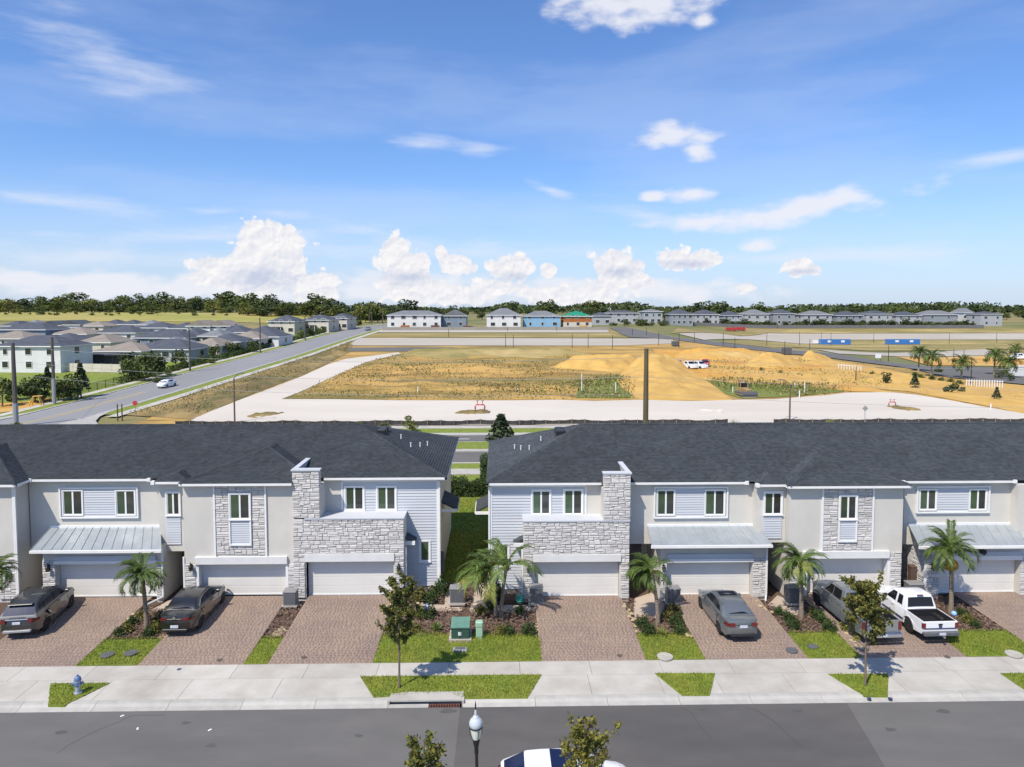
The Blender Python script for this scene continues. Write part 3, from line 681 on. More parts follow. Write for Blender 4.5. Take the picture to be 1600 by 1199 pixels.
    def spout(s, x, Y, z1, foot=.5, dy=0, sgn=1):
        mb = MB(); mb.box(x-.045, x+.045, Y-.1, Y-.012, .4, z1); mb.tube([(x,Y-.055,.44),(x,Y-.07,.33),(x+sgn*foot*.45,Y-.1-foot,.29)], .05, 6); s.part('downspout', mb, m_trim)
    def gutter(s, x0, x1, Y, z, d=.12, h=.14):
        mb = MB(); mb.box(x0, x1, Y, Y+d, z-h, z-.01); mb.box(x0, x1, Y+d-.02, Y+.55, z-h-.03, z-h+.0); s.part('gutter', mb, m_trim)
    def shingles(s, planes, deck_planes=()):
        # planes: (eave left point, unit along the eave, unit up the slope, list of (v, u0, u1))
        dk = MB()
        for pts in deck_planes: dk.poly(pts)
        r = s.part('roof', dk, m_shing); V, F, rv = [], [], []
        for P0, U, Vv, prof, wide in planes:
            P0, U, Vv = Vector(P0), Vector(U).normalized(), Vector(Vv).normalized(); Nn = U.cross(Vv).normalized(); top = prof[-1][0]; v = 0.; ex = .15
            def lim(v):
                for (a,b,c),(d,e,f) in zip(prof, prof[1:]):
                    if v <= d: t = (v-a)/max(1e-6,d-a); return b+(e-b)*t, c+(f-c)*t
                return prof[-1][1:]
            while v < top-.01:
                v2 = min(v+ex, top); a0, b0 = lim(v); a1, b1 = lim(v2); u = a0; w0 = max(1e-6,b0-a0)
                while u < b0-1e-4:
                    u2 = min(u+rnd.uniform(.12,.30)*wide, b0); q = lambda uu: a1+(uu-a0)/w0*(b1-a1)
                    t = rnd.uniform(.010,.024); i = len(V)
                    V += [P0+U*u+Vv*v+Nn*.002, P0+U*u2+Vv*v+Nn*.002, P0+U*u+Vv*v+Nn*t, P0+U*u2+Vv*v+Nn*t, P0+U*q(u2)+Vv*v2+Nn*.004, P0+U*q(u)+Vv*v2+Nn*.004]
                    F += [(i+2,i+3,i+4,i+5),(i,i+1,i+3,i+2)]; rv += [rnd.random()]*2; u = u2
                v = v2
        if V:
            V = np.array([tuple(p) for p in V])-np.array(s.o)
            k = ob('shingles', npmesh('shingles', V, np.array(F), m_shing, np.array(rv)), r); k['kind'] = 'stuff'
        return r
    def caps(s, lines):
        mb = MB()
        for a, b in lines:
            a, b = Vector(a), Vector(b); n = int((b-a).length/.2); d = (b-a).normalized(); side = d.cross(Vector((0,0,1))).normalized()
            for i in range(n):
                p = a+(b-a)*i/n; q = a+(b-a)*(i+1.1)/n; up = Vector((0,0,.045)); k = .13
                mb.add([p+side*k-up*.7, p+up, p-side*k-up*.7, q+side*k-up*1.2, q+up*.6, q-side*k-up*1.2], [(0,1,4,3),(1,2,5,4)])
        if mb.v: 
            o = s.part('ridge_caps', mb, m_shing, s.roof); o['kind'] = 'stuff'
    def canopy(s, xb0, xb1, Yb, zb, xf0, xf1, Yf, zf, n, th=.07):
        mb = MB(); P = [(xf0,Yf,zf),(xf1,Yf,zf),(xb1,Yb,zb),(xb0,Yb,zb)]
        mb.add(P+[(x,y,z-th) for x,y,z in P], [(0,1,2,3),(7,6,5,4),(0,4,5,1),(1,5,6,2),(2,6,7,3),(3,7,4,0)]); c = s.part('metal_canopy', mb, m_metal)
        for i in range(n+1):
            t = i/n; a = Vector((xf0+(xf1-xf0)*t, Yf, zf)); b = Vector((xb0+(xb1-xb0)*t, Yb, zb)); w_ = .014
            mb = MB(); mb.add([a+Vector((-w_,0,0)),a+Vector((w_,0,0)),b+Vector((w_,0,0)),b+Vector((-w_,0,0)),a+Vector((-w_*.6,0,.04)),a+Vector((w_*.6,0,.04)),b+Vector((w_*.6,0,.04)),b+Vector((-w_*.6,0,.04))], [(4,5,6,7),(0,1,5,4),(1,2,6,5),(2,3,7,6),(3,0,4,7)])
            s.part('seam', mb, m_metal, c)
        mb = MB(); mb.box(xf0-.03, xf1+.03, Yf-.1, Yf-.003, zf-.16, zf-.02); s.part('canopy_gutter', mb, m_trim, c)
        mb = MB(); mb.box(xb0-.02, xb1+.02, Yb-.06, Yb-.002, zb-.03, zb+.10); s.part('flashing', mb, m_trim, c)
        return c

def end_house(sgn, label, YF_, YU, ZE, YE, YR, XE, XP, SL, p):
    """gable-less end unit with hip; sgn=+1: free end on the left (right building), -1: free end on the right."""
    xw = W(p['corner'][0], p['corner'][1], YU)[0]                 # wall corner at the free end
    H = House(label, (xw+XP)/2, YF_); H.dims = None
    x_ = lambda px, Y: W(px, 800, Y)[0]
    lo, hi = min(xw, XP), max(xw, XP)
    gx0, gx1 = x_(p['gar'][0], YF_), x_(p['gar'][1], YF_); dx0, dx1 = x_(p['door'][0], YF_), x_(p['door'][1], YF_)
    zl0, zl1 = W(900, p['lint'][1], YF_)[1], W(900, p['lint'][0], YF_)[1]; zb = W(900, p['band'], YF_)[1]; zt = W(p['tow'][0], p['towtop'], YF_)[1]
    tx0, tx1 = x_(p['tow'][0], YF_), x_(p['tow'][1], YF_)
    # masses
    wl = H.boxes('wall', m_cream, (lo,hi,YU+.02,YE+2*(YR-YE)-.4,0,ZE-.2))
    H.boxes('garage_wall', m_stucco, (gx0,dx0,YF_+.03,YU+.02,0,zb),(dx1,gx1,YF_+.03,YU+.02,0,zb),(dx0,dx1,YF_+.03,YU+.02,zl0,zb),(dx0,dx1,YF_+.6,YU+.02,0,zl0))
    H.garage(dx0+.01, dx1-.01, YF_+.36, zl0-.01)
    H.boxes('lintel', m_lint, (dx0-.06,dx1+.06,YF_-.12,YF_+.30,zl0,zl1))
    H.boxes('ledge_cap', m_side, (gx0-.04,gx1+.02,YF_-.09,YU+.0,zb,zb+.07))
    gm = min(gx0,tx0); st = [(gm,dx0-.062,.2,zl1),(dx1+.062,gx1,.2,zl1),(gm,gx1,zl1+.004,zb-.004),(tx0,tx1,zb+.075,zt)]
    H.stones(st, YF_)
    if sgn < 0: H.boxes('garage_wall', m_stucco, (tx0,gx0-.002,YF_+.03,YU+.02,0,zb))
    cap_y = YF_+.32
    H.boxes('tower_wall', m_stucco, (tx0,tx1,YF_+.03,YU+.02,zb+.07,ZE-.25),(tx0,tx1,YF_+.03,cap_y,ZE-.25,zt))
    fx0, fx1 = (tx1-.2, tx1) if sgn > 0 else (tx0, tx0+.2)
    yend = YE+(zt-ZE)/SL+.15
    H.boxes('parapet_fin', m_cream, (fx0,fx1,cap_y+.002,yend,ZE-.3,zt-.02))
    H.boxes('tower_cap', m_side, (tx0-.05,tx1+.05,YF_-.1,cap_y+.03,zt+.002,zt+.085),(fx0-.04,fx1+.04,cap_y+.032,yend,zt+.002,zt+.085))
    # upper wall: siding with two windows, stucco next to the tower
    wins = []
    for a, b in p['win']:
        wins.append((W(a[0],a[1],YU)[0], W(b[0],b[1],YU)[0], W(b[0],b[1],YU)[1], W(a[0],a[1],YU)[1]))
    sx = x_(p['sidend'], YU)
    s0, s1 = (xw, sx) if sgn > 0 else (sx, xw)
    lw = p['low']; lowr = (W(*lw[0],YU)[0], W(*lw[1],YU)[0], W(*lw[1],YU)[1], W(*lw[0],YU)[1])
    wr = wins+[lowr]
    H.siding(s0, s1, .42, ZE-.32, YU, [(a-.08,b+.08,c-.08,d+.08) for a,b,c,d in wr])
    ot = (sx, tx0+.0) if sgn > 0 else (tx1, sx)
    H.boxes('stucco_wall', m_stucco, (ot[0],ot[1],YU-.012,YU+.02,zb,ZE-.2))
    for i, (a,b,c,d) in enumerate(wins): H.window(a,b,c,d,YU,green=(1,0) if i == 0 else (1,0))
    H.window(*lowr, YU, single=True, green=(1,1))
    cx = xw
    H.boxes('corner_trim', m_trim, (cx-.06,cx+.06,YU-.05,YU+.1,.34,ZE-.3),(s0,s1,YU-.045,YU-.002,ZE-.32,ZE-.16),(sx-.05,sx+.05,YU-.05,YU-.002,zb+.08,ZE-.33),(s0,s1,YU-.04,YU+.0,.3,.42))
    # side: small canopy roof, downspouts, meter cabinets
    yc = YU+2.6; zc = 4.05; e = -1 if sgn > 0 else 1
    mb = MB(); a, b = cx+e*.01, cx+e*.95
    mb.add([(a,yc,zc+.45),(b,yc,zc),(b,yc+2.6,zc),(a,yc+2.6,zc+.45),(a,yc,zc+.33),(b,yc,zc-.12),(b,yc+2.6,zc-.12),(a,yc+2.6,zc+.33)], [(0,1,2,3),(7,6,5,4),(0,4,5,1),(1,5,6,2),(2,6,7,3)]); c_ = H.part('side_canopy', mb, m_shing)
    mb = MB(); mb.box(min(a,b), max(a,b), yc-.05, yc-.004, zc-.2, zc-.02); mb.box(b-.05, b+.05, yc, yc+2.6, zc-.16, zc-.125); H.part('canopy_fascia', mb, m_trim, c_)
    H.boxes('meter_cabinet', m_greyd, (cx+e*.02+min(0,e*.26), cx+e*.02+max(0,e*.26), YU+.7, YU+1.15, .7, 1.9), (cx+e*.02+min(0,e*.2), cx+e*.02+max(0,e*.2), YU+1.4, YU+1.8, .9, 1.6))
    # small porch roof beside the garage and its post
    gxe = gx0 if sgn > 0 else gx1
    zp = 3.0
    mb = MB(); q = gxe+e*.55
    mb.add([(gxe,YF_+.5,zp+.45),(q,YF_+.5,zp+.15),(q,YU-.05,zp+.15),(gxe,YU-.05,zp+.45),(gxe,YF_+.5,zp+.35),(q,YF_+.5,zp+.03),(q,YU-.05,zp+.03),(gxe,YU-.05,zp+.35)], [(0,1,2,3),(7,6,5,4),(0,4,5,1),(1,5,6,2),(2,6,7,3),(3,7,4,0)]); pr = H.part('porch_roof', mb, m_shing)
    mb = MB(); mb.box(min(gxe,q), max(gxe,q), YF_+.44, YF_+.497, zp-.02, zp+.2); H.part('porch_fascia', mb, m_trim, pr)
    H.spout(gxe+e*.07, YF_+.2, 2.95, .35, sgn=e)
    H.spout(cx+e*.1, YU+.0, ZE-.3, .4, sgn=e)
    H.lamp((gx1+dx1)/2 if sgn < 0 else (gx0+dx0)/2, YF_-.06, 1.75)
    # roof
    XR = XE+sgn*(YR-YE); zr = ZE+SL*(YR-YE); YBk = 2*YR-YE; x0, x1 = (XE, XP) if sgn > 0 else (XP, XE); r0, r1 = (XR, XP) if sgn > 0 else (XP, XR)
    Ls = math.hypot(YR-YE, zr-ZE); f = (0, YR-YE, zr-ZE)
    pls = [((0,YE,ZE),(1,0,0),f,[(0,x0,x1),(Ls,r0,r1)],1.)]
    hd = YR-YE
    if sgn > 0: pls.append(((XE,YBk,ZE),(0,-1,0),(hd,0,zr-ZE),[(0,0,YBk-YE),(Ls,hd,hd)],1.))
    else: pls.append(((XE,YE,ZE),(0,1,0),(-hd,0,zr-ZE),[(0,0,YBk-YE),(Ls,hd,hd)],1.))
    d = .012
    H.roof = H.shingles(pls, [[(x0,YE,ZE-d),(x1,YE,ZE-d),(r1,YR,zr-d),(r0,YR,zr-d)],[(x1,YBk,ZE),(x0,YBk,ZE),(r0,YR,zr),(r1,YR,zr)]]+
                    ([[(XE,YBk,ZE-d),(XE,YE,ZE-d),(XR,YR,zr-d)]] if sgn > 0 else [[(XE,YE,ZE-d),(XE,YBk,ZE-d),(XR,YR,zr-d)]]))
    H.caps([((XE,YE,ZE+.02),(XR,YR,zr+.02)),((XE,YBk,ZE+.02),(XR,YR,zr+.02)),((XR,YR,zr+.03),(XP,YR,zr+.03))])
    mb = MB(); mb.box(min(XE,XE-e*.12), max(XE,XE-e*.12), YE, YBk, ZE-.14, ZE-.005); mb.box(min(XE,xw), max(XE,xw), YE+.1, YBk-.1, ZE-.2, ZE-.16); H.part('side_gutter', mb, m_trim)
    H.gutter(*( (XE,tx0) if sgn > 0 else (tx1,XE)), YE, ZE)
    # vents on the roof
    mb = MB()
    for t, v in ((.30,.34),(.42,.28),(.36,.55),(.2,.42)):
        hx = XE+sgn*hd*v; y = YE+(YBk-YE)*(.22+t*.7); z = ZE+SL*hd*v
        mb.lathe([(.035,-.05),(.035,.26),(.05,.27),(.05,.3)], (hx,y,z), 8)
    H.part('vent_pipe', mb, m_white)
    mb = MB(); hx = XE+sgn*hd*.75; 
    for y in (YR-.4, YR+.5): mb.bbox(hx-.3, hx+.3, y-.3, y+.3, ZE+SL*hd*.75-.1, ZE+SL*hd*.75+.28, .06)
    H.part('roof_vent', mb, m_black)
    return H, dict(gx0=gm, gx1=gx1, dx0=dx0, dx1=dx1, tx0=tx0, tx1=tx1)

YLF, YLU, ZL, YEL, YRL, SLL = 38.45, 39.8, 6.7, 39.4, 45.5, .334
YRF, YRU, ZR, YER, YRR, SLR = 38.0, 39.2, 6.5, 38.8, 45.0, .368
XPL, XPR = W(458,800,38.5)[0], W(986,800,38.0)[0]
HL3, DL3 = end_house(-1, 'end townhouse with stone tower, left of the grassy gap', YLF, YLU, ZL, YEL, YRL, -2.86, XPL, SLL,
    dict(corner=(684,800), gar=(477,631), door=(477,614), lint=(862,874), band=809, tow=(457.5,500), towtop=736, win=[((540,761),(568,796)),((590,761),(618,796))], sidend=535, low=((657,846),(671,876))))
HR3, DR3 = end_house(1, 'end townhouse with stone tower, right of the grassy gap', YRF, YRU, ZR, YER, YRR, -.62, XPR, SLR,
    dict(corner=(767,800), gar=(818,984), door=(834,969), lint=(866,877), band=815, tow=(943,985), towtop=741, win=[((832,767),(859,803)),((882,766),(909,803))], sidend=915, low=((780,853),(794,884))))

def roof_main(H, x0, x1, YE, YR, ZE, SL, extra=(), extradeck=(), caps=()):
    zr = ZE+SL*(YR-YE); Ls = math.hypot(YR-YE, zr-ZE); YBk = 2*YR-YE; d = .012
    H.roof = H.shingles([((0,YE,ZE),(1,0,0),(0,YR-YE,zr-ZE),[(0,x0,x1),(Ls,x0,x1)],1.)]+list(extra), [[(x0,YE,ZE-d),(x1,YE,ZE-d),(x1,YR,zr-d),(x0,YR,zr-d)],[(x1,YBk,ZE),(x0,YBk,ZE),(x0,YR,zr),(x1,YR,zr)]]+list(extradeck))
    H.caps([((x0,YR,zr+.03),(x1,YR,zr+.03))]+list(caps))
def proj_hip(xl, xr, YP, YE, ZE, SL, clip=None):
    wd = xr-xl; h = wd/2; zr = ZE+SL*h; xm = (xl+xr)/2; L = math.hypot(h, SL*h); yb = YE+h; ya = YP+h; d = .012
    ex = [((xl,YP,ZE),(1,0,0),(0,h,SL*h),[(0,0,wd),(L,h,h)],1.),
          ((xl,YE,ZE),(0,-1,0),(h,0,SL*h),[(0,0,YE-YP),(L,-h,-h+(YE-YP))],1.), ((xr,YP,ZE),(0,1,0),(-h,0,SL*h),[(0,0,YE-YP),(L,h,h+YE-YP)],1.)]
    if clip: wc = clip-xl; vc = (wd-wc)*L/h; ex[0] = ((xl,YP,ZE),(1,0,0),(0,h,SL*h),[(0,0,wc),(vc,vc*h/L,wc),(L,h,h)],1.); f0 = .62; ex[2] = (ex[2][0],ex[2][1],ex[2][2],[(0,f0*0,0.),(f0*L/h,f0,f0),(f0*L/h+.001,f0,f0+YE-YP),(L,h,h+YE-YP)],1.)
    A = (xm,ya,zr); B = (xm,yb,zr); lo = lambda p: (p[0],p[1],p[2]-d)
    cz = SL*(wd-(clip-xl)) if clip else 0
    dk = [[lo(p) for p in q] for q in ([(xl,YP,ZE),(xr,YP,ZE),A] if not clip else [(xl,YP,ZE),(clip,YP,ZE),(clip,YP+wd-(clip-xl),ZE+cz),A],[(xl,YE,ZE),(xl,YP,ZE),A,B],[(xr,YP,ZE),(xr,YE,ZE),B,A] if not clip else [(xr-.62,YP+.62,ZE+SL*.62),(xr-.62,YE+.62,ZE+SL*.62),B,A])]
    u = lambda p: (p[0],p[1],p[2]+.03)
    return ex, dk, [(u((xl,YP,ZE)),u(A)),(u((xr,YP,ZE) if not clip else (clip,YP+wd-(clip-xl),ZE+cz)),u(A)),(u(A),u(B))]
def canopy_house(label, YF_, YU, ZE, YE, YR, SL, x0, x1, p, left_open, roofx, seams):
    H = House(label, (x0+x1)/2, YF_); x_ = lambda px, Y: W(px,800,Y)[0]
    gx0, gx1 = x_(p['gar'][0],YF_), x_(p['gar'][1],YF_); dx0, dx1 = x_(p['door'][0],YF_), x_(p['door'][1],YF_)
    zc = W(p['can'][0],p['cany'][0],YU)[1]; zf = W(p['can'][2],p['cany'][1],YF_-.55)[1]; zs0 = W(p['door'][0],p['strip'][1],YF_)[1]; zs1 = W(p['door'][0],p['strip'][0],YF_)[1]
    zd = W(p['door'][0],p['doory'],YF_)[1]
    H.boxes('wall', m_stucco, (x0,x1,YU,2*YR-YE-.4,zf-.5,ZE-.2),(gx0,gx1,YF_+2.5,2*YR-YE-.45,0,zf-.49))
    H.boxes('garage_wall', m_stucco, (gx0,dx0,YF_,YF_+2.6,0,zf-.02),(dx1,gx1,YF_,YF_+2.6,0,zf-.02),(dx0,dx1,YF_,YF_+2.6,zd,zf-.02),(dx0,dx1,YF_+.6,YF_+2.55,0,zd))
    H.garage(dx0+.01, dx1-.01, YF_+.36, zd-.01)
    H.siding(dx0+.0, dx1-.0, zs0+.0, zs1, YF_-.05, exp=.12, name='siding_strip')
    H.boxes('lintel', m_trim, (dx0-.04,dx1+.04,YF_-.13,YF_+.2,zd,zs0-.003))
    H.stones([(gx0,dx0-.005,.2,zs0),(dx1+.005,gx1,.2,zs0)], YF_-.03)
    a, b, c, d = p['can']
    H.canopy(x_(a,YU), x_(b,YU), YU-.002, zc, W(c,p['cany'][1],YF_-.55)[0], W(d,p['cany'][1],YF_-.55)[0], YF_-.55, zf, seams)
    ws = []
    for a, b in p['win']: ws.append((W(a[0],a[1],YU)[0], W(b[0],b[1],YU)[0], W(b[0],b[1],YU)[1], W(a[0],a[1],YU)[1]))
    for r in ws: H.window(*r, YU-.012, green=(1,0), trim=.06, sill=False)
    fr = (ws[0][0]-.12, ws[1][1]+.12, ws[0][2]-.12, ws[0][3]+.12)
    H.trimbox(*fr, YU-.01, d=.11)
    H.siding(ws[0][1]+.065, ws[1][0]-.065, fr[2], fr[3], YU-.012, name='siding_panel', exp=.14)
    roof_main(H, roofx[0], roofx[1], YE, YR, ZE, SL); H.gutter(p['eave'][0], p['eave'][1], YE, ZE)
    mb = MB(); 
    for q in p['eave']: mb.box(q-.1, q+.1, YE-.05, YE+.2, ZE-.16, ZE+.03)
    H.part('gutter_end', mb, m_trim)
    return H, (gx0, gx1, dx0, dx1, zf)
def front_house(label, YF_, YW, ZE, YE, YP, YR, SL, x0, x1, p, roofx, bump):
    H = House(label, (x0+x1)/2, YF_); x_ = lambda px, Y: W(px,800,Y)[0]; Z = lambda py: W(900,py,YW)[1]
    dx0, dx1 = x_(p['door'][0],YF_), x_(p['door'][1],YF_); zl0 = W(900,p['lint'][1],YF_)[1]; zl1 = W(900,p['lint'][0],YF_)[1]
    H.boxes('wall', m_stucco, (x0,x1,YW,2*YR-YE-.4,zl0,ZE-.2),(x0,dx0,YW+.03,2*YR-YE-.45,0,zl0-.002),(dx1,x1,YW+.03,2*YR-YE-.45,0,zl0-.002),(dx0,dx1,YW+.9,2*YR-YE-.45,0,zl0-.002))
    H.garage(dx0+.014, dx1-.014, YF_+.4, zl0-.01)
    H.boxes('lintel', m_lint, (x_(p['lintx'][0],YW),x_(p['lintx'][1],YW),YW-.16,YW-.003,zl0,zl1))
    for q in (dx0-.12, dx1): H.boxes('jamb', m_trim, (q-.012,q+.132,YW-.06,YF_+.45,0,zl0-.003))
    a, b = x_(p['panel'][0],YW), x_(p['panel'][1],YW); c, d = Z(p['pany'][1]), ZE-.22
    w_ = p['win']; wr = (W(*w_[0],YW)[0], W(*w_[1],YW)[0], W(*w_[1],YW)[1], W(*w_[0],YW)[1]); sz = Z(p['sidy'])
    o0, o1 = wr[0]-.11, wr[1]+.11; t1 = wr[3]+.11; t0 = sz-.06
    H.stones([(a,o0,c,d),(o1,b,c,d),(o0,o1,c,t0),(o0,o1,t1,d)], YW)
    H.window(*wr, YW-.05, green=(1,0)); H.siding(wr[0], wr[1], sz, wr[2]-.1, YW-.05, name='siding_panel', exp=.125)
    H.trimbox(wr[0], wr[1], sz, wr[2]-.09, YW-.045, t=.085)
    for q in (a-.1, b): H.boxes('panel_trim', m_trim, (q,q+.1,YW-.09,YW+.01,zl1+.003,ZE-.2))
    H.stones(p['pillars'](dx0, dx1, zl0, x0, x1), YW-.01, name='stone_pillar')
    ex, dk, cp = proj_hip(p['eave'][0], p.get('hipx') or p['eave'][1], YP, YE, ZE, SL, p['eave'][1] if p.get('hipx') else None)
    # bay with a window over the entry passage
    bx0, bx1, YB_ = bump['x0'], bump['x1'], bump['Y']
    zb0 = W(900,bump['bot'],YB_)[1]
    H.boxes('passage_bay', m_stucco, (bx0,bx1,YB_,YE+2,zb0,ZE-.2))
    w_ = bump['win']; br = (W(*w_[0],YB_)[0], W(*w_[1],YB_)[0], W(*w_[1],YB_)[1], W(*w_[0],YB_)[1]); H.window(*br, YB_, green=(1,0))
    s_ = bump['sid']; H.siding(br[0]-.05, br[1]+.05, W(900,s_[1],YB_)[1], br[2]-.1, YB_-.01, name='siding_panel', exp=.14)
    yb = YB_-.42; u = (0,3.0,3.0*SL); L = math.hypot(3., 3.*SL); lift = SL*(YE-yb)
    e2, d2, c2 = proj_hip(bx0-.1, bx1+.3, yb, YE, ZE, SL); ex = ex+e2; dk = dk+d2
    roof_main(H, roofx[0], roofx[1], YE, YR, ZE, SL, ex, dk, cp)
    H.gutter(p['eave'][0], p['eave'][1], YP, ZE); H.gutter(bx0-.1, bx1+.1, yb, ZE)
    mb = MB()
    for q in (bx0-.1, bx1+.1): mb.box(q-.1, q+.1, yb-.05, yb+.2, ZE-.16, ZE+.03)
    H.part('gutter_end', mb, m_trim)
    # entry door at the end of the passage
    H.boxes('entry_door', m_greyd, (bump['px'][0],bump['px'][1],YF_+3.4,YF_+3.46,.05,2.15))
    H.boxes('passage_wall', m_stucco, (bump['px'][0]-.4,bump['px'][1]+.6,YF_+3.47,YF_+3.8,0,zb0+.2))
    return H, (dx0, dx1, zl0, zl1)
X = lambda px, Y: W(px,800,Y)[0]
# left row
xl_b0 = X(250,39.2)
HL2, _ = front_house('townhouse with window in grey stone panel, behind the black sedan', 38.55, 38.6, ZL, YEL, 38.2, YRL, SLL, X(286.5,38.6), XPL-.01,
    dict(door=(308,445), lint=(866,877), lintx=(304,448), panel=(337,414), pany=(765,863), win=((360,772),(391,810)), sidy=846, eave=(X(280,38.2), X(456,38.2)), hipx=X(497,38.2),
         pillars=lambda d0,d1,z0,x0,x1: [(x0+.02,d0-.13,.2,z0-.02),(d1+.13,DL3['gx0']-.005,.2,z0-.02)]),
    (X(262,39.4), XPL), dict(x0=xl_b0+.0, x1=X(286,38.6)-.01, Y=39.1, bot=857, win=((261,770),(281,804)), sid=(812,846), px=(X(266,41),X(285,41))))
HL1, g1 = canopy_house('townhouse with a ribbed metal canopy over its garage, behind the dark SUV', 38.5, 39.8, ZL, YEL, YRL, SLL, X(47,39.8), X(250,39.8),
    dict(gar=(64,250), door=(84,242), can=(79,250,48,252), cany=(824,860), strip=(869,876), doory=881, win=[((99,767),(130,804)),((182,767),(212,804))], eave=(X(48,39.4), X(234,39.4))), False, (X(47,39.8),X(262,39.4)), 13)
HL1.lamp(X(75,38.5), 38.4, 1.85); HL1.spout(g1[1]+.06, 38.5, 3.0, .9, sgn=-1)
HL2.lamp(X(298,38.6), 38.5, 1.8); HL2.spout(X(287,38.6)-.06, 38.65, 2.5, .45, sgn=1)
HL0 = House('townhouse cut off by the left edge, grey side wall in shade', -29.5, 38.5)
xe = X(22,38.6)
HL0.boxes('wall', m_stucco, (-33,xe,38.6,51.2,2.6,ZL-.2),(-33,xe,38.63,51.2,0,2.598)); HL0.stones([(xe-.95,xe-.01,.2,2.5)], 38.61, name='stone_pillar')
HL0.boxes('lintel', m_lint, (-33,xe-1,38.45,38.595,2.5,2.85)); HL0.boxes('corner_trim', m_trim, (xe-.05,xe+.03,38.55,38.67,.1,ZL-.2))
HL0.spout(xe+.07, 38.65, ZL-.3, .4)
e_, k_, c_ = proj_hip(-34, xe+.4, 38.2, YEL, ZL, SLL); roof_main(HL0, -40, X(47,39.8), YEL, YRL, ZL, SLL, e_, k_, c_); HL0.gutter(-34, xe+.4, 38.2, ZL)
mb = MB(); mb.box(xe+.28, xe+.4, 38.21, YEL, ZL-.14, ZL-.005); HL0.part('gutter_end', mb, m_trim)
# right row
HR1, g2 = canopy_house('townhouse with a smooth metal canopy over its garage, behind the grey sedan', 38.05, YRU, ZR, YER, YRR, SLR, XPR+.01, X(1180,YRU),
    dict(gar=(1033,1199), door=(1043,1177), can=(1012,1180,1018,1206), cany=(822,852), strip=(865,873), doory=878, win=[((1027,766),(1053,804)),((1102,766),(1131,804))], eave=(XPR, X(1166,YER))), True, (XPR, X(1178,YER)), 12)
HR1.lamp(X(1037,38.05), 37.97, 1.75); HR1.spout(g2[1]-.02, 38.0, 3.1, .55, sgn=-1)
HR1.boxes('entry_wall', m_stucco, (XPR+.02, g2[0]-.01, 41.5, 41.7, 0, 2.9)); HR1.boxes('entry_door', m_greyd, (XPR+.3, XPR+1.3, 41.42, 41.49, .05, 2.2))
HR2, _ = front_house('townhouse with window in grey stone panel, behind the two pickup trucks', 38.2, 38.15, ZR, YER, 37.75, YRR, SLR, X(1233,38.15), X(1411,38.15),
    dict(door=(1262,1388), lint=(863,874), lintx=(1255,1390), panel=(1286,1362), pany=(765,862), win=((1312,775),(1336,810)), sidy=847, eave=(X(1232,37.75), X(1424,37.75)),
         pillars=lambda d0,d1,z0,x0,x1: [(x0+.02,d0-.13,.2,z0-.02),(d1+.13,x1-.02,.2,z0+.3)]),
    (X(1178,YER), X(1416,YER)), dict(x0=X(1182,38.6), x1=X(1233,38.15)-.01, Y=38.6, bot=850, win=((1195,770),(1220,803)), sid=(810,843), px=(X(1200,41),X(1222,41))))
HR4, g4 = canopy_house('metal-canopied townhouse cut off by the right edge, floodlight over garage', 38.05, YRU, ZR, YER, YRR, SLR, X(1412,YRU), X(1588,YRU),
    dict(gar=(1450,1622), door=(1470,1597), can=(1420,1584,1436,1606), cany=(820,853), strip=(862,868), doory=875, win=[((1437,765),(1461,796)),((1515,765),(1539,796))], eave=(X(1410,YER), X(1584,YER))), True, (X(1416,YER), 50.5), 11)
mb = MB(); xx = X(1535,38); mb.bbox(xx-.16, xx+.16, 37.7, 37.92, 2.65, 2.85, .04); mb.tube([(xx,37.9,2.72),(xx,37.7,2.6)], .05, 6); HR4.part('wall_lamp', mb, m_black)
HR4.lamp(X(1458,38.05), 37.97, 1.7)
HR4.stones([(38.15,40.4,.22,3.1)], g4[0]-.012, name='stone_side', face='x')
HR4.boxes('end_wall', m_stucco, (X(1590,38.6),50,38.6,50,0,ZR-.2)); HR4.spout(g4[0]-.05, 38.1, 2.9, .3)
# ------------------------------------------------------------------ vehicles
WHEEL = {}
def wheel_parts(parent, r, wd, x, s, side, rimmat):
    key = (round(r,3), round(wd,3), rimmat.name)
    if key not in WHEEL:
        t = MB(); t.lathe([(r*.62,-wd/2),(r*.93,-wd/2),(r,-wd/2+.03),(r,wd/2-.03),(r*.93,wd/2),(r*.62,wd/2)], n=20, axis='x')
        rm = MB(); rm.lathe([(r*.60,-wd*.3),(r*.64,wd*.48),(r*.56,wd*.50),(r*.53,wd*.30)], n=20, axis='x')
        for k in range(5):
            a = 2*math.pi*k/5+.3; c, s_ = math.cos(a), math.sin(a); ww = r*.11
            p = lambda q, o, h: (h, c*q-s_*o, s_*q+c*o)
            rm.add([p(r*.1,-ww,wd*.46),p(r*.6,-ww*.7,wd*.44),p(r*.6,ww*.7,wd*.44),p(r*.1,ww,wd*.46),p(r*.1,-ww,wd*.34),p(r*.6,-ww*.7,wd*.34),p(r*.6,ww*.7,wd*.34),p(r*.1,ww,wd*.34)], [(0,1,2,3),(0,4,5,1),(2,6,7,3)])
        hb = MB(); hb.lathe([(r*.16,wd*.2),(r*.16,wd*.47),(r*.10,wd*.5)], n=10, axis='x')
        WHEEL[key] = (hb.mesh('wheel', rimmat), t.mesh('tyre', m_tyre, smooth=True), rm.mesh('rim', rimmat))
    h, t, rm = WHEEL[key]
    o = ob('wheel', h, parent, (x, s, r), (0,0,0) if side > 0 else (0,0,math.pi)); ob('tyre', t, o); ob('rim', rm, o)
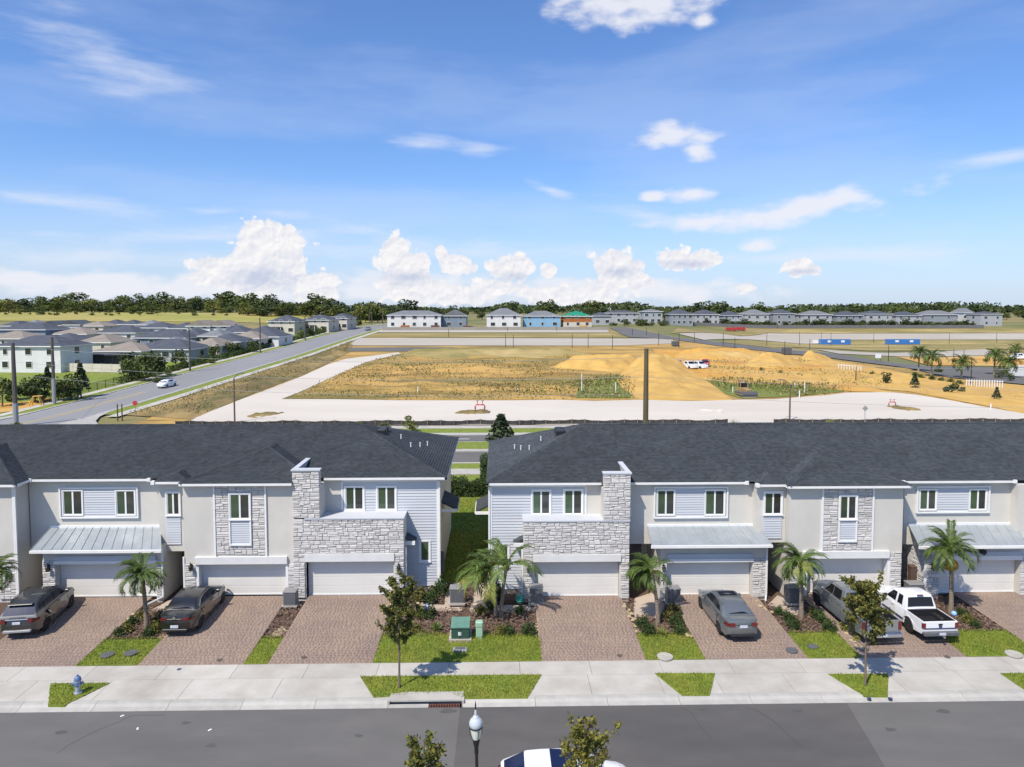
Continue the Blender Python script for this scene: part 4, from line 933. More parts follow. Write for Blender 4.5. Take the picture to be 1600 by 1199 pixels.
class Car:
    """s runs from the rear bumper (0) to the nose (L); half width wd/2."""
    def __init__(c, name, label, cat, L, wd, pnt, x, y, rz, group=None, z=0.):
        c.L, c.hw, c.p = L, wd/2, pnt; c.t = thing(name, label, cat, (x,y,z), rz, group); c.off = L/2
    def y(c, s): return s-c.off
    def part(c, n, mb, mat, par=None, smooth=False, sharp=35): return mb.build(n, mat, par or c.t, smooth=smooth, sharp=sharp)
    def wx(c, s, z, hw=None):                                   # half width of the body at (s, z)
        hw = hw or c.hw; k = max(0., z-c.zm)/max(.1, c.zt-c.zm); kb = max(0., c.zm-z)/max(.1, c.zm-.2)
        w_ = hw*(1-.07*k**1.5-.03*kb**2)
        for e, d in ((c.rr, s), (c.rf, c.L-s)):
            if d < e: w_ -= hw*.22*(1-max(d,0)/e)**2.2
        return w_
    def body(c, out, rr=.7, rf=.9, zm=.62, zt=1.0, mat=None, name='body', x0=0, lat=None):
        c.rr, c.rf, c.zm, c.zt = rr, rf, zm, zt; mb = MB(); n = len(out)
        sl = [(-1,.055),(-.985,.02),(-.93,.0),(-.6,-.004),(0,-.01),(.6,-.004),(.93,0),(.985,.02),(1,.055)]
        cx = sum(p[0] for p in out)/n; vs = []
        for f, e in sl:
            for s, z in out:
                sg = min(max(s, .0), c.L); w_ = c.wx(sg, z); xx = f*w_
                zz = z-e*(1.0 if z > zm else 0)-(.03*f*f if z > zt-.25 else 0); ss = s
                if s < rr*.5: ss += abs(f)**3*.10*(1-s/(rr*.5))
                if s > c.L-rf*.5: ss -= abs(f)**3*.16*(1-(c.L-s)/(rf*.5))
                vs.append((xx, c.y(ss), zz))
        fs = []
        for k in range(len(sl)-1):
            for i in range(n): j = (i+1)%n; fs.append((k*n+i, k*n+j, (k+1)*n+j, (k+1)*n+i))
        fs.append(tuple(range(n-1,-1,-1))); fs.append(tuple((len(sl)-1)*n+i for i in range(n)))
        mb.add(vs, fs); o = c.part(name, mb, mat or c.p, smooth=True, sharp=32)
        bm = bmesh.new(); bm.from_mesh(o.data); bmesh.ops.recalc_face_normals(bm, faces=bm.faces[:]); bm.to_mesh(o.data); bm.free()
        u = MB(); u.box(-c.hw*.8, c.hw*.8, c.y(.35), c.y(c.L-.35), .22, .5); c.part('underbody', u, m_black); return o
    def cabin(c, prof, zb, zr, wb, wr, mat=None, name='cabin'):
        c.zb, c.zr, c.wb, c.wr = zb, zr, wb, wr; mb = MB(); n = len(prof); vs = []
        sl = [(-1,.05),(-.96,.018),(-.8,.0),(0,-.012),(.8,0),(.96,.018),(1,.05)]
        for f, e in sl:
            for s, z in prof: vs.append((f*c.cw(z), c.y(s), z-(e if z > zb+.15 else 0)))
        fs = [(k*n+i, k*n+(i+1)%n, (k+1)*n+(i+1)%n, (k+1)*n+i) for k in range(len(sl)-1) for i in range(n)]
        fs.append(tuple(range(n-1,-1,-1))); fs.append(tuple((len(sl)-1)*n+i for i in range(n))); mb.add(vs, fs)
        o = c.part(name, mb, mat or c.p, smooth=True, sharp=32)
        bm = bmesh.new(); bm.from_mesh(o.data); bmesh.ops.recalc_face_normals(bm, faces=bm.faces[:]); bm.to_mesh(o.data); bm.free(); return o
    def cw(c, z): t = (z-c.zb)/(c.zr-c.zb); return c.wb+(c.wr-c.wb)*max(0,t)
    def side_glass(c, polys, name='side_window', mat=None, off=.008):
        for sg in (-1, 1):
            for P in polys:
                mb = MB(); pts = [(sg*(c.cw(z)+off), c.y(s), z) for s, z in P]; mb.poly(pts if sg > 0 else pts[::-1]); c.part(name, mb, mat or m_glass)
    def screen(c, s0, z0, s1, z1, name, mat=None, inset=.07, off=.016):
        # glass between the belt (s0,z0) and the roof (s1,z1)
        d = Vector((s1-s0, z1-z0)).normalized(); nn = Vector((-d.y, d.x)) if s1 < s0 else Vector((-d.y, d.x)); nn = nn if nn.y > 0 else -nn
        mb = MB(); R_ = []
        for k in range(5):
            t = .06+.88*k/4; s = s0+(s1-s0)*t+nn.x*off; z = z0+(z1-z0)*t+nn.y*off; w_ = c.cw(z)-inset*(1.2-.5*t)
            R_.append([(w_*f, c.y(s), z-.012*f*f) for f in (-1,-.5,0,.5,1)])
        for a, b in zip(R_, R_[1:]):
            for i in range(4): mb.quad(a[i], a[i+1], b[i+1], b[i])
        return c.part(name, mb, mat or m_glass, smooth=True)
    def panel(c, P, name, mat, off=.006, sides=(-1,1), par=None, sub=None):
        for sg in sides:
            mb = MB(); pts = [(sg*(c.wx(s,z)+off), c.y(s), z) for s, z in P]; mb.poly(pts if sg > 0 else pts[::-1]); o = c.part(name, mb, mat, par)
            if sub:
                hs, hz = sub; mb = MB(); x_ = sg*(c.wx(hs,hz)+.012); mb.box(min(x_,x_+sg*.03), max(x_,x_+sg*.03), c.y(hs)-.09, c.y(hs)+.09, hz-.018, hz+.018); c.part('handle', mb, mat, o)
    def wheels(c, s0, s1, r, wd=.22, rim=None):
        for s in (s0, s1):
            for sg in (-1, 1): wheel_parts(c.t, r, wd, sg*(c.hw-wd/2-.015), c.y(s), sg, rim or m_rim)
    def box(c, n, mat, s0, s1, x0, x1, z0, z1, b=.015, par=None):
        mb = MB(); mb.bbox(x0, x1, c.y(s0), c.y(s1), z0, z1, min(b,(x1-x0)*.3,(s1-s0)*.3,(z1-z0)*.3)); return c.part(n, mb, mat, par)
    def mirrors(c, s, z, mat):
        for sg in (-1, 1):
            x_ = sg*(c.cw(z)+.03); a, b = sorted((x_, x_+sg*.19)); c.box('mirror', mat, s-.06, s+.05, a, b, z-.02, z+.13, .03)
    def lamps(c, s, z0, z1, xi, wrap=.35, name='tail_light', mat=None, front=False):
        for sg in (-1, 1):
            pts = []; n = 5; se = c.L-s if front else s
            xo = c.wx(.12 if not front else c.L-.12, (z0+z1)/2)
            path = [(xi, se+(-.012 if not front else .012)), (xo*.86, se+(.0 if not front else .0)), (xo*.985, se+(.10 if not front else -.10)), (c.wx(wrap if not front else c.L-wrap, (z0+z1)/2)+.012, se+(wrap if not front else -wrap))]
            mb = MB()
            for (xa, sa), (xb, sb) in zip(path, path[1:]): mb.quad((sg*xa,c.y(sa),z0), (sg*xb,c.y(sb),z0+.02), (sg*xb,c.y(sb),z1-.01), (sg*xa,c.y(sa),z1))
            mb.quad((sg*path[0][0],c.y(path[0][1]),z1),(sg*path[1][0],c.y(path[1][1]),z1),(sg*path[1][0],c.y(path[1][1]+(.08 if not front else -.08)),z1+.01),(sg*path[0][0],c.y(path[0][1]+(.08 if not front else -.08)),z1+.01))
            c.part(name, mb, mat or m_red)
def arch(s, r, z0=.30, n=8):                                     # wheel-arch points from front to rear (s decreasing)
    return [(s+r*math.cos(math.pi*k/n), max(z0*.8, .34+r*math.sin(math.pi*k/n)-.02)) for k in range(n+1)]
def sedan(label, x, y, rz, pnt, L=4.8, wd=1.84, group=None, wheel_r=.335, roofglass=True, z=0., name='parked_car', chrome_line=False, rim=None, pz=.70, lz=(.75,.90)):
    c = Car(name, label, 'car', L, wd, pnt, x, y, rz, group, z)
    ra, fa = .95, L-.93
    out = [(L-.03,.30),(L-.25,.22)]+arch(fa,.37)+[(fa-.5,.21),(ra+.5,.21)]+arch(ra,.37)+[(.25,.24),(.05,.34),(.0,.62),(.03,.88),(.07,1.02),(.35,1.06),(.8,1.04),(1.25,1.0),(2.4,.96),(3.2,.96),(3.6,.97),(4.1,.90),(L-.35,.80),(L-.08,.68),(L,.5)]
    c.body(out[::-1], zt=1.02)
    c.cabin([(.62,.92),(.70,1.03),(1.05,1.24),(1.35,1.385),(1.75,1.435),(2.3,1.45),(2.75,1.41),(3.05,1.29),(3.62,.96),(3.62,.9)], .98, 1.45, wd/2*.89, wd/2*.66)
    c.screen(.72,1.035,1.40,1.40,'rear_window'); c.screen(3.60,.975,2.80,1.40,'windscreen')
    c.side_glass([[(1.85,1.04),(2.05,1.04),(2.02,1.34),(1.93,1.345),(1.55,1.30),(1.12,1.08)][::1] if False else [(1.15,1.07),(2.12,1.04),(2.10,1.345),(1.78,1.335),(1.45,1.25)],[(2.18,1.04),(3.22,1.03),(2.82,1.30),(2.55,1.345),(2.16,1.345)]])
    if roofglass: 
        mb = MB(); mb.poly([(-.46,c.y(2.05),1.462),(.46,c.y(2.05),1.462),(.44,c.y(2.62),1.449),(-.44,c.y(2.62),1.449)]); c.part('sunroof', mb, m_glass)
    dr = [(1.30,.36),(2.13,.30),(2.13,.96),(1.12,.97),(1.25,.7)]; df = [(2.16,.30),(3.30,.30),(3.36,.5),(3.28,.95),(2.16,.96)]
    c.panel(dr, 'door', pnt, sub=(1.40,.86)); c.panel(df, 'door', pnt, sub=(2.38,.86))
    c.wheels(ra, fa, wheel_r, .21, rim); c.mirrors(3.12, .98, pnt)
    c.lamps(.0, *lz, .40); c.lamps(.06, .58, .72, .55, .45, 'headlight', m_white, True)
    c.box('number_plate', m_plate, -.035, -.008, -.19, .19, pz, pz+.13, .004)
    c.box('bumper', m_black, -.02, .12, -.60, .60, .27, .37, .02)
    c.box('boot_trim', pnt, -.025, .03, -.36, .36, .865, .885, .005)
    if chrome_line:
        for sg in (-1,1):
            mb = MB(); mb.tube([(sg*(c.cw(zz)+.014), c.y(ss), zz) for ss, zz in [(1.08,1.06),(1.42,1.275),(1.78,1.36),(2.55,1.37),(2.86,1.31)]], .014, 5); c.part('window_strip', mb, m_chrome)
        mb = MB(); mb.lathe([(.075,-.02),(.075,.0),(.05,.012)], (0,c.y(-.012),.93), 12, axis='y'); c.part('badge', mb, m_chrome)
    return c
# black saloon on the second drive, grey saloon on the fifth
def mid(a, b): return ((a[0]+b[0])/2, (a[1]+b[1])/2)
m_rimb = M('rim_dark', (.09,.09,.095), None, rough=.3, metal=.7)
p = GY(297,992); yr = p[1]
sedan('black sedan with silver badge on the driveway behind the hydrant', -15.85, yr+2.05, R(1.0), m_pblk, 4.85, 1.85, 'cars parked on the driveways', chrome_line=True, rim=m_rimb, roofglass=False, pz=.44, lz=(.80,.90), z=ZY(yr+2.4))
p = GY(1152,1000)
sedan('grey sedan with dark sunroof on the driveway between two palms', 11.8, p[1]+2.0, R(1.5), m_pgrey, 4.8, 1.82, 'cars parked on the driveways', z=ZY(p[1]+2.4))
# charcoal SUV on the first drive
def suv(label, x, y, rz, pnt, L=4.6, wd=1.87, group=None, z=0., rails=True, pano=False, glass=None, name='parked_car', fast=False):
    c = Car(name, label, 'car', L, wd, pnt, x, y, rz, group, z); ra, fa = .92, L-.92
    out = [(L-.03,.36),(L-.22,.27)]+arch(fa,.41)+[(fa-.5,.26),(ra+.5,.26)]+arch(ra,.41)+[(.25,.30),(.04,.42),(.0,.70),(.05,.95),(.12,1.05),(1.0,1.07),(3.0,1.05),(3.5,1.06),(4.0,1.0),(L-.3,.92),(L-.06,.78),(L,.55)]
    c.body(out[::-1], zt=1.1, zm=.66, rr=.6)
    c.cabin([(.10,1.0),(.18,1.10),(.80,1.46),(.95,1.53),(1.4,1.58),(2.1,1.60),(2.65,1.56),(2.95,1.45),(3.55,1.06),(3.55,.98)] if fast else [(.10,1.0),(.18,1.12),(.48,1.48),(.62,1.585),(1.2,1.635),(2.1,1.65),(2.65,1.60),(2.95,1.48),(3.55,1.06),(3.55,.98)], 1.04, 1.65, wd/2*.90, wd/2*.69)
    c.screen(.17,1.10,*((.92,1.525) if fast else (.50,1.50)),'rear_window', glass or m_glassb); c.screen(3.52,1.07,2.72,1.545 if fast else 1.585,'windscreen', glass)
    c.side_glass(([] if fast else [[(.55,1.22),(.98,1.12),(1.02,1.46),(.75,1.44)]])+[[(1.06,1.11),(2.02,1.10),(2.02,1.50),(1.07,1.44)],[(2.08,1.10),(3.15,1.10),(2.75,1.44),(2.55,1.49),(2.08,1.50)]])
    if rails:
        for sg in (-1,1):
            mb = MB(); mb.tube([(sg*.60,c.y(.75),1.58),(sg*.60,c.y(.85),1.66),(sg*.60,c.y(1.7),1.69),(sg*.59,c.y(2.4),1.675),(sg*.58,c.y(2.55),1.60)], .02, 5); c.part('roof_rail', mb, m_black)
    if pano: mb = MB(); mb.poly([(-.54,c.y(1.72),1.632),(.54,c.y(1.72),1.632),(.52,c.y(2.55),1.612),(-.52,c.y(2.55),1.612)]); c.part('sunroof', mb, glass or m_glass)
    if not fast: c.box('spoiler', pnt, .36, .66, -.56, .56, 1.55, 1.59, .015)
    c.panel([(1.30,.42),(2.05,.36),(2.05,1.03),(1.05,1.04),(1.25,.8)], 'door', pnt, sub=(1.25,.95)); c.panel([(2.08,.36),(3.25,.36),(3.3,.6),(3.2,1.02),(2.08,1.03)], 'door', pnt, sub=(2.3,.95))
    c.panel([(1.38,.28),(3.2,.28),(3.2,.38),(1.38,.38)], 'sill', m_greyd)
    c.wheels(ra, fa, .37, .23); c.mirrors(3.1, 1.1, pnt)
    c.lamps(.0, .80, .97, .50, .35); c.lamps(.06, .62, .78, .6, .3, 'headlight', m_white, True)
    c.box('light_bar', m_grey, -.02, .05, -.5, .5, .97, .995, .005)
    c.box('number_plate', m_plate, -.035, -.008, -.18, .18, .76, .88, .004)
    c.box('bumper', m_grey, -.04, .14, -.62, .62, .36, .46, .02)
    return c
p = GY(32,1000)
suv('charcoal SUV parked on the driveway at the left edge', -23.65, p[1]+2.1, R(8), m_pdark, 4.55, 1.87, 'cars parked on the driveways', z=ZY(p[1]+2.2))
c_ = suv('white car cut off by the bottom picture edge', 2.3, 22.15, R(-90), m_pwht, 4.6, 1.85, None, rails=False, pano=True, z=-.1, glass=m_glassb, fast=True)
# pickups
def pickup(label, x, y, rz, pnt, L, wd, cabL, crew, zb, zr, group=None, z=0., liner=True, stripe=None, tow=False, open_bed=True):
    c = Car('pickup_truck', label, 'pickup truck', L, wd, pnt, x, y, rz, group, z); ra, fa = 1.15, L-.98; bl = L-1.35-cabL; rl = zb-.03; hw = c.hw
    out = [(L-.03,.42),(L-.15,.34)]+arch(fa,.44)+[(fa-.52,.33),(bl+.0,.33),(bl+.0,zb),(L-1.5,zb),(L-1.3,zb),(L-.6,zb-.03),(L-.1,zb-.12),(L,zb-.35)]
    c.body(out[::-1], zt=zb, zm=.7, rr=.01, rf=.9)
    s0, s1 = bl+.03, L-1.30
    c.cabin([(s0,zb-.05),(s0+.02,zb+.08),(s0+.12,zr-.08),(s0+.22,zr-.01),(s0+.8,zr+.01),(s1-1.05,zr),(s1-.80,zr-.05),(s1,zb+.02),(s1,zb-.06)], zb-.02, zr, hw*.91, hw*.73)
    c.screen(s0+.01,zb+.06,s0+.13,zr-.08,'rear_window',inset=.09,off=.02); c.screen(s1-.02,zb+.04,s1-.78,zr-.07,'windscreen')
    zg0, zg1 = zb+.06, zr-.12
    if crew: c.side_glass([[(s0+.32,zg0),(s0+1.05,zg0),(s0+1.05,zg1),(s0+.40,zg1)],[(s0+1.12,zg0),(s1-.42,zg0),(s1-.85,zg1-.02),(s0+1.12,zg1)]])
    else: c.side_glass([[(s0+.30,zg0),(s0+.70,zg0),(s0+.70,zg1),(s0+.36,zg1)],[(s0+.85,zg0),(s1-.40,zg0),(s1-.85,zg1-.02),(s0+.85,zg1)]])
    sm_ = s0+(1.08 if crew else .78)
    c.panel([(sm_,.40),(s1-.15,.40),(s1-.12,zb-.05),(sm_,zb-.04)], 'door', pnt, off=.008, sub=(sm_+.2,zb-.12))
    if crew: c.panel([(s0+.15,.42),(sm_-.04,.40),(sm_-.04,zb-.04),(s0+.15,zb-.04)], 'door', pnt, off=.008, sub=(s0+.35,zb-.12))
    # the bed
    n = 8; ap = [(ra+.45*math.cos(math.pi*k/n), .36+.45*math.sin(math.pi*k/n)) for k in range(n+1)]
    oc = [(bl-.02,.36)]+ap+[(.10,.42),(.04,.55),(.04,rl-.02),(.1,rl),(bl-.02,rl)]
    for sg in (-1,1):
        mb = MB(); k = len(oc); xo, xi = sg*(hw-.005), sg*(hw-.10)
        mb.add([(xo*(1-.025*(zz > rl-.1)), c.y(s), zz) for s, zz in oc]+[(xi, c.y(s), zz) for s, zz in oc], [tuple(range(k)), tuple(range(2*k-1,k-1,-1))]+[(i,k+i,k+(i+1)%k,(i+1)%k) for i in range(k)])
        o = c.part('bed_side', mb, pnt)
        bm = bmesh.new(); bm.from_mesh(o.data); bmesh.ops.recalc_face_normals(bm, faces=bm.faces[:]); bm.to_mesh(o.data); bm.free()
    lm = m_black if liner else m_greyd
    mb = MB(); mb.box(-hw+.10, hw-.10, c.y(.10), c.y(bl-.05), .62, .66)
    mb.box(-hw+.101, -hw+.13, c.y(.11), c.y(bl-.06), .66, rl+.012); mb.box(hw-.13, hw-.101, c.y(.11), c.y(bl-.06), .66, rl+.012); mb.box(-hw+.14, hw-.14, c.y(bl-.08), c.y(bl-.05), .66, rl+.01)
    for sg in (-1,1): mb.bbox(*sorted((sg*(hw-.14), sg*(hw-.36))), c.y(ra-.42), c.y(ra+.42), .66, .86, .05)
    c.part('bed_liner', mb, lm)
    mb = MB(); mb.bbox(-hw+.11, hw-.11, c.y(.02), c.y(.10), .56, rl+.005, .015); tg = c.part('tailgate', mb, pnt)
    mb = MB(); mb.bbox(-.11, .11, c.y(-.002), c.y(.018), rl-.16, rl-.09, .01); c.part('handle', mb, m_black, tg)
    if stripe:
        mb = MB(); mb.box(-hw+.12, hw-.12, c.y(.005), c.y(.019), .66, .72); c.part('stripe', mb, stripe, tg); mb = MB(); mb.lathe([(.085,-.006),(.085,.006)], (0,c.y(.010),rl-.24), 12, axis='y'); c.part('badge', mb, m_pnavy, tg)
        c.panel([(bl+.02,.44),(fa-.5,.44),(fa-.5,.56),(bl+.02,.56)], 'side_stripe', stripe, off=.012)
    for sg in (-1,1):
        a, b = sorted((sg*(hw-.005), sg*(hw-.17))); c.box('tail_light', m_red, -.005, .12, a, b, .70, rl-.06, .02)
    mb = MB(); mb.bbox(-hw+.02, hw-.02, c.y(-.16), c.y(.02), .40, .58, .04); c.part('bumper', mb, m_greyd if stripe else m_chrome)
    c.box('number_plate', m_plate, -.18, -.162, -.16, .16, .44, .56, .004)
    if tow: mb = MB(); mb.box(-.04, .04, c.y(-.34), c.y(-.1), .36, .41); mb.lathe([(.02,.41),(.035,.45),(.03,.50)], (0,c.y(-.31),0), 8); c.part('tow_hitch', mb, m_chrome)
    c.box('brake_light', m_red, s0+.05, s0+.12, -.16, .16, zr-.015, zr+.02, .01)
    c.wheels(ra, fa, .40 if crew else .37, .25); c.mirrors(s1-.45, zb+.03, m_black if stripe else pnt)
    c.lamps(.05, zb-.34, zb-.16, .6, .3, 'headlight', m_white, True)
    for s in (ra, fa): c.panel([(s+.50*math.cos(math.pi*k/8), .36+.50*math.sin(math.pi*k/8)) for k in range(9)]+[(s+.44*math.cos(math.pi*k/8), .36+.44*math.sin(math.pi*k/8)) for k in range(8,-1,-1)], 'arch_trim', m_black if not stripe else pnt, off=.012)
    return c
p = GY(1459,1003)
pickup('white pickup with open black bed parked right of the small tree', 21.25, p[1]+2.15, R(2.), m_pwht, 4.85, 1.78, 2.0, False, 1.05, 1.68, 'pickups parked on the driveways', ZY(p[1]+2.5), True, m_pnavy, True)
p = GY(1357,1001)
pickup('grey pickup half hidden behind the small olive tree', 18.3, p[1]+2.15, R(2.5), m_psil, 5.5, 1.93, 2.25, True, 1.18, 1.82, 'pickups parked on the driveways', ZY(p[1]+2.7), True)
# ------------------------------------------------------------------ planting
def leafquads(C, size, mat, name, up=.5, asp=.55):
    """C (n,3) leaf centres -> mesh of small leaf-shaped quads"""
    n = len(C); a = nrg.normal(0,1,(n,3)); a /= np.linalg.norm(a,axis=1)[:,None]; b = nrg.normal(0,1,(n,3)); b[:,2] += up
    b = np.cross(a,b); b /= np.linalg.norm(b,axis=1)[:,None]+1e-9; s = size*nrg.uniform(.6,1.25,n)[:,None]; V = np.zeros((n,4,3))
    V[:,0] = C-a*s; V[:,1] = C+b*s*asp; V[:,2] = C+a*s; V[:,3] = C-b*s*asp
    return npmesh(name, V.reshape(-1,3), np.arange(n*4).reshape(-1,4), mat, nrg.random(n))
def frond_mesh(L, droop, mat, npair=44, ll=.40, w_=.0095):
    pts = []; p = Vector((0,0,0)); ang = 0.
    n = 14
    for i in range(n+1):
        pts.append(p.copy()); t = i/n; p = p+Vector((math.cos(ang),0,math.sin(ang)))*(L/n); ang -= droop/n*(.4+1.2*t)
    V, F, rv = [], [], []
    def q(a,b,c,d): i=len(V); V.extend([a,b,c,d]); F.append((i,i+1,i+2,i+3)); rv.append(rnd.random())
    for a, b in zip(pts, pts[1:]):
        w2 = .018; q(a+Vector((0,-w2,0)), a+Vector((0,w2,0)), b+Vector((0,w2*.8,0)), b+Vector((0,-w2*.8,0)))
        q(a+Vector((0,0,-w2)), a+Vector((0,0,w2)), b+Vector((0,0,w2)), b+Vector((0,0,-w2)))
    for k in range(npair):
        t = .16+.84*k/(npair-1); i = min(n-1, int(t*n)); f = t*n-i; c = pts[i].lerp(pts[i+1], f); d = (pts[i+1]-pts[i]).normalized()
        l = ll*L*(.35+1.5*t*(1.25-t)**.7)*.62*rnd.uniform(.85,1.15)
        for sg in (-1,1):
            e = (d*.75+Vector((0,sg*.85,0))+Vector((0,0,rnd.uniform(-.25,.15)))).normalized(); m_ = c+e*l*.55; tip = c+e*l+Vector((0,0,-l*rnd.uniform(.15,.5)))
            s_ = d.cross(e).cross(e).normalized()*w_*1.2
            q(c-s_*.5, m_-s_, tip, m_+s_)
    return npmesh('frond', np.array([tuple(v) for v in V]), np.array(F), mat, np.array(rv))
FR = [frond_mesh(1.0, d, m_frond) for d in (1.5,2.1,2.7)]; FRY = frond_mesh(1.0, 2.3, m_frondy, 26); FRP = frond_mesh(1.0, 2.2, m_frondp)
def palm(label, x, y, z, th, fl, n, lean=(0,0), wind=None, pale=0, multi=1, dead=0, r=.10, group='palms in the front beds', name='palm_tree', up=0):
    t = thing(name, label, 'palm tree', (x,y,z), 0, group)
    for m in range(multi):
        a = 2.1*m+.4; ox, oy = (0,0) if multi == 1 else (.16*math.cos(a), .16*math.sin(a)); h = th*(1-.12*m)
        lx, ly = lean[0]+ox*2, lean[1]+oy*2
        path_ = [(ox+lx*(k/6)**2, oy+ly*(k/6)**2, -.15+(h+.15)*k/6) for k in range(7)]
        mb = MB(); rr = r/(1+.35*(multi-1)); mb.tube(path_, [rr*1.5,rr*1.15,rr,rr*.95,rr*.95,rr*1.0,rr*.9], 9)
        for k in range(int(h/.14)):                              # leaf-base rings
            f = (k+.5)*.14/h; i = min(5,int(f*6)); p = Vector(path_[i]).lerp(Vector(path_[i+1]), f*6-i); aa = rnd.uniform(0,6.28)
            mb.lathe([(rr*1.03,-.03),(rr*1.17,.02),(rr*1.02,.035)], tuple(p), 9)
        mb.build('trunk', m_palmb, t)
        top = path_[-1]; nn = int(n*1.45)//multi
        for k in range(nn):
            az = 2.39996*k+m; f = k/nn; el = R(74)-R(78 if not dead else 58)*f+rnd.uniform(-.15,.15); L = fl*rnd.uniform(.82,1.12)*(.85+.3*min(f,.5))
            if wind and math.cos(az-wind[0]) < -.2 and rnd.random() < wind[1]: az = wind[0]+rnd.uniform(-1,1); el = max(el, R(15))
            me = FRP if rnd.random() < pale and f > .4 else FR[min(2,int(f*3))]
            ob('frond', me, t, (top[0],top[1],top[2]-.12*f), (rnd.uniform(-.3,.3), -el, az), (L,L*1.05,L))
        for k in range(up): ob('frond', FR[0], t, top, (0, -R(84-4*k), 1.+2*k), (fl*1.15,fl*.8,fl*1.15))
        for k in range(dead):
            o = ob('dead_frond', FRY, t, (top[0],top[1],top[2]-.42), (0, R(20+9*(k%3)), 2*math.pi*k/dead), (fl*.5,fl*.8,fl*.5)); o['label'] = 'dry yellow hanging frond'
        mb = MB(); mb.lathe([(.02,-.35),(rr*1.3,-.28),(rr*1.5,-.05),(rr*.6,.12)], top, 8); mb.build('crown_shaft', m_frondp, t)
    return t
def at(px, py): q = GY(px,py); return q[0], q[1], ZY(q[1])
palm('palm with a slim trunk between the SUV and the black sedan', *at(229,978), 2.75, 1.35, 20, (-.12,-.1), (R(180),.5))
palm('wide multi-stemmed palm with drooping yellow-tipped fronds beside the path', *at(779,963), 2.65, 1.95, 19, (0,0), (R(185),.6), pale=.5, multi=2, r=.12)
palm('leaning bushy palm next to the entry left of the grey sedan', *at(1028,972), 2.6, 1.35, 20, (-.35,.2), (R(150),.6), r=.09)
palm('palm with pale left fronds between grey sedan and grey pickup', *at(1252,964), 2.95, 1.4, 20, (-.1,0), (R(160),.35), pale=.35)
palm('palm with a tuft of dead yellow fronds, right of the white pickup', *at(1486,954), 3.3, 1.5, 18, (-.15,0), (R(160),.35), dead=22, up=2)
palm('palm cut off by the left picture edge', *at(-6,972), 2.7, 1.35, 18, (0,0))
def small_tree(label, x, y, z, h, th, cr, mats, n, seed, group='young street trees', sparse=1., lean=0., top=.25, bare=0):
    r0 = random.Random(seed); t = thing('street_tree', label, 'tree', (x,y,z), 0, group); mb = MB(); C = []
    tp = [(lean*f*f, .03*math.sin(5*f), h*.9*f) for f in [k/8 for k in range(9)]]
    tp[0] = (0,0,-.1); mb.tube(tp, [.055-.043*k/8 for k in range(9)], 7)
    nb = 26
    for i in range(nb):
        f = th/h+(1-th/h)*.85*(i/nb)**.9; az = 2.39996*i+r0.uniform(-.4,.4); prof = math.sin(math.pi*min(1,max(.12,(f-th/h)/(1-th/h)*.72+.25)))**.8
        L = cr*prof*r0.uniform(.75,1.2)*1.15; up = R(r0.uniform(35,65)); b = Vector((lean*f*f,0,h*.9*f)); d = Vector((math.cos(az)*math.cos(up), math.sin(az)*math.cos(up), math.sin(up)))
        p1 = b+d*L*.5+Vector((0,0,.04)); p2 = b+d*L+Vector((math.cos(az)*.08,math.sin(az)*.08,.12)); mb.tube([b,p1,p2], [.016,.010,.004], 4)
        for k in range(5):
            q0 = b.lerp(p2, r0.uniform(.35,1)); q1 = q0+Vector((r0.gauss(0,.16),r0.gauss(0,.16),r0.uniform(.05,.32)))*cr; mb.tube([q0,q1],[.006,.003],3)
            if r0.random() < bare: continue
            for j in range(int(n/nb/5)):
                c = q0.lerp(q1, r0.uniform(.1,1.15)); C.append((c.x+r0.gauss(0,.055), c.y+r0.gauss(0,.055), c.z+r0.gauss(0,.05)))
    mb.build('trunk', m_bark, t); C = np.array(C); k = nrg.random(len(C)); 
    sel = k < mats[1]
    ob('crown', leafquads(C[~sel], .068, mats[0], 'crown', .3), t)
    if sel.any(): ob('crown', leafquads(C[sel], .06, mats[2], 'crown', .3), t)
    return t
small_tree('slim young tree with russet green crown by the storm drain', *G(624,1076), 0., 5.15, 1.85, .92, (m_leafo,.42,m_leafg), 9500, 11, lean=.05, bare=.18)
small_tree('young olive-green tree in the verge before the grey pickup', *G(1352,1073), 0., 5.0, 1.7, 1.0, (m_leafo,.25,m_leafg), 8000, 5, lean=-.08)
small_tree('thin green treetop left of the lamp post at the bottom edge', -2.05, 19.0, 0., 4.75, 1.5, .62, (m_leafo,.35,m_leafg), 5200, 23, bare=.2)
small_tree('sparse treetop with bare brown twigs in front of the white car', 2.55, 19.2, 0., 5.0, 1.5, .9, (m_leafo,.18,m_leafy), 4600, 31, bare=.3)
# low shrubs in the beds
def shrub_mesh(mat, r, h, n, sz, seed, spiky=False):
    q = np.random.default_rng(seed); u = q.normal(0,1,(n,3)); u /= np.linalg.norm(u,axis=1)[:,None]; u[:,2] = abs(u[:,2]); rad = q.uniform(.55,1.,n)[:,None]
    lump = 1+.22*np.sin(u[:,:1]*5+seed)+.18*np.cos(u[:,1:2]*6+seed)
    C = u*rad*lump*np.array([[r,r,h]]); return leafquads(C, sz, mat, 'foliage', .6)
SH = [shrub_mesh(m, r, h, n, .055, i) for i, (m, r, h, n) in enumerate([(m_leafg,.34,.42,520),(m_leafo,.36,.40,520),(m_leafg,.42,.48,640),(m_leafr,.34,.36,420)])]
def stem_mesh():
    mb = MB()
    for k in range(5): a = k*1.3; mb.tube([(0,0,-.05),(.06*math.cos(a),.06*math.sin(a),.12),(.16*math.cos(a),.16*math.sin(a),.3)],[.012,.009,.005],4)
    return mb.mesh('stems', m_bark)
STEM = stem_mesh()
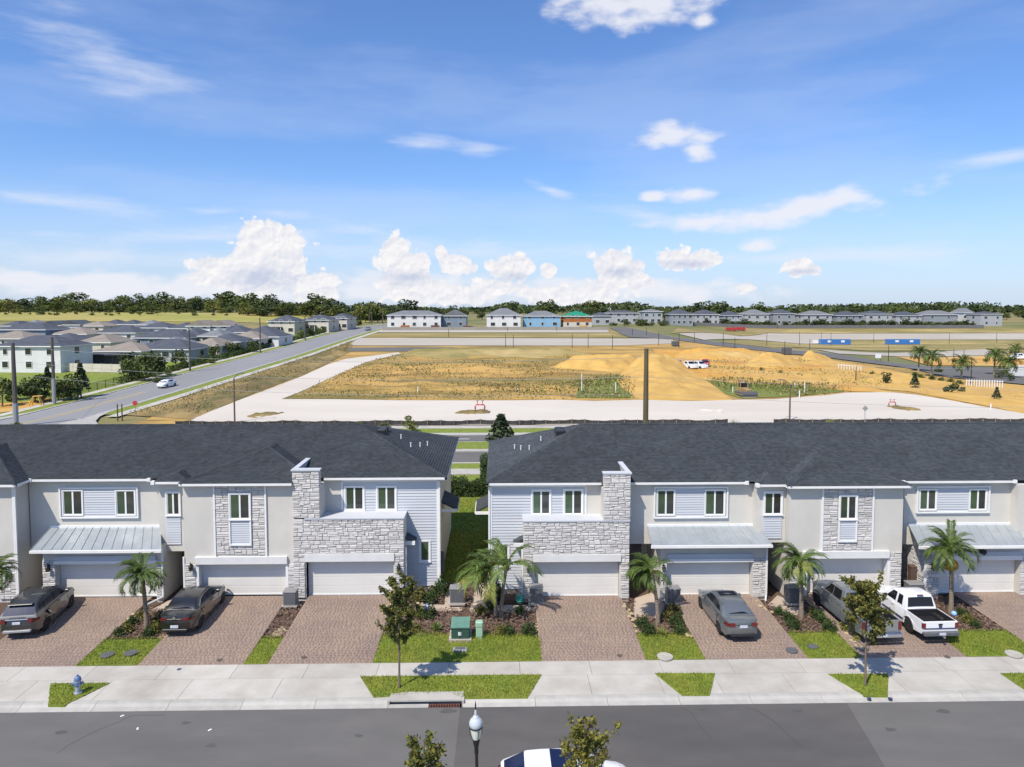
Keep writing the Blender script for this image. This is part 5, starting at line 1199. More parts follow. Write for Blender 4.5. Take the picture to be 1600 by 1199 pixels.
def shrub(px, py, k, s, label, group):
    x, y, z = at(px,py); t = thing('shrub', label, 'shrub', (x,y,z), rnd.uniform(0,6), group); t.scale = (s,s,s); ob('stems', STEM, t); ob('foliage', SH[k], t); return t
for lab, grp, L_ in (('low round shrub around the palm beside the black sedan', 'shrubs beside the black sedan', [(186,992,0,.9),(198,986,1,1.),(206,974,0,.9),(222,964,1,.9),(258,964,2,1.),(244,985,1,1.),(232,992,0,.95),(247,974,0,.9)]),
    ('low mounded shrub below the blue-grey siding wall', 'shrubs by the left siding wall', [(655,934,1,1.3),(672,936,0,1.2),(687,925,2,1.35),(641,940,3,1.),(668,962,2,1.2),(656,962,1,1.)]),
    ('small shrub in the wide mulch bed between path and lawn', 'shrubs in the wide mulch bed', [(751,957,1,1.),(767,953,0,.9),(812,957,0,.9),(795,990,0,1.),(826,989,2,1.),(783,989,1,.9),(650,985,1,.9)]),
    ('shrub around the leaning palm left of the grey sedan', 'shrubs left of the grey sedan', [(1004,978,2,.95),(1014,990,0,1.1),(1044,966,3,1.1),(1057,975,2,1.05),(1062,988,0,1.05),(1052,955,3,1.2)]),
    ('small round shrub in the bed between grey sedan and grey pickup', 'shrubs right of the grey sedan', [(1217,958,0,.85),(1232,968,0,.95),(1241,980,2,.9),(1270,959,1,.85),(1284,970,0,1.),(1296,984,2,.95),(1276,963,0,.9)]),
    ('low shrub at the foot of the palm right of the white pickup', 'shrubs right of the white pickup', [(1502,961,0,.9),(1513,972,1,1.),(1524,978,0,.8)])):
    for px, py, k, s in L_: shrub(px, py, k, s, lab, grp)
t = shrub(776,938,2,1.,'tall narrow shrub beneath the siding wall window',None); t.scale = (.8,.8,2.6)
def spiky(label, px, py, n, L, mat, s=1.):
    x, y, z = at(px,py); V, F = [], []
    for k in range(n):
        a = rnd.uniform(0,6.28); e = rnd.uniform(.3,1.4); l = L*rnd.uniform(.7,1.1); d = Vector((math.cos(a)*math.cos(e),math.sin(a)*math.cos(e),math.sin(e))); sd_ = Vector((-math.sin(a),math.cos(a),0))*.022
        i = len(V); V += [sd_*-1, sd_, d*l*.6+sd_*.8, d*l*.6-sd_*.8, d*l+Vector((0,0,-.1*l))]; F += [(i,i+1,i+2,i+3),(i+3,i+2,i+4,i+4)]
    mb = MB()
    for f in F: mb.add([tuple(V[j]) for j in dict.fromkeys(f)], [tuple(range(len(dict.fromkeys(f))))])
    t = thing('ornamental_grass', label, 'plant', (x,y,z)); mb.build('leaves', mat, t); return t
spiky('pale spiky plant at the front of the bed left of the grey sedan', 1034, 992, 46, .5, m_frondp)
spiky('bright green spiky plant left of the dark green transformer', 682, 986, 60, .55, m_leafy if False else m_frond)
t = thing('bare_shrub', 'leafless shrub of thin upright stems against the blue-grey siding', 'shrub', at(650,935)); mb = MB()
for k in range(9): a = rnd.uniform(0,6.28); mb.tube([(0,0,-.05),(.1*math.cos(a),.1*math.sin(a),.5),(.35*math.cos(a),.25*math.sin(a),rnd.uniform(.9,1.5))],[.014,.01,.004],4)
mb.build('stems', m_bark, t)
# ------------------------------------------------------------------ yard furniture
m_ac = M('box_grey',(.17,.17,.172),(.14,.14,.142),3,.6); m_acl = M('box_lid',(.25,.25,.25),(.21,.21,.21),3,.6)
def acbox(label, px, py, w_, d, h, mat=None, dark=False, rz=0):
    x, y, z = at(px,py); t = thing('utility_box', label, 'utility box', (x,y+d/2,z), rz, 'boxy grey units by the garages')
    mb = MB(); mb.bbox(-w_/2,w_/2,-d/2,d/2,.04,h,.03); mb.build('housing', mat or m_ac, t)
    mb = MB(); mb.box(-w_/2-.06,w_/2+.06,-d/2-.06,d/2+.06,-.06,.04); mb.build('pad', m_conc, t)
    mb = MB(); mb.box(-w_/2+.07,w_/2-.07,-d/2-.012,-d/2-.002,.14,h-.1); mb.build('front_panel', m_greyd, t)
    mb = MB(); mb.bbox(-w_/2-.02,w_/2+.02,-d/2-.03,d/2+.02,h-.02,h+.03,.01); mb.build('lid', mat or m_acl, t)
    return t
acbox('grey boxy unit beside the stone pillar of the empty left driveway', 452, 948, .68, .6, .78)
acbox('light grey unit with dark panel standing on the path in the gap', 714, 944, .78, .6, .82, rz=0)
acbox('grey boxy unit right of the path by the middle garage', 838, 944, .72, .65, .85)
acbox('grey boxy unit left of the garage behind the grey sedan', 1053, 944, .72, .6, .80)
acbox('dark grey boxy unit behind the palm left of the grey pickup', 1241, 944, .7, .6, .85, m_greyd)
acbox('grey boxy unit at the passage right of the white pickup', 1433, 934, .85, .6, .72)
t = thing('storage_box', 'brown upright box behind the grey unit at the right passage', 'box', (W(1429,900,38.9)[0],38.95,.22)); mb = MB(); mb.bbox(-.28,.28,-.2,.2,0,1.3,.03); mb.build('box', M('brown_plastic',(.10,.065,.05),None,rough=.6), t); mb = MB(); mb.bbox(-.3,.3,-.22,.22,1.3,1.36,.02); mb.build('lid', MATS['brown_plastic'], t)
x, y, z = at(719,1001); t = thing('transformer', 'dark green pad-mounted transformer box on the front lawn', 'electrical box', (x,y+.42,z)); 
mb = MB(); mb.prism([(-.43,-.42),(.43,-.42),(.43,.42),(-.43,.42)],.08,.62); mb.build('cabinet', m_tgreen, t)
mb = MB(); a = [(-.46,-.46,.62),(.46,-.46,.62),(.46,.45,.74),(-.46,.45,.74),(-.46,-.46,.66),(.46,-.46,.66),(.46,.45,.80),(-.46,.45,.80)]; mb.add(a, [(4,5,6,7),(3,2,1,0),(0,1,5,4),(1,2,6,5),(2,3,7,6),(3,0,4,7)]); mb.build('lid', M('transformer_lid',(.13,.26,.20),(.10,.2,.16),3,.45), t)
mb = MB(); mb.box(-.55,.55,-.55,.55,-.1,.08); mb.build('pad', m_conc, t)
mb = MB(); mb.box(-.09,.05,-.435,-.422,.25,.42); mb.build('warning_label', m_white, t); mb = MB(); mb.box(-.012,.012,-.44,-.422,.1,.6); mb.build('door_seam', m_black, t)
x, y, z = at(749,997); t = thing('utility_pedestal', 'pale green utility pedestal right of the transformer', 'pedestal', (x,y+.15,z)); mb = MB(); mb.bbox(-.17,.17,-.15,.15,-.05,.74,.03); mb.build('body', m_lgreen, t); mb = MB(); mb.bbox(-.19,.19,-.17,.17,.56,.80,.05); mb.build('cap', m_lgreen, t)
# fire hydrant
x, y = G(122,1084); t = thing('fire_hydrant', 'silver and blue fire hydrant on the triangular grass verge', 'hydrant', (x,y,.02), R(20))
mb = MB(); mb.lathe([(.17,-.05),(.17,.05),(.11,.06),(.105,.50),(.135,.51),(.135,.56)], n=14); mb.build('barrel', m_hyd, t, smooth=True, sharp=35)
mb = MB(); mb.lathe([(.14,.56),(.145,.60),(.12,.68),(.07,.74),(.035,.75),(.035,.80)], n=14); mb.build('bonnet', m_hydb, t, smooth=True, sharp=35)
for a in (0, math.pi, -math.pi/2):
    mb = MB(); mb.lathe([(.06,.08),(.06,.16),(.075,.165),(.075,.20),(.03,.205),(.03,.23)], n=10, axis='x'); o = mb.build('nozzle', m_hydb, t); o.location = (0,0,.42); o.rotation_euler = (0,0,a)
# street lamp at the near kerb
t = thing('street_lamp', 'black lamp post with acorn globe at the near kerb', 'street lamp', (-.54,19.3,0)); t.rotation_euler = (0,R(-1.0),0); t.scale = (.72,.72,1.)
mb = MB(); mb.lathe([(.16,0),(.16,.5),(.12,.55),(.085,.6),(.06,3.7)], n=14); mb.build('pole', m_black, t, smooth=True, sharp=40)
mb = MB(); mb.lathe([(.06,3.6),(.085,3.62),(.085,3.82),(.11,3.86),(.15,4.02),(.15,4.05)], n=14); mb.build('fitter', m_black, t, smooth=True, sharp=40)
m_globe = M('lamp_globe',(.72,.72,.66),None,rough=.25,coat=.5); m_globet = M('lamp_globe_top',(.46,.50,.56),None,rough=.15,coat=.8)
mb = MB(); mb.lathe([(.14,4.05),(.17,4.12),(.22,4.30),(.235,4.38)], n=18); g_ = mb.build('globe', m_globe, t, smooth=True, sharp=60)
mb = MB(); mb.lathe([(.245,4.40),(.27,4.45),(.27,4.51),(.24,4.58),(.18,4.64),(.12,4.67),(.11,4.71),(.06,4.73),(.05,4.84),(.035,4.90)], n=18); mb.build('globe_top', m_globet, t, smooth=True, sharp=60)
mb = MB(); mb.lathe([(.238,4.37),(.268,4.385),(.268,4.415),(.24,4.42)], n=18); mb.build('band', m_black, t)
mb = MB(); mb.lathe([(.035,4.90),(.022,4.96),(.03,5.02),(.008,5.14)], n=8); mb.build('finial', m_black, t)
for k in range(4): a = k*math.pi/2+.4; mb = MB(); mb.tube([(.14*math.cos(a),.14*math.sin(a),4.03),(.25*math.cos(a),.25*math.sin(a),4.2),(.272*math.cos(a),.272*math.sin(a),4.40)], .011, 5); mb.build('cage_arm', m_black, t)
# storm drain inlet
t = thing('storm_drain', 'kerb inlet with a long dark opening and rusty grate', 'storm drain', ((XI0+XI1)/2,YK,0)); hw = (XI1-XI0)/2
mb = MB(); mb.add([(-hw,.34,.0),(hw,.34,.0),(hw,.95,.0),(-hw*.6,.95,.0),(-hw,.80,.0),(-hw,.34,.055),(hw,.34,.055),(hw,.95,.055),(-hw*.6,.95,.055),(-hw,.80,.055)],[(5,6,7,8,9),(4,3,2,1,0),(0,1,6,5),(1,2,7,6),(2,3,8,7),(3,4,9,8),(4,0,5,9)]); mb.build('cover_slab', m_conc, t)
mb = MB(); mb.box(-hw,hw,.30,.338,-.01,.06); mb.build('lip', m_kerb, t); mb = MB(); mb.box(-hw,hw,.55,.6,-.4,-.002); mb.build('back_wall', m_dark, t); mb = MB(); mb.box(-hw,hw,.27,.549,-.4,-.3); mb.build('sump', m_dark, t)
for sg in (-1,1): mb = MB(); mb.box(sg*hw-.05,sg*hw+.05,.22,.55,-.3,.057); mb.build('end_block', m_kerb, t)
mb = MB(); mb.box(-hw,hw*.08,.0,.265,-.3,-.085); mb.build('gutter_slab', m_kerb, t)
m_rust = M('rusty_iron',(.16,.065,.05),(.10,.045,.035),8,.8)
mb = MB(); mb.box(hw*.09,hw-.12,.0,.035,-.16,-.085); mb.box(hw*.09,hw-.12,.225,.26,-.16,-.085); g_ = mb.build('grate', m_rust, t); g_['kind'] = 'stuff'
for k in range(12): mb = MB(); q = hw*.09+.03+k*(hw*.91-.2)/11; mb.box(q,q+.04,.036,.224,-.15,-.088); mb.build('grate_bar', m_rust, g_)
mb = MB(); mb.box(hw*.09,hw,.0,.265,-.4,-.2); mb.build('pit', m_dark, t)
# covers set in lawns, pavement and driveways
def lid(label, px, py, r, mat, z, ex=1., grp=None, name='access_cover'):
    q = GY(px,py); t = thing(name, label, 'cover', (q[0],q[1],ZY(q[1])+z), 0, grp); mb = MB(); mb.lathe([(r,-.05),(r,.008),(r*.9,.014),(r*.88,.010)], n=18); o = mb.build('lid', mat, t); o.scale = (1,ex,1)
    mb = MB(); mb.lathe([(r*1.12,-.05),(r*1.12,.004)], n=18); o = mb.build('rim', m_greyd if mat != m_conc else m_kerb, t); o.scale = (1,ex,1)
m_mud = M('lid_brown',(.10,.075,.06),None,rough=.8)
lid('round dark cover in the grass right of the SUV, the left one',168,1025,.27,m_greyd,.075,grp='round covers in the grass'); lid('round dark cover in the grass left of the black sedan driveway',205,1022,.27,m_greyd,.075,grp='round covers in the grass')
lid('round pale concrete cover by the grey sedan driveway edge',1039,1028,.33,m_conc,.08); lid('pale round cover in the grass at the right edge',1584,1024,.33,m_conc,.08)
lid('dark round cover in the grass right of the grey sedan',1237,1018,.24,m_greyd,.075,grp='round covers in the grass'); lid('dark round cover in the grass nearest the grey pickup',1270,1012,.22,m_greyd,.075,grp='round covers in the grass')
for lab, px, py in (('brown cleanout lid on the black sedan driveway',343,1032),('brown cleanout lid on the empty left driveway',475,1028),('brown cleanout lid on the middle driveway',968,1025),('brown cleanout lid behind the white pickup',1480,1027)): lid(lab,px,py,.12,m_mud,.02,grp='cleanout lids on the driveways')
lid('blue valve cover on the pavement below the black sedan',280,1046,.09,m_pnavy,.0)
for lab, px, py in (('blue marker on the kerb before the olive tree, left one',1358,1092),('blue marker on the kerb before the olive tree, right one',1391,1092)):
    q = G(px,py); t = thing('kerb_marker', lab, 'marker', (q[0],q[1],.012), 0, 'blue kerb markers'); mb = MB(); mb.lathe([(.09,-.02),(.085,.012)], n=12); mb.build('disc', m_pnavy, t)
x, y, z = at(719,1016); t = thing('meter_box', 'grey rounded meter box lid in the lawn below the transformer', 'meter box', (x,y,z+.06)); mb = MB(); mb.bbox(-.36,.36,-.2,.2,-.1,.03,.06); mb.build('box', m_grey, t); mb = MB(); mb.bbox(-.24,.24,-.1,.1,.031,.045,.005); mb.build('lid', m_greyd, t)
x, y, z = at(1490,975); t = thing('garden_ball', 'light blue glass ball on a stake by the yellow-skirted palm', 'ornament', (x,y,z)); mb = MB(); mb.tube([(0,0,-.05),(0,0,.42)],.012,5); mb.build('stake', m_black, t); mb = MB(); mb.lathe([(.01,.40),(.09,.43),(.14,.52),(.14,.56),(.09,.65),(.01,.68)], n=12); mb.build('ball', M('ball_blue',(.25,.45,.75),None,rough=.15,coat=.6), t, smooth=True)
x, y, z = at(667,962); t = thing('yard_sign', 'small white and blue oval sign in the shrub by the path', 'sign', (x,y,z)); mb = MB(); mb.tube([(0,0,-.05),(0,0,.5)],.012,5); mb.build('stake', m_black, t); mb = MB(); mb.lathe([(.12,-.012),(.12,.012)], n=14, axis='y'); o = mb.build('plate', m_blue, t); o.location = (0,0,.5); o.scale = (.8,1,1.4); mb = MB(); mb.lathe([(.075,-.018),(.075,-.013)], n=12, axis='y'); o = mb.build('disc', m_white, t); o.location = (0,0,.5); o.scale = (.8,1,1.4)
for lab, px, py, s in (('teal hose reel pot by the middle garage pillar',812,941,1.),('teal hose coil at the foot of the left siding wall corner',691,921,.9)):
    x, y, z = at(px,py); t = thing('hose_reel', lab, 'hose reel', (x,y,z), 0, 'teal hose reels'); t.scale = (s,)*3; mb = MB(); mb.lathe([(.15,-.02),(.2,.1),(.2,.3),(.16,.36),(.16,.40)], n=12); mb.build('pot', m_hose, t, smooth=True, sharp=40)
    for k in range(3): mb = MB(); mb.lathe([(.20,.08+k*.09),(.225,.10+k*.09),(.225,.13+k*.09),(.20,.15+k*.09)], n=12); mb.build('hose_coil', m_hose, t)
x, y, z = at(811,930); t = thing('standpipe', 'white standpipe beside the middle garage stone pillar', 'pipe', (x,y,z)); mb = MB(); mb.tube([(0,0,-.1),(0,0,.75),(.12,0,.8)],.03,6); mb.build('pipe', m_white, t)
for lab, px, py in (('white scrap on the road below the hydrant, left one',191,1119),('white scrap on the road, lower of two below the hydrant',215,1139),('white scrap on the road below the black sedan',328,1141)):
    q = G(px,py,-.1); t = thing('litter', lab, 'litter', (q[0],q[1],-.1), rnd.random()*3, 'scraps on the road'); mb = MB(); mb.bbox(-.07,.07,-.035,.035,.0,.02,.008); mb.build('scrap', m_white, t)
# stones edging the beds
SB = None
rk = struct(ob('bed_stones', None), 'stuff')
mb = MB()
for P, n in (([(196,975),(214,960)],9),([(600,962),(612,942)],9),([(836,985),(846,965)],6),([(977,945),(997,985)],9),([(1064,985),(1080,1000)],5),([(1182,942),(1206,960)],6),([(1320,986),(1346,1018)],7),([(628,938),(662,944)],12)):
    for k in range(n):
        f = k/n; q = GY(P[0][0]+(P[1][0]-P[0][0])*f+rnd.uniform(-4,4), P[0][1]+(P[1][1]-P[0][1])*f+rnd.uniform(-2,2)); s = rnd.uniform(.06,.14); mb.lathe([(s*.6,-.02),(s,.03),(s*.8,s*.6),(s*.3,s*.75)], (q[0],q[1],ZY(q[1])), 6)
o = mb.build('stones', m_sandedge, rk); o['kind'] = 'stuff'
# ------------------------------------------------------------------ behind the houses
def hedge(label, x0, x1, y, d, h, n):
    t = thing('hedge', label, 'hedge', ((x0+x1)/2,y,0)); C = np.c_[nrg.uniform(x0-(x0+x1)/2,x1-(x0+x1)/2,n), nrg.uniform(-d/2,d/2,n), nrg.uniform(.05,h,n)]
    C[:,2] *= 1+.12*np.sin(C[:,0]*2.1)+.08*np.sin(C[:,0]*5.3); ob('foliage', leafquads(C, .09, m_leafg, 'foliage'), t); mb = MB(); mb.box(x0-(x0+x1)/2+.2,x1-(x0+x1)/2-.2,-d*.3,d*.3,0,h*.75); mb.build('stems', m_dark if False else m_leafd, t)
hedge('dark clipped hedge across the end of the grassy gap', -9, .3, ry(778)+.6, 1.2, 1.55, 9000)
hedge('taller round hedge bush behind the right house corner', -1.6, 1.4, ry(765)+1.6, 2., 3.0, 5000)
from mathutils import noise as nz
# ------------------------------------------------------------------ far trees
def crown_mesh(kind, seed, n=620):
    q = np.random.default_rng(seed); pts = []
    if kind == 'pine':
        for k in range(n):
            h = q.uniform(.25,1); r = (1.02-h)*.30*q.uniform(.5,1.15)+.02; a = q.uniform(0,6.28); pts.append((r*math.cos(a), r*math.sin(a), h))
        sz = .05
    else:
        m = q.integers(7,11); L_ = []
        for k in range(m):
            a = q.uniform(0,6.28); rr = q.uniform(.05,.30); z = q.uniform(.20,.80); L_.append((rr*math.cos(a), rr*math.sin(a), z, q.uniform(.14,.24)*(1.1-abs(z-.55))))
        if kind == 'bush': L_ = [(x,y,z*.6,r) for x,y,z,r in L_]+[(.2,0,.15,.2),(-.2,.1,.15,.2)]
        for k in range(n):
            x,y,z,r = L_[q.integers(0,len(L_))]; u = q.normal(0,1,3); u /= np.linalg.norm(u); u *= r*q.uniform(.75,1.08); pts.append((x+u[0],y+u[1],z+u[2]*.85))
        sz = .052
    return np.array(pts), sz
TV = {}
for kind, mat in (('round',m_leafd),('round',m_leafm),('round',m_leafl),('pine',m_leafp),('bush',m_leafm)):
    for s in range(3):
        P, sz = crown_mesh(kind, 40+s*7+len(TV)); mb = MB(); mb.tube([(0,0,-.08),(.01,0,.25),(.0,.01,.62 if kind != 'pine' else .9)],[.028,.022,.008],5)
        for k in range(4): a = k*1.6+s; mb.tube([(.01,0,.3),(.16*math.cos(a),.16*math.sin(a),.55)],[.014,.005],4)
        TV.setdefault((kind,mat.name), []).append((leafquads(P, sz, mat, 'crown'), mb.mesh('trunk', m_bark)))
def tree(x, y, h, key, label, group, name='tree', w_=1., z=None):
    c, t_ = rnd.choice(TV[key]); t = thing(name, label, 'tree', (x,y,T(x,y) if z is None else z), rnd.uniform(0,6.28), group); t.scale = (h*w_,h*w_,h); ob('trunk', t_, t); ob('crown', c, t); return t
KD, KM, KL, KP, KB = ('round','leaf_dark'),('round','leaf_mid'),('round','leaf_light'),('pine','leaf_pine'),('bush','leaf_mid')
# the wooded ridge on the left
px = -40
while px < 640:
    for row in range(2):
        yb = (488.3 if row == 0 else 485.8)+rnd.uniform(-1.2,1.5)+(5 if px > 380 else 0)+(7 if px > 520 else 0)
        x, y = GT(px+rnd.uniform(-6,6), yb)
        if y > 1500: y = 560.; x = ray(px,490)[0]/ray(px,490)[1]*y
        h = rnd.uniform(5.5,11.)*(1.2 if row else .85)*(y/400)**.8*(1.2 if 330 < px < 440 else 1.); k = rnd.choice((KD,KM,KM,KL) if row == 0 else (KD,KD,KM,KM))
        tree(x, y, min(h,17), k, 'broad %s tree in the wooded ridge beyond the left suburb' % {KD:'dark green',KM:'mid green',KL:'pale green',KP:'pointed'}[k], 'trees along the wooded ridge', w_=rnd.uniform(1.25,1.75))
    px += rnd.uniform(9,15)
for i in range(85):
    px = rnd.uniform(-30,640); x, y = GT(px, rnd.uniform(487.5,489.5)+(5 if px > 380 else 0)+(7 if px > 520 else 0)); y = min(y,560); x = ray(px,490)[0]/ray(px,490)[1]*y
    tree(x, y, rnd.uniform(3.,6.), rnd.choice((KB,KB,KL,KM)), 'bushy undergrowth tree at the front of the wooded ridge', 'undergrowth along the wooded ridge', 'tree', rnd.uniform(1.5,2.1))
for i in range(46):                                            # scrub on the grassy slope
    px, py = rnd.uniform(0,480), rnd.uniform(488.5,493.5); x, y = GT(px,py); tree(x, y, rnd.uniform(1.5,4), rnd.choice((KB,KB,KL)) , 'small bush on the grassy slope below the ridge', 'bushes on the slope', 'bush', 1.5)
for px, h, k in ((548,11,KL),(556,9,KM),(566,12,KL),(577,10,KD),(584,9,KL),(596,8,KD)): x, y = GT(px,506); tree(x, y+25, h, k, 'tree where the hill road meets the skyline', 'trees at the road crest')
# woods behind the far right houses
for i in range(120):
    px = rnd.uniform(560,1640); y = rnd.uniform(430,620); r_ = ray(px,490); x = r_[0]/r_[1]*y; h = rnd.uniform(8,12.5)*(1.2 if rnd.random() < .2 else .72)
    tree(x, y, h, rnd.choice((KD,KD,KM,KD,KM)), 'dark tree in the woods behind the far houses', 'trees behind the far houses', w_=rnd.uniform(1.1,1.7))
def wood_band(name, y0, y1, x0, x1, n, h):
    C = np.c_[nrg.uniform(x0,x1,n), nrg.uniform(y0,y1,n), np.zeros(n)]; hh = h*(.55+.25*np.sin(C[:,0]*.013)+.2*np.sin(C[:,0]*.041+1)+.15*np.sin(C[:,0]*.11)); C[:,2] = 12+hh*nrg.uniform(0,1,n)**.7
    o = ob(name, leafquads(C, 2.6, m_leafd, name, asp=.8)); o['kind'] = 'stuff'; o['label'] = 'far-off dark woods along the horizon'; return o
wood_band('distant_woods', 900, 1150, -1100, 1100, 26000, 13)
# ------------------------------------------------------------------ far houses
RS = {'d': M('roof_far_dark',(.075,.085,.105),(.055,.062,.08),.6,.9), 't': M('roof_far_tan',(.25,.215,.18),(.20,.175,.15),.6,.9), 'g': M('roof_far_grey',(.17,.18,.195),(.14,.148,.16),.6,.9), 'n': M('roof_far_green',(.01,.22,.13),(.01,.18,.11),.6,.8)}
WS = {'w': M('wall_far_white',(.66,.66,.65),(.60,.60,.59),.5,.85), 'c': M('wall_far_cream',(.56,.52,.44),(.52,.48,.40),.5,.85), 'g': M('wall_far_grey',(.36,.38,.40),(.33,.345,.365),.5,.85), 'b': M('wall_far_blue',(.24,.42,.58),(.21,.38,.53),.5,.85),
      'h': M('wall_far_shaded_blue',(.27,.295,.325),(.235,.26,.285),.5,.85), 'i': M('wall_far_shaded_pale',(.40,.415,.425),(.36,.375,.385),.5,.85), 'k': M('wall_far_bluegrey',(.20,.25,.31),(.18,.225,.28),.5,.85), 'o': M('wall_sheathing',(.40,.15,.04),(.30,.11,.03),1.2,.85)}  # far-row wall greys: partial shade and dull distance tone put into the colour
def far_house(label, x, y, w_, d, h, rise, roof, wall, rz=0., wins=2, group=None, gable=False, ov=.45, storeys=1, name='house', porch=False, garage=False, z=None, lower=None):
    z = T(x,y)-.1 if z is None else z; t = thing(name, label, 'house', (x,y,z), rz, group)
    mb = MB(); mb.box(-w_/2,w_/2,-d/2,d/2,-.6,h-.01 if not lower else h-.01); mb.build('wall', WS[wall], t)
    if lower: mb = MB(); mb.box(-w_/2-.03,w_/2+.03,-d/2-.03,d/2+.03,-.6,h*.47); o = mb.build('lower_wall', WS[lower], t)
    a, b = w_/2+ov, d/2+ov; mb = MB()
    if gable: mb.add([(-a,-b,h),(a,-b,h),(a,b,h),(-a,b,h),(0,-b,h+rise),(0,b,h+rise)], [(0,4,5,3),(1,2,5,4),(0,1,4),(2,3,5),(3,2,1,0)])
    elif w_ >= d: r_ = a-b*.95; mb.add([(-a,-b,h),(a,-b,h),(a,b,h),(-a,b,h),(-r_,0,h+rise),(r_,0,h+rise)], [(0,1,5,4),(2,3,4,5),(1,2,5),(3,0,4),(3,2,1,0)])
    else: r_ = b-a*.95; mb.add([(-a,-b,h),(a,-b,h),(a,b,h),(-a,b,h),(0,-r_,h+rise),(0,r_,h+rise)], [(0,1,4),(1,2,5,4),(2,3,5),(3,0,4,5),(3,2,1,0)])
    rf = mb.build('roof', RS[roof], t)
    mb = MB(); mb.box(-a,a,-b-.03,-b-.005,h-.2,h+.02); mb.box(-a-.03,-a-.005,-b,b,h-.2,h+.02); mb.box(a+.005,a+.03,-b,b,h-.2,h+.02); o = mb.build('fascia', m_trim, rf); o['kind'] = 'stuff'
    for st in range(storeys):
        z0 = .95+st*2.9
        for k in range(wins):
            u = -w_/2+w_*(k+.5)/wins+rnd.uniform(-.3,.3); ww = rnd.choice((.9,1.3,1.3,1.8)); q = MB(); q.box(u-ww/2-.1,u+ww/2+.1,-d/2-.09,-d/2-.03,z0-.1,z0+1.4); wn = q.build('window', m_trim, t)
            q = MB(); q.box(u-ww/2,u+ww/2,-d/2-.11,-d/2-.092,z0,z0+1.3); q.build('pane', m_pane, wn)
        for sg in (-1,1):
            q = MB(); xx = sg*(w_/2+.04); q.box(xx-.03,xx+.03,-.7,.7,z0,z0+1.3); q.build('window', m_pane, t)
    if porch: mb = MB(); mb.box(-w_*.35,w_*.05,-d/2-1.6,-d/2-.01,2.5,2.7); mb.build('porch_roof', RS[roof], t)
    if porch:
        for u in (-w_*.34,-w_*.15,w_*.04): mb = MB(); mb.box(u-.08,u+.08,-d/2-1.55,-d/2-1.4,-.4,2.5); mb.build('porch_post', m_trim, t)
    if garage: mb = MB(); mb.box(w_*.08,w_*.44,-d/2-.06,-d/2-.01,-.2,2.2); mb.build('garage_door', m_door, t)
    return t
SUB = 'houses of the suburb left of the hill road'
RZ = math.atan2(15,200)*-1
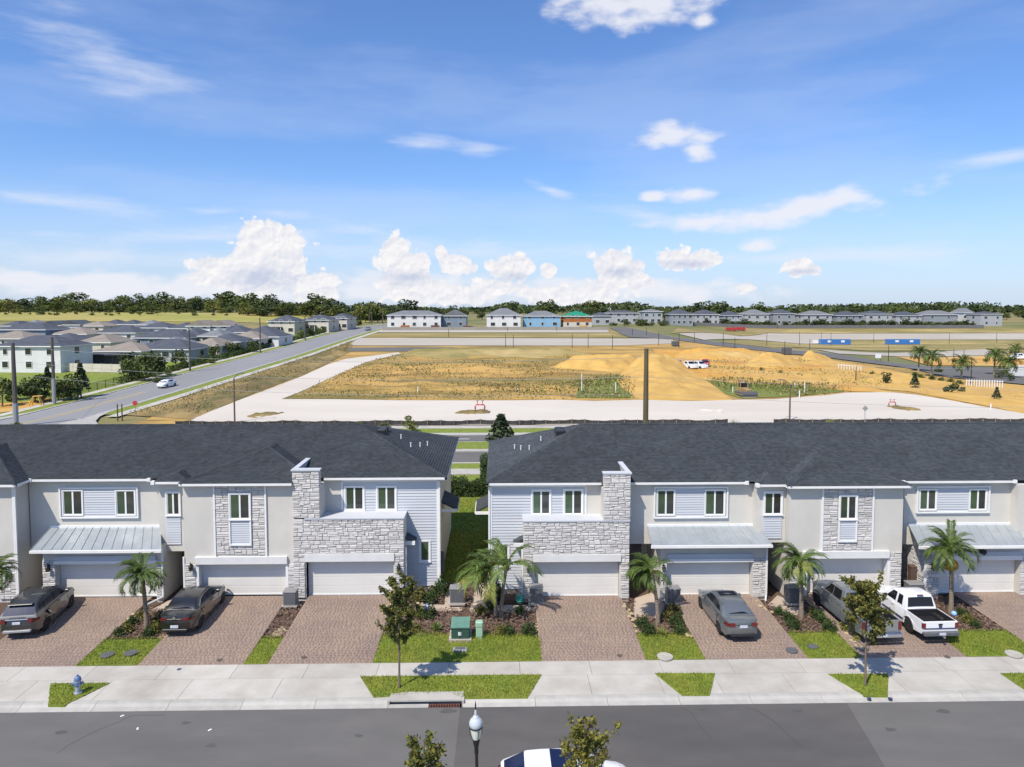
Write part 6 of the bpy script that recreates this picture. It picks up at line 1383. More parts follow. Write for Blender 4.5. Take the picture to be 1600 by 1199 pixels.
for lab, a, b, ey, h, rise, rf, wl, dp, st, kw in (
    ('white two-storey house behind the long cream fence', -10, 101, 542, 5.7, 1.9, 'd', 'w', 11, 2, {}),
    ('low tan-roofed house right of the white two-storey house', 144, 226, 550, 2.9, 1.8, 't', 'c', 12, 1, {}),
    ('low dark-roofed house with a wide hip, behind the fence end', 196, 302, 547, 2.9, 2.0, 'd', 'g', 13, 1, {}),
    ('tan-roofed house at the left edge', -30, 44, 530, 2.9, 1.8, 't', 'c', 12, 1, {}),
    ('dark-roofed house with a blue-grey dormer wall at far left', -5, 76, 516, 4.4, 1.9, 'd', 'k', 12, 1, {}),
    ('tan-roofed house above the white two-storey house', 78, 140, 523, 2.9, 1.8, 't', 'c', 12, 1, {}),
    ('dark pyramid-roofed white house in the middle of the suburb', 146, 216, 521, 2.9, 1.9, 'd', 'w', 12, 1, {}),
    ('tan-roofed house in front of the pyramid-roofed one', 120, 178, 536, 2.9, 1.9, 't', 'c', 12, 1, {}),
    ('dark-roofed blue-grey house left of the cream fence posts', 206, 294, 529, 2.9, 1.9, 'd', 'k', 12, 1, {}),
    ('broad dark-roofed house near the back row', 212, 268, 513, 2.9, 1.7, 'd', 'w', 12, 1, {}),
    ('dark-roofed house beside the white gabled pair', 266, 298, 514, 2.9, 1.7, 'd', 'w', 11, 1, {}),
    ('white gabled two-storey house, left of a pair', 299, 324, 510, 4.6, 1.7, 't', 'w', 9, 2, dict(gable=True)),
    ('white gabled two-storey house, right of a pair', 326, 360, 510, 4.6, 1.7, 't', 'w', 9, 2, dict(gable=True)),
    ('tan-roofed house with a pale fence in front, near the road', 298, 346, 541, 2.8, 1.7, 't', 'c', 11, 1, {}),
    ('dark-roofed house with a screened porch near the road', 312, 380, 535, 2.9, 1.8, 'd', 'g', 12, 1, {}),
    ('tan-roofed house beside the road hedge', 352, 412, 530, 2.9, 1.8, 't', 'c', 12, 1, {}),
    ('dark-roofed house below the cream two-storey houses', 380, 440, 527, 2.9, 2.0, 'd', 'w', 12, 1, {}),
    ('dark-roofed house at the far left end of the back row', 0, 34, 510, 2.9, 1.6, 'd', 'w', 10, 1, {}),
    ('dark-roofed house between two tan roofs at far left', 58, 122, 533, 2.9, 1.7, 'd', 'w', 11, 1, {}),
    ('grey-roofed house with white wall before the pyramid-roofed one', 228, 292, 540, 2.9, 1.7, 'g', 'w', 11, 1, {}),
    ('dark-roofed house behind the screened porch house', 272, 318, 525, 2.9, 1.8, 'd', 'w', 11, 1, {}),
    ('grey-roofed house behind the pale fence', 312, 352, 526, 2.9, 1.7, 'g', 'c', 11, 1, {}),
    ('dark-roofed house below the white gabled pair', 340, 388, 520, 2.9, 1.8, 'd', 'g', 11, 1, {}),
    ('small dark-roofed house left of the cream two-storey houses', 392, 422, 519, 2.9, 1.6, 'd', 'w', 10, 1, {}),
    ('grey-roofed house in the back row at far left', 30, 62, 508, 2.9, 1.5, 'g', 'w', 9, 1, {}),
    ('grey-roofed house at the right of the back row', 214, 246, 508, 2.9, 1.5, 'g', 'w', 9, 1, {}),
    ('white gabled house in the back row at left', 62, 98, 509, 3.2, 1.5, 'd', 'w', 9, 1, dict(gable=True)),
    ('white gabled house in the back row, right of another', 97, 122, 508, 3.4, 1.5, 'd', 'w', 9, 1, dict(gable=True)),
    ('tan-roofed house in the back row', 122, 165, 510, 2.9, 1.5, 't', 'c', 10, 1, {}),
    ('dark-roofed house in the back row before the tan slope', 160, 186, 507, 2.9, 1.5, 'd', 'c', 9, 1, {}),
    ('dark-roofed house in the back row, middle', 186, 214, 507.5, 2.9, 1.5, 'd', 'w', 9, 1, {})):
    x, y = GT((a+b)/2, ey, h); y2 = y; w_ = (b-a)/1100*y2
    far_house(lab, x, y2+dp/2, max(8,w_-.9), dp, h, rise*1.15, rf, wl, RZ, max(2,int(w_/4)), SUB, storeys=st, **kw)
for lab, a, b, by, rise in (('cream two-storey house with porch, left of three by the road', 423, 470, 523, 2.4),('cream two-storey house with porch, middle of three by the road', 475, 523, 520, 2.2),('cream two-storey house, right of three by the road', 520, 551, 516, 1.9)):
    x, y = GT((a+b)/2, by); w_ = (b-a)/1100*y; far_house(lab, x-1, y+6, w_-1, 11, 4.7, rise, 'd', 'c', R(-8), 3, SUB, storeys=2, porch=True)
# screened lanai and fences of the suburb
x0, y0 = GT(103,573); x1, y1 = GT(196,571); t = thing('screen_porch', 'dark screened porch against the side of the white house', 'porch', ((x0+x1)/2,(y0+y1)/2+3,T(x0,y0))); ww = abs(x1-x0)
mb = MB(); mb.box(-ww/2,ww/2,-2.5,3.5,2.5,2.75); mb.build('roof', RS['d'], t); mb = MB(); mb.box(-ww/2+.3,ww/2-.3,-.5,3.4,-.3,2.5); mb.build('screen', m_greyd, t)
for k in range(6): mb = MB(); u = -ww/2+.2+k*(ww-.4)/5; mb.box(u-.07,u+.07,-2.4,-2.26,-.3,2.5); mb.build('post', m_trim if k in (0,1) else m_black, t)
def fence(label, p, h, mat, step, pm=None, name='fence', board=None, gap=.01, group=None):
    q = [GT(*a) if a[1] > 400 else a for a in p]; t = thing(name, label, 'fence', (*q[0],T(*q[0])), 0, group); o = q[0]; oz = T(*o)
    for (xa,ya),(xb,yb) in zip(q, q[1:]):
        L = math.hypot(xb-xa,yb-ya); n = max(1,round(L/step)); d = Vector((xb-xa,yb-ya,0))/L; s = Vector((-d.y,d.x,0))
        for k in range(n+1):
            c = Vector((xa,ya,0))+d*L*k/n; z = T(c.x,c.y)-oz; c -= Vector((o[0],o[1],0)); mb = MB(); mb.box(c.x-.07,c.x+.07,c.y-.07,c.y+.07,z-.2,z+h+.08); mb.build('post', pm or mat, t)
            if k < n:
                e = c+d*(L/n); z2 = T(e.x+o[0],e.y+o[1])-oz; mb = MB(); a, b = c+d*(.072), e-d*(.072); w2 = s*.03
                mb.add([tuple(a-w2+Vector((0,0,z+.05))),tuple(b-w2+Vector((0,0,z2+.05))),tuple(b+w2+Vector((0,0,z2+.05))),tuple(a+w2+Vector((0,0,z+.05))),tuple(a-w2+Vector((0,0,z+h))),tuple(b-w2+Vector((0,0,z2+h))),tuple(b+w2+Vector((0,0,z2+h))),tuple(a+w2+Vector((0,0,z+h)))],[(0,3,2,1),(4,5,6,7),(0,1,5,4),(1,2,6,5),(2,3,7,6),(3,0,4,7)])
                mb.build(board or 'fence_panel', mat, t)
    return t
m_vinyl = M('vinyl_fence',(.58,.54,.45),(.52,.49,.40),.5,.7)
fence('long cream vinyl fence below the white two-storey house', [(54,580),(190,583),(190,572)], 1.9, m_vinyl, 2.4, group='cream vinyl fences')
fence('cream vinyl fence by the houses near the road', [(270,561),(322,558),(352,552)], 1.9, m_vinyl, 2.4, group='cream vinyl fences')
def rail_fence(label, y0, y1, off, h, step, mat, name):
    t = thing(name, label, 'fence', (clx(y0)+off,y0,T(clx(y0)+off,y0))); o = Vector(t.location); n = int((y1-y0)/step); rail = MB(); pk = MB()
    for k in range(n+1):
        y = y0+k*step; p = Vector((clx(y)+off,y,T(clx(y)+off,y)))-o; mb = MB(); mb.box(p.x-.04,p.x+.04,p.y-.04,p.y+.04,p.z-.1,p.z+h); mb.build('post', mat, t)
        if k < n:
            y2 = y+step; q = Vector((clx(y2)+off,y2,T(clx(y2)+off,y2)))-o
            for zz in (.15,h-.1): rail.tube([p+Vector((0,0,zz)),q+Vector((0,0,zz))],.025,4)
            for j in range(1,14): c = p.lerp(q,j/14); pk.box(c.x-.012,c.x+.012,c.y-.012,c.y+.012,c.z+.1,c.z+h-.05)
    rail.build('rail', mat, t); o_ = pk.build('pickets', mat, t); o_['kind'] = 'stuff'
rail_fence('black metal railing along the left side of the hill road', 118, 150, -10.6, 1.5, 2.5, m_black, 'railing')
def road_hedge(label, y0, y1, off, h, n):
    t = thing('hedge', label, 'hedge', (clx(y0)+off,y0,T(clx(y0)+off,y0))); o = np.array(t.location); yy = nrg.uniform(y0,y1,n); C = np.array([(clx(y)+off+nrg.normal(0,.45),y,T(clx(y)+off,y)+nrg.uniform(0,h)) for y in yy])-o
    ob('foliage', leafquads(C, .22, m_leafg, 'foliage'), t)
road_hedge('long dark hedge climbing beside the hill road', 140, 300, -10.8, 1.3, 9000)
# trees and palms of the suburb
for px, py, h, k in ((4,636,5,KM),(20,625,5,KD),(62,630,5.5,KD),(55,628,5,KM),(75,618,5,KP),(100,627,5,KM),(109,625,4.6,KD),(127,622,6,KP),(92,626,4.6,KD),(204,592,6,KD),(212,596,6,KM),(226,596,6,KM),(238,590,7,KD),(275,571,5,KD),(286,575,4,KM),(315,567,3.5,KB),(334,560,4,KM),(345,556,4,KD),(361,555,4,KM),(393,551,4,KM),(405,545,4,KD),(330,568,2.5,KB),(300,570,2.2,KB),(262,586,2,KB),(275,580,2,KB),(255,580,2.4,KB),(245,598,2.,KB),(484,526,5,KD),(495,524,3.5,KM),(470,530,3.4,KL),(507,522,3.2,KM),(560,511,4,KD),(372,553,4.5,KD),(436,538,3.2,KM),(450,534,3.,KB)):
    x, y = GT(px,py); tree(x, y, h, k, 'garden tree between the suburb houses and the hill road' if h > 3 else 'garden shrub between the suburb houses and the hill road', 'garden trees and shrubs of the suburb', 'tree' if h > 3 else 'shrub')
CEN = 'houses beyond the building site'
for lab, a, b, by, h, rise, rf, wl, kw in (('white two-storey house with wide balcony window, far left of the row', 604, 690, 513, 5.4, 1.9, 'g', 'w', dict(wins=5)),('grey gable-fronted house behind the white one', 690, 730, 512, 5.0, 2.6, 'g', 'k', dict(gable=True,wins=2)),
    ('white house with tall grey hip roof in the middle of the row', 759, 815, 513, 5.4, 2.9, 'g', 'w', dict(wins=3)),('light blue house wrapped for siding', 817, 877, 512, 4.9, 2.2, 'g', 'b', dict(wins=3)),
    ('unfinished house with green roof and orange sheathing', 879, 926, 512, 4.8, 2.3, 'n', 'o', dict(wins=3,lower='c'))):
    x, y = GT((a+b)/2, by); w_ = (b-a)/1100*y; far_house(lab, x, y+6, w_-.8, 12, h, rise, rf, wl, 0, group=CEN, storeys=2, **kw)
far_house('small grey house right of the green-roofed one', *GT(938,507), 9, 10, 4.2, 1.8, 'd', 'g', 0, 2, CEN, storeys=1)
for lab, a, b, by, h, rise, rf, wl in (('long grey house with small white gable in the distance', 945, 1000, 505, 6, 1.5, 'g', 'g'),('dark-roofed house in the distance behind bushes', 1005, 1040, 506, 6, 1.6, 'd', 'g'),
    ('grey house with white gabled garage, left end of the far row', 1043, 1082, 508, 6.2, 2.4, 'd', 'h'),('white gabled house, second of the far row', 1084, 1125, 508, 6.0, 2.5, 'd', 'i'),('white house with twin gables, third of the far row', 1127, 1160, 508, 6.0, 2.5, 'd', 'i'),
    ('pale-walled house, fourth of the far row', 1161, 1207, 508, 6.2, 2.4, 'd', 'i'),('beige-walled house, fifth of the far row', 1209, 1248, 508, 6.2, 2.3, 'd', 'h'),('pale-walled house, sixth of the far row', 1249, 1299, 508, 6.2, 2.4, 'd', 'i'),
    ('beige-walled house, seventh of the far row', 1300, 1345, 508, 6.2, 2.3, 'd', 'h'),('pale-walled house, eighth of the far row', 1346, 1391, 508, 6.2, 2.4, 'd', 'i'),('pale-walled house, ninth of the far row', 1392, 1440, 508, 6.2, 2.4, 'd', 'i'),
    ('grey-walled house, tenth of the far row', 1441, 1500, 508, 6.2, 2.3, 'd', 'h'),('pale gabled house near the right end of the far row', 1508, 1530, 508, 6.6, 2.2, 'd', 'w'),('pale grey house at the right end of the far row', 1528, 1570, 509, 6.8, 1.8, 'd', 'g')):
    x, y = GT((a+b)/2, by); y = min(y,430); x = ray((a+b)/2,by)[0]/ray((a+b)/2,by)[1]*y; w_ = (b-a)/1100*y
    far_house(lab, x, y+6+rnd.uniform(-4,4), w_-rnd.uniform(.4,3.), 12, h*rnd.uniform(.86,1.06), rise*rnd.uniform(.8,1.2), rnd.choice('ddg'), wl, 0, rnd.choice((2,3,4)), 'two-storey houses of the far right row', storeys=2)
for i in range(105):
    px = rnd.uniform(1085,1520); y = 384+rnd.uniform(-2,2); r_ = ray(px,510); x = r_[0]/r_[1]*y; tree(x, y, rnd.uniform(2.4,4.6), rnd.choice((KB,KD)), 'dark bush in front of the far row of houses', 'bushes before the far row', 'bush', 1.7)
for i in range(14):
    px = rnd.uniform(945,1045); x, y = GT(px, 509); tree(x, y, rnd.uniform(2.,3.6), rnd.choice((KB,KM)), 'bush on the green slope right of the green-roofed house', 'bushes on the green slope', 'bush', 1.7)
m_dkfence = M('dark_screen_fence',(.16,.16,.165),(.13,.13,.135),.4,.9)
fence('long dark screen fence before the far row of houses', [(86,374),(150,374),(262,374)], 1.7, m_dkfence, 9, name='screen_fence')
m_tanf = M('silt_fabric',(.30,.275,.235),(.26,.24,.205),.3,.9)
fence('tan fabric fence below the row of five houses', [(598,516.5),(950,516)], 1.3, m_tanf, 7, name='fabric_fence')
# ------------------------------------------------------------------ the building site
def mound(name, label, outline, crest, h, mat, n=26, cat='sand pile', seed=0, base=None):
    """pile whose foot follows the outline (ground points) and whose top follows the crest line"""
    cx = sum(p[0] for p in crest)/len(crest); cy = sum(p[1] for p in crest)/len(crest); z0 = T(cx,cy); t = thing(name, label, cat, (cx,cy,z0)); q = random.Random(seed)
    xs = [p[0] for p in outline]; ys = [p[1] for p in outline]; x0, x1, y0, y1 = min(xs),max(xs),min(ys),max(ys)
    def seg(p, a, b):
        ax, ay = a; bx, by = b; L = (bx-ax)**2+(by-ay)**2; u = max(0,min(1,((p[0]-ax)*(bx-ax)+(p[1]-ay)*(by-ay))/(L or 1))); return math.hypot(p[0]-ax-u*(bx-ax),p[1]-ay-u*(by-ay))
    V, F, idx = [], [], {}
    ni, nj = 72, 46
    for j in range(nj+1):
        for i in range(ni+1):
            x, y = x0+(x1-x0)*i/ni, y0+(y1-y0)*j/nj; ins = inpoly(outline,x,y); de = min(seg((x,y),outline[k],outline[k-1]) for k in range(len(outline))); dc = min([seg((x,y),crest[k],crest[k+1]) for k in range(len(crest)-1)] or [math.hypot(x-crest[0][0],y-crest[0][1])])
            f = de/(de+dc+1e-6) if ins else 0; zz = h*f+((nz.noise(Vector((x*.32,y*.32,seed)))*.55*min(1,h/2)+nz.noise(Vector((x*1.1,y*1.1,seed)))*.22)*min(1,f*4) if ins else -.3)
            V.append((x-cx,y-cy,T(x,y)-z0+zz))
    for j in range(nj):
        for i in range(ni): a = j*(ni+1)+i; F.append((a,a+1,a+ni+2,a+ni+1))
    me = npmesh('sand', np.array(V), np.array(F), mat); me.polygons.foreach_set('use_smooth',[True]*len(F)); ob('sand', me, t); return t
mound('sand_pile', 'large smooth yellow sand pile behind the wooden pole', gp((962,594),(975,578),(1000,566),(1035,558),(1060,566),(1090,585),(1120,605),(1146,625),(1090,627),(1040,626),(1000,624),(975,610)), gp((1005,578),(1040,575)), 3.6, m_sand, seed=1)
mound('sand_pile', 'long low yellow sand pile left of the large pile', gp((858,574),(890,566),(940,561),(1000,560),(1030,562),(1000,574),(960,581),(900,577)), gp((900,571),(985,570)), 2.6, m_sand, seed=2)
mound('sand_pile', 'orange sand bank right of the parked site trucks', gp((1050,555),(1110,548),(1160,548),(1200,556),(1190,566),(1120,567),(1060,566)), gp((1075,557),(1170,557)), 2.0, m_sandr, seed=3)
mound('sand_pile', 'pointed yellow sand pile beside the far road', gp((1150,576),(1175,562),(1205,557),(1240,562),(1262,571),(1220,580)), gp((1190,568),(1212,566)), 2.6, m_sand, seed=4)
mound('sand_pile', 'smaller pointed yellow sand pile, right of the other', gp((1240,565),(1260,557),(1285,557),(1310,565),(1275,570)), gp((1262,562),(1268,562)), 2.3, m_sand, seed=5)
mound('earth_bank', 'weedy earth bank across the back of the field', gp((605,562),(640,550),(720,547),(800,548),(900,550),(930,556),(840,560),(760,561),(690,563)), gp((650,555),(760,553),(880,553)), 1.7, m_weeds, cat='earth bank', seed=6)
mound('dirt_patch', 'dirt mound with the red pipes on the pale pad', gp((705,647),(720,642),(750,641),(768,643),(766,647),(735,649)), gp((725,645),(752,645)), .35, m_berm, cat='mound', seed=7)
mound('dirt_patch', 'grassy dirt mound at the left of the pale pad', gp((378,652),(395,646),(430,644),(447,645),(430,650),(400,654)), gp((400,649),(430,647)), .3, m_berm, cat='mound', seed=8)
mound('dirt_patch', 'grassy dirt mound with red pipes at the right of the pad', gp((1384,635),(1400,635),(1440,640),(1442,642),(1420,643),(1395,639)), gp((1400,637),(1430,641)), .3, m_berm, cat='mound', seed=9)
mound('dirt_patch', 'shallow ring of brown dirt on the pale pad', gp((1084,643),(1095,639),(1130,640),(1146,644),(1130,648),(1100,647)), gp((1100,643),(1130,644)), .15, m_pad, cat='mound', seed=10)
t_ = ob('scattered_weeds', None); struct(t_, 'stuff')
def tufts(P, n, h, mat):
    P = gp(*P) if P[0][1] > 300 else P; x, y = scatter(P, .02); k = 0; xs = [p[0] for p in P]; ys = [p[1] for p in P]; C = []
    while len(C) < n:
        x, y = rnd.uniform(min(xs),max(xs)), rnd.uniform(min(ys),max(ys))
        if inpoly(P,x,y) and math.sin(x*.35+1.3*math.sin(y*.11))+math.sin(y*.27+x*.05) > -.2: C.append((x,y,T(x,y)+rnd.uniform(0,h)))
    o = ob('weeds', leafquads(np.array(C), .17, mat, 'weeds', 1.5, .35), t_); o['kind'] = 'stuff'
FLD = ((622,555),(572,568),(525,588),(475,612),(446,624),(620,625),(900,624),(985,618),(960,590),(860,575),(930,557),(800,562),(700,566))
tufts(FLD, 6000, .5, m_dry); tufts(FLD, 2000, .5, m_leafl)
BRM = [(clx(y)+10.2,y) for y in range(108,240,6)]+gp((540,553),(500,572),(440,600),(375,624),(310,650))
tufts(BRM, 5000, .75, m_dry); tufts(BRM, 3500, .7, m_leafm)
tufts(((1110,596),(1200,600),(1310,608),(1310,613),(1240,620),(1150,622)), 1800, .3, m_leafl); tufts(((1040,548),(1250,556),(1330,576),(1420,600),(1400,608),(1250,600),(1100,590)), 700, .3, m_dry)
tufts(((1120,534),(1300,532.5),(1640,532.5),(1640,544),(1300,544.5)), 1500, .5, m_leafl); tufts(((1280,555),(1420,578),(1640,610),(1640,650),(1500,625),(1350,606)), 500, .3, m_leafl)
def weed_clumps(P, n, mats, sx=4.5, sy=2.0, m=110):
    P = gp(*P); xs = [p[0] for p in P]; ys = [p[1] for p in P]; k = 0
    CC = {i: [] for i in range(len(mats))}
    while k < n:
        x, y = rnd.uniform(min(xs),max(xs)), rnd.uniform(min(ys),max(ys))
        if not inpoly(P,x,y): continue
        k += 1; i = rnd.randrange(len(mats)); s_ = rnd.uniform(.5,1.5)
        for j in range(int(m*s_)):
            a, b = x+rnd.gauss(0,sx*s_), y+rnd.gauss(0,sy*s_)
            if inpoly(P,a,b): CC[i].append((a,b,T(a,b)+rnd.uniform(.1,.75)))
    for i, c in CC.items():
        if c: o = ob('weeds', leafquads(np.array(c), .24, mats[i], 'weeds', 2.2, .5), t_); o['kind'] = 'stuff'
weed_clumps(FLD, 46, (m_leafl, m_dry, m_leafm)); weed_clumps(((905,625),(895,600),(950,586),(995,596),(990,626)), 16, (m_leafl, m_dry), 3, 1.5)
weed_clumps(((1100,590),(1200,594),(1330,606),(1330,615),(1240,622),(1140,624)), 16, (m_dry, m_leafl), 3.5, 1.6); weed_clumps(((1060,552),(1230,558),(1340,578),(1440,606),(1540,636),(1330,604),(1240,596),(1090,584)), 26, (m_dry, m_dry, m_leafl), 4, 1.4, 60)
# silt fence along the pad
m_silt = M('silt_black',(.035,.033,.032),(.06,.055,.05),2,.9)
def silt(label, pa, pb):
    xa = G(pa,661)[0]; xb = G(pb,661)[0]; Y = G(800,663.5)[1]; t = thing('silt_fence', label, 'silt fence', (xa,Y,0), 0, 'black silt fence along the pad'); n = int((xb-xa)/1.8)
    def pt(k): x = k*(xb-xa)/n; return x, .25*math.sin(k*.9)+.12*math.sin(k*2.3), .62+.07*math.sin(k*1.7)
    for k in range(n):
        x, y, h = pt(k); x2, y2, h2 = pt(k+1); mb = MB(); m2 = ((x+x2)/2, (y+y2)/2+.12, (h+h2)/2-.09)
        mb.add([(x,y,-.05),(m2[0],m2[1],-.05),(x2,y2,-.05),(x2,y2,h2),m2,(x,y,h),(x,y+.02,h),(m2[0],m2[1]+.02,m2[2]),(x2,y2+.02,h2),(x2,y2+.02,-.05),(x,y+.02,-.05)],[(0,1,4,5),(1,2,3,4),(5,4,7,6),(4,3,8,7),(6,7,10),(7,8,9,10)]); mb.build('fabric', m_silt, t)
        mb = MB(); mb.box(x-.025,x+.025,y-.06,y-.005,-.1,h+.12); mb.build('stake', M_stake, t)
M_stake = M('stake_wood',(.34,.28,.21),None,rough=.9)
silt('black silt fence along the left of the pale pad', 286, 1135); silt('black silt fence along the right of the pale pad', 1206, 1640)
# red pipe manifolds
def manifold(label, px, py, s):
    x, y = GT(px,py); t = thing('pipe_manifold', label, 'pipes', (x,y,T(x,y)), 0, 'red backflow pipes'); t.scale = (s,)*3; 
    mb = MB(); mb.tube([(-.65,0,-.3),(-.65,0,.75),(-.5,0,.9),(.5,0,.9),(.65,0,.75),(.65,0,-.3)],.09,8); mb.build('pipe', m_red2, t, smooth=True)
    for sx in (-.65,.65): mb = MB(); mb.lathe([(.14,.45),(.14,.52)], (sx,0,0), 10); mb.build('flange', m_red2, t)
    for sx in (-.35,.35): mb = MB(); mb.tube([(sx,0,.9),(sx,0,1.45)],.05,6); mb.lathe([(.2,1.40),(.2,1.46)], (sx,0,0), 10); mb.build('valve', m_red2, t)
manifold('red pipe manifold standing in dirt on the pale pad', 750, 643, 1.15); manifold('red pipe manifold at the right end of the pale pad', 1394, 636, .85)
# bulldozer seen head-on
x, y = GT(1172,622); t = thing('bulldozer', 'tan bulldozer with lowered blade beside the sand pile', 'bulldozer', (x,y+2.5,T(x,y)), R(4)); m_doz = M('dozer_tan',(.36,.25,.10),(.25,.18,.09),1.5,.7)
for sg in (-1,1): mb = MB(); P = [(-1.6,.1),(-1.3,.0),(1.3,0),(1.6,.1),(1.75,.45),(1.5,.8),(-1.5,.8),(-1.75,.45)]; n = 8; mb.add([(sg*.75,a,b) for a,b in P]+[(sg*1.2,a,b) for a,b in P],[tuple(range(n)),tuple(range(2*n-1,n-1,-1))]+[(i,n+i,n+(i+1)%n,(i+1)%n) for i in range(n)]); mb.build('track', m_greyd, t)
mb = MB(); mb.bbox(-.55,.55,-1.7,.4,.55,1.45,.08); mb.build('hood', m_doz, t); mb = MB(); mb.bbox(-.72,.72,.4,1.7,.6,1.5,.06); mb.build('body', m_doz, t)
mb = MB()
for sx in (-.65,.65):
    for sy in (.55,1.55): mb.box(sx-.06,sx+.06,sy-.06,sy+.06,1.5,2.75)
o = mb.build('cab_posts', m_doz, t); o['kind'] = 'stuff'
mb = MB(); mb.bbox(-.8,.8,.4,1.7,2.75,2.9,.05); mb.build('cab_roof', m_doz, t); mb = MB(); mb.box(-.6,.6,.6,1.5,1.5,2.3); mb.build('cab_glass', m_glass, t); mb = MB(); mb.tube([(.3,-.8,1.4),(.3,-.8,2.4)],.06,6); mb.build('exhaust', m_greyd, t)
mb = MB(); mb.add([(-1.35,-2.1,.02),(1.35,-2.1,.02),(1.35,-2.25,.55),(-1.35,-2.25,.55),(-1.35,-2.15,1.05),(1.35,-2.15,1.05),(-1.35,-1.98,.02),(1.35,-1.98,.02),(1.35,-2.12,.55),(-1.35,-2.12,.55),(-1.35,-2.02,1.05),(1.35,-2.02,1.05)],[(0,1,2,3),(3,2,5,4),(6,9,8,7),(9,10,11,8),(4,5,11,10),(0,6,7,1),(0,3,9,6),(3,4,10,9),(1,7,8,2),(2,8,11,5)]); mb.build('blade', m_greyd, t); mb = MB(); mb.box(-1.36,1.36,-2.14,-2.11,.0,.16); mb.build('cutting_edge', m_grey, t)
for sx in (-1.28,1.28): mb = MB(); mb.tube([(sx,1.2,.4),(sx,-2.05,.4)],.07,5); mb.build('push_arm', m_doz, t)
# site vehicles and the cars on the hill road (copies of the parked cars' builders)
x, y = GT(258,605); sedan('white car driving down the hill road', x+.3, y, R(180)+math.atan2(5,-60)*0+R(-4), m_pwht, 4.7, 1.82, z=T(x,y)+.03, roofglass=False, name='car')
x, y = GT(575,516.5); sedan('small light car near the crest of the hill road', x, y, R(176), m_psil, 4.7, 1.82, z=T(x,y)+.03, roofglass=False, name='car')
for lab, px, py, rz, pm in (('white pickup parked in the sand, left of two',1076,577,R(195),m_pwht),('white pickup parked in the sand, right of two',1091,577,R(203),m_pwht),('red pickup behind the white site pickups',1102,574,R(160),m_red2)):
    x, y = GT(px,py); pickup(lab, x, y, rz, pm, 5.6, 1.95, 2.25, True, 1.18, 1.85, 'vehicles parked in the sand', T(x,y)+.05)
def crate(name, label, cat, px, py, w_, d, h, mat, rz=0., lid_=True, group=None, marks=0, dz=0.):
    x, y = GT(px,py); t = thing(name, label, cat, (x,y,T(x,y)+dz), rz, group); mb = MB(); mb.bbox(-w_/2,w_/2,-d/2,d/2,.15,h,.04); mb.build('body', mat, t)
    n = max(4,int(w_/.9))
    for k in range(n): mb = MB(); u = -w_/2+(k+.5)*w_/n; mb.box(u-.05,u+.05,-d/2-.05,-d/2-.005,.2,h-.1); mb.build('rib', mat, t)
    for k in range(marks): mb = MB(); u = -w_*.22+k*w_*.45; mb.box(u-.8,u+.8,-d/2-.07,-d/2-.055,h*.45,h*.8); mb.build('panel', m_white, t)
    for sx in (-1,1): mb = MB(); mb.box(sx*w_*.35-.15,sx*w_*.35+.15,-d/2,d/2,-.2,.148); mb.build('skid', m_black, t)
crate('storage_trailer', 'blue storage trailer on the far field, left of two', 'trailer', 1304, 539, 13.4, 2.5, 2.5, m_blue, marks=2, group='blue storage trailers'); crate('storage_trailer', 'blue storage trailer on the far field, right of two', 'trailer', 1410, 538.5, 14.6, 2.5, 2.4, m_blue, marks=2, group='blue storage trailers')
crate('storage_trailer', 'small white trailer left of the blue ones', 'trailer', 1275, 537, 2.2, 2., 1.4, m_white)
crate('dumpster', 'dark grey dumpster behind the sand piles', 'dumpster', 1055, 541, 1.9, 2.2, 1.5, m_greyd); crate('dumpster', 'dark blue box beside the far road kerb', 'dumpster', 1229, 554, 2.2, 1.8, 2.0, m_greyd); crate('dumpster', 'blue skip behind the large sand pile', 'dumpster', 1055, 573, 2.4, 2., 1.6, m_blue)
crate('truck_bed', 'red skip left of the far red machine', 'dumpster', 1142, 517, 5, 2., 1.6, m_red2); crate('truck_bed', 'red skip on the far field before the houses', 'dumpster', 1157, 516.5, 4.5, 2., 1.6, m_red2)
for lab, px, py, c_ in (('brownish material stack before the far white house',680,513.5,MATS['rusty_iron']),('rusty material stack right of the grey gabled house',730,514,MATS['rusty_iron']),('orange machine beside the white house at left',633,513.5,WS['o']),('yellow machine before the green-roofed house',911,513.5,m_yel)): crate('material_stack', lab, 'stack', px, py, 3.4, 2.2, 1.3, c_)
# poles
def pole(label, x, y, ztop, r, mat, name='utility_pole', group=None, arm=None, sleeve=0, cross=False):
    z = T(x,y); t = thing(name, label, 'pole', (x,y,z), 0, group); h = ztop-z; mb = MB(); mb.lathe([(r,-.3),(r*.95,h*.5),(r*.75,h)], n=8); mb.build('pole', mat, t, smooth=True, sharp=40)
    if sleeve: mb = MB(); mb.lathe([(r*1.15,-.2),(r*1.15,sleeve)], n=8); mb.build('sleeve', m_grey, t)
    if arm: 
        mb = MB(); mb.tube([(0,0,h-.1),(arm*.5,0,h+.5),(arm*1.,0,h+.75),(arm*1.4,0,h+.78)],.06,6); mb.build('arm', mat, t); mb = MB(); mb.bbox(min(arm*1.2,arm*1.9),max(arm*1.2,arm*1.9),-.16,.16,h+.70,h+.84,.03); mb.build('lamp_head', m_greyd, t)
    if cross:
        mb = MB(); mb.box(-.9,.9,-.06,.06,h-1.1,h-.98); mb.build('crossarm', mat, t)
        for sx in (-.8,.0,.8): mb = MB(); mb.lathe([(.05,h-.98),(.07,h-.9),(.03,h-.8)], (sx,0,0), 6); mb.build('insulator', m_grey, t)
    return t
m_wood = M('pole_wood',(.13,.105,.06),(.09,.07,.04),4,.9,stretch=(1,1,.1)); m_woodg = M('pole_grey',(.11,.10,.09),(.075,.068,.06),4,.9,stretch=(1,1,.1)); m_lampp = M('lamp_pole_brown',(.12,.085,.06),None,rough=.6)
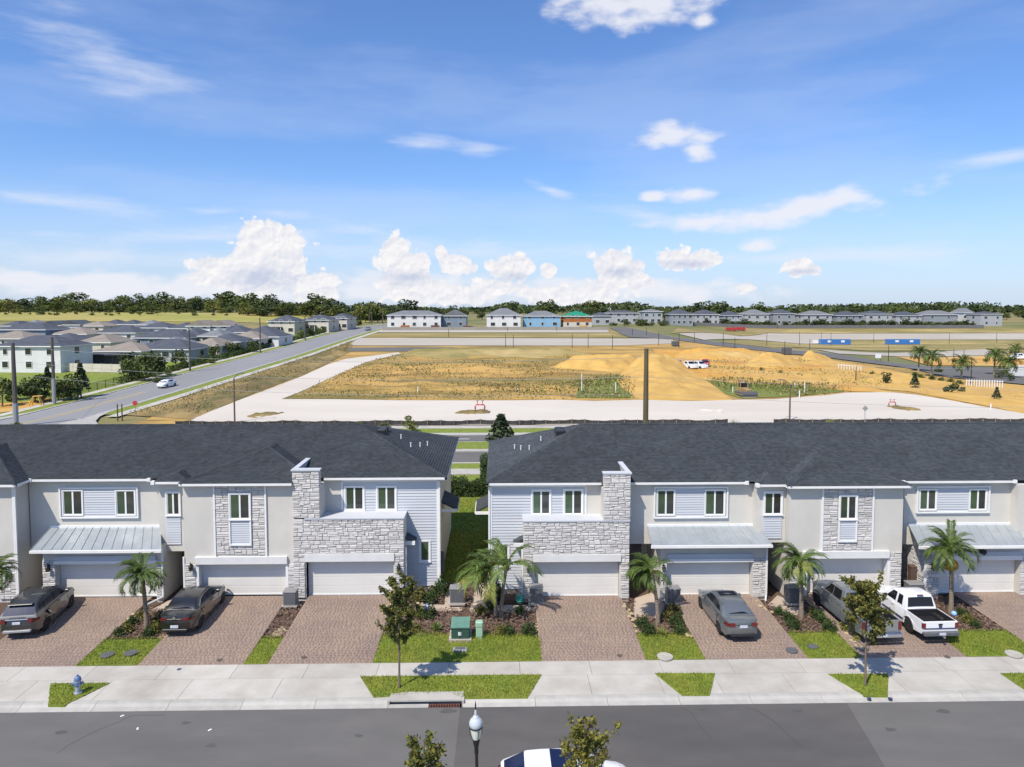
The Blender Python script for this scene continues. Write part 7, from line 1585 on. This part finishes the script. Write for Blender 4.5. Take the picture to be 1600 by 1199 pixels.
X1, _ = W(1010,545,74); pole('tall bare wooden pole in front of the sand pile', X1, 74., W(1010,545,74)[1], .30, m_wood)
PO = []
for lab, px, py, ytop, r, sl, yy in (('thick wooden pole at the far left, grey sleeve at its foot',25,663,536,.30,3.2,98.),('wooden pole left of the hill road with crossarm',85,632,527,.26,4.2,None),('wooden pole beside the hill road below the tan roof',297,581,514,.22,0,None),('wooden pole beside the hill road, further up',407,552,497,.2,0,None),('wooden pole near the cream two-storey houses',477,533,494,.2,0,None)):
    if yy: x = W(px,py,yy)[0]; y = yy
    else: x, y = GT(px,py)
    zt = W(px,ytop,y)[1]; PO.append((x,y,zt)); pole(lab, x, y, zt, r, m_woodg, sleeve=sl, cross=(px == 85))
for px, ty, yy in ((548,482,320),(556,484,330),(577,483,345),(581,487,335),(598,481,330)): r_ = ray(px,490); x = r_[0]/r_[1]*yy; pole('thin utility pole at the crest of the hill road', x, yy, W(px,ty,yy)[1], .16, m_woodg, group='poles at the road crest')
pole('brown street light with short arm at the left of the pad', W(365,583,101)[0], 101, W(365,584,101)[1]-.7, .13, m_lampp, 'street_light', arm=.75); pole('brown street light with short arm at the right of the pad', W(1235,600,101)[0], 101, W(1235,602,101)[1], .13, m_lampp, 'street_light', arm=-.95)
for px, by, ty in ((701,527,514),(790,542,522),(802,543,523),(793,518,511),(894,544,522),(919,543,522),(957,545,523),(870,518,510),(988,524,513),(1010,524,512),(1029,540,519),(1061,543,520),(1085,534,519),(1130,540,520),(1148,551,528),(1198,540,520),(1249,540,519),(1298,541,520),(1226,556,533),(1265,551,530),(1365,536,521),(1388,565,540),(1283,536,519),(1517,600,560),(1483,538,520),(1557,536,519),(1490,560,545),(1506,560,546),(1337,597,574)):
    x, y = GT(px,by); pole('slim dark light post standing on the building site', x, y, W(px,ty,y)[1], .09, m_black, 'light_post', group='light posts across the building site')
def wire(label, a, b, sag, r=.022, mat=None):
    a, b = Vector(a), Vector(b); m_ = (a+b)/2; t = thing('power_line', label, 'cable', tuple(a), 0, 'overhead power lines'); mb = MB(); mb.tube([a.lerp(b,k/16)-a-Vector((0,0,4*sag*(k/16)*(1-k/16))) for k in range(17)], r, 4); mb.build('cable', mat or m_grey, t)
for k, dz in enumerate((-.5,-2.6,-4.4)):
    lab = ('topmost','middle','lowest')[k]
    wire(lab+' overhead cable running right from the thick left pole', (PO[0][0],PO[0][1],PO[0][2]+dz), (X1,74,W(1010,545,74)[1]-.4+dz), 1.2, .018); wire(lab+' overhead cable right of the bare wooden pole', (X1,74,W(1010,545,74)[1]-.4+dz), (X1+75,66,11.5+dz), 1., .014)
wire('overhead cable between the two left wooden poles', (PO[0][0],PO[0][1],PO[0][2]-.3), (PO[1][0],PO[1][1],PO[1][2]-.4), .3); wire('overhead cable climbing beside the hill road', (PO[1][0],PO[1][1],PO[1][2]-.4), (PO[2][0],PO[2][1],PO[2][2]-.4), .5); wire('overhead cable further up the hill road', (PO[2][0],PO[2][1],PO[2][2]-.4), (PO[3][0],PO[3][1],PO[3][2]-.4), .5); wire('overhead cable from the thick left pole out of frame', (PO[0][0],PO[0][1],PO[0][2]-.8), (PO[0][0]-40,PO[0][1]+3,PO[0][2]-.6), .5)
# white stakes in the field
for px, py, h in ((653,616,1.3),(909,598,1.8),(909,614,2.),(962,615,2.),(809,616,1.),(1145,614,1.1),(1257,614,1.9),(1249,622,1.3),(1242,607,1.),(1548,641,1.)):
    x, y = GT(px,py); t = thing('marker_stake', 'white marker stake in the site field', 'stake', (x,y,T(x,y)), 0, 'white stakes in the field'); mb = MB(); mb.tube([(0,0,-.1),(0,0,h)],.09,6); mb.build('stake', m_white, t)
# the entrance at the right: palms, shrubs, wall and fence
for px, py, h, lab in ((1435,580,4.6,'entrance palm at the left of the group'),(1455,588,4.4,'entrance palm, second from the left'),(1502,591,3.6,'entrance palm beside the far road'),(1553,586,4.8,'tall entrance palm near the right edge'),(1574,590,3.6,'entrance palm in front of the pale wall'),(1585,560,3.2,'far entrance palm at the right edge')):
    x, y = GT(px,py); p_ = palm(lab, x, y, T(x,y), h, 2.9, 16, (.2,0), r=.17, group='palms at the entrance')
for px, py, h, k in ((1362,587,1.6,KB),(1383,600,2.6,KD),(1429,608,2.9,KP),(1487,616,3.,KD),(1557,627,2.4,KP),(1502,612,1.5,KB),(1466,582,2.,KB),(1430,589,1.8,KB),(1440,592,1.7,KB),(1455,594,1.8,KB),(1470,596,1.6,KB),(1485,598,1.6,KB),(1500,601,1.5,KB),(1540,566,1.6,KB),(1563,592,2.6,KM),(1580,596,2.,KM),(1490,567,2,KB),(1220,584,1.4,KB),(1190,580,1.5,KB)):
    x, y = GT(px,py); tree(x, y, h, k, 'young planting near the entrance road' , 'young plantings by the entrance road', 'shrub', 1.2)
x, y = GT(1592,588); t = thing('entrance_wall', 'pale blue-grey entrance sign wall at the right edge', 'wall', (x,y,T(x,y))); mb = MB(); mb.bbox(-2.6,2.6,-.3,.3,-.2,2.2,.04); mb.build('wall', WS['w'], t); mb = MB(); mb.bbox(-2.75,2.75,-.4,.4,2.2,2.4,.04); mb.build('coping', m_trim, t); mb = MB(); mb.bbox(2.61,3.3,-.4,.4,-.2,2.8,.04); mb.build('pier', m_trim, t)
def white_rail(label, p, h, n):
    q = [GT(*a) for a in p]; t = thing('picket_fence', label, 'fence', (*q[0],T(*q[0]))); o = Vector(t.location)
    for k in range(n+1): f = k/n; x = q[0][0]+(q[1][0]-q[0][0])*f; y = q[0][1]+(q[1][1]-q[0][1])*f; c = Vector((x,y,T(x,y)))-o; mb = MB(); mb.box(c.x-.06,c.x+.06,c.y-.06,c.y+.06,c.z-.1,c.z+h); mb.build('post', m_white, t)
    mb = MB(); e = Vector((q[1][0],q[1][1],T(*q[1])))-o; mb.tube([(0,0,h*.85),tuple(e+Vector((0,0,h*.85)))],.05,4); mb.build('rail', m_white, t)
white_rail('white post fence along the entrance road at right', [(1510,604),(1566,606)], 1.4, 14); white_rail('white post fence beside the yellow sand', [(1310,578),(1345,582)], 1.4, 8)
x, y = GT(1593,562); pickup('white truck parked at the right picture edge', x, y, R(85), m_pwht, 5.8, 2., 2.3, True, 1.2, 1.95, None, T(x,y)+.05)
x, y = GT(1372,565); t = thing('notice_board', 'white notice board on posts beside the far road', 'sign', (x,y,T(x,y))); mb = MB(); mb.box(-.8,.8,-.03,.03,.9,2.1); mb.build('board', m_white, t)
for sx in (-.7,.7): mb = MB(); mb.box(sx-.05,sx+.05,.031,.12,-.1,2.1); mb.build('post', m_greyd, t)
x, y = G(1351,662.5); t = thing('road_sign', 'diamond road sign seen edge-on beside the silt fence', 'road sign', (x,y,0)); mb = MB(); mb.tube([(0,0,-.1),(0,0,2.6)],.04,6); mb.build('post', m_grey, t); mb = MB(); mb.prism([(-.3,-.015),(.3,-.015),(.3,.015),(-.3,.015)],-.3,.3); o = mb.build('plate', m_grey, t); o.location = (0,-.05,2.2); o.rotation_euler = (0,R(45),0)
x, y = GT(212,655); t = thing('stop_sign', 'red stop sign seen from behind at the hill road corner', 'road sign', (x,y,T(x,y))); mb = MB(); mb.tube([(0,0,-.1),(0,0,2.7)],.04,6); mb.build('post', m_grey, t); mb = MB(); mb.lathe([(.38,-.015),(.38,.015)], n=8, axis='y'); o = mb.build('plate', m_red2, t); o.location = (0,-.06,2.35)
for px, lab in ((184,'wooden corner post by the hill road, left one'),(191,'wooden corner post by the hill road, right one')): x, y = GT(px,656); t = thing('timber_post', lab, 'post', (x,y,T(x,y)), 0, 'timber posts at the corner'); mb = MB(); mb.lathe([(.1,-.2),(.09,2.3)], n=7); mb.build('post', m_wood, t)
x, y = GT(55,635); t = thing('site_machine', 'yellow A-frame machine on the orange earth at the left', 'machine', (x,y,T(x,y))); 
for a, b in (((-1,0,0),(-.3,0,1.6)),((1,0,0),(.5,0,1.6)),((-.3,0,1.6),(1.2,0,1.7)),((-1,.8,0),(-.3,.2,1.6)),((1,.8,0),(.5,.2,1.6))): mb = MB(); mb.tube([a,b],.09,6); mb.build('strut', m_yel, t)
# trees on the boulevard behind the roofs
xx, yy = G(783,703); tree(xx, yy, 4.1, KP, 'dark conical tree on the boulevard median behind the gap', None, 'tree', 1.75, z=0.); xx, yy = G(640,675); tree(xx, yy, 2.3, KL, 'small rounded tree peeping over the left roof', None, 'tree', 1.3, z=0.)
for px, lab in ((1148,'spiky grass top peeping over the right roof, left one'),(1297,'spiky grass top peeping over the right roof, right one')): 
    t = spiky(lab, 1000, 900, 90, 1.6, m_frondp); t.location = (*G(px,668),0)
for px in (30,560,600): xx, yy = G(px,674); tree(xx, yy, 2., KB, 'low bush beside the boulevard', 'bushes beside the boulevard', 'bush', 1.2, z=0.)
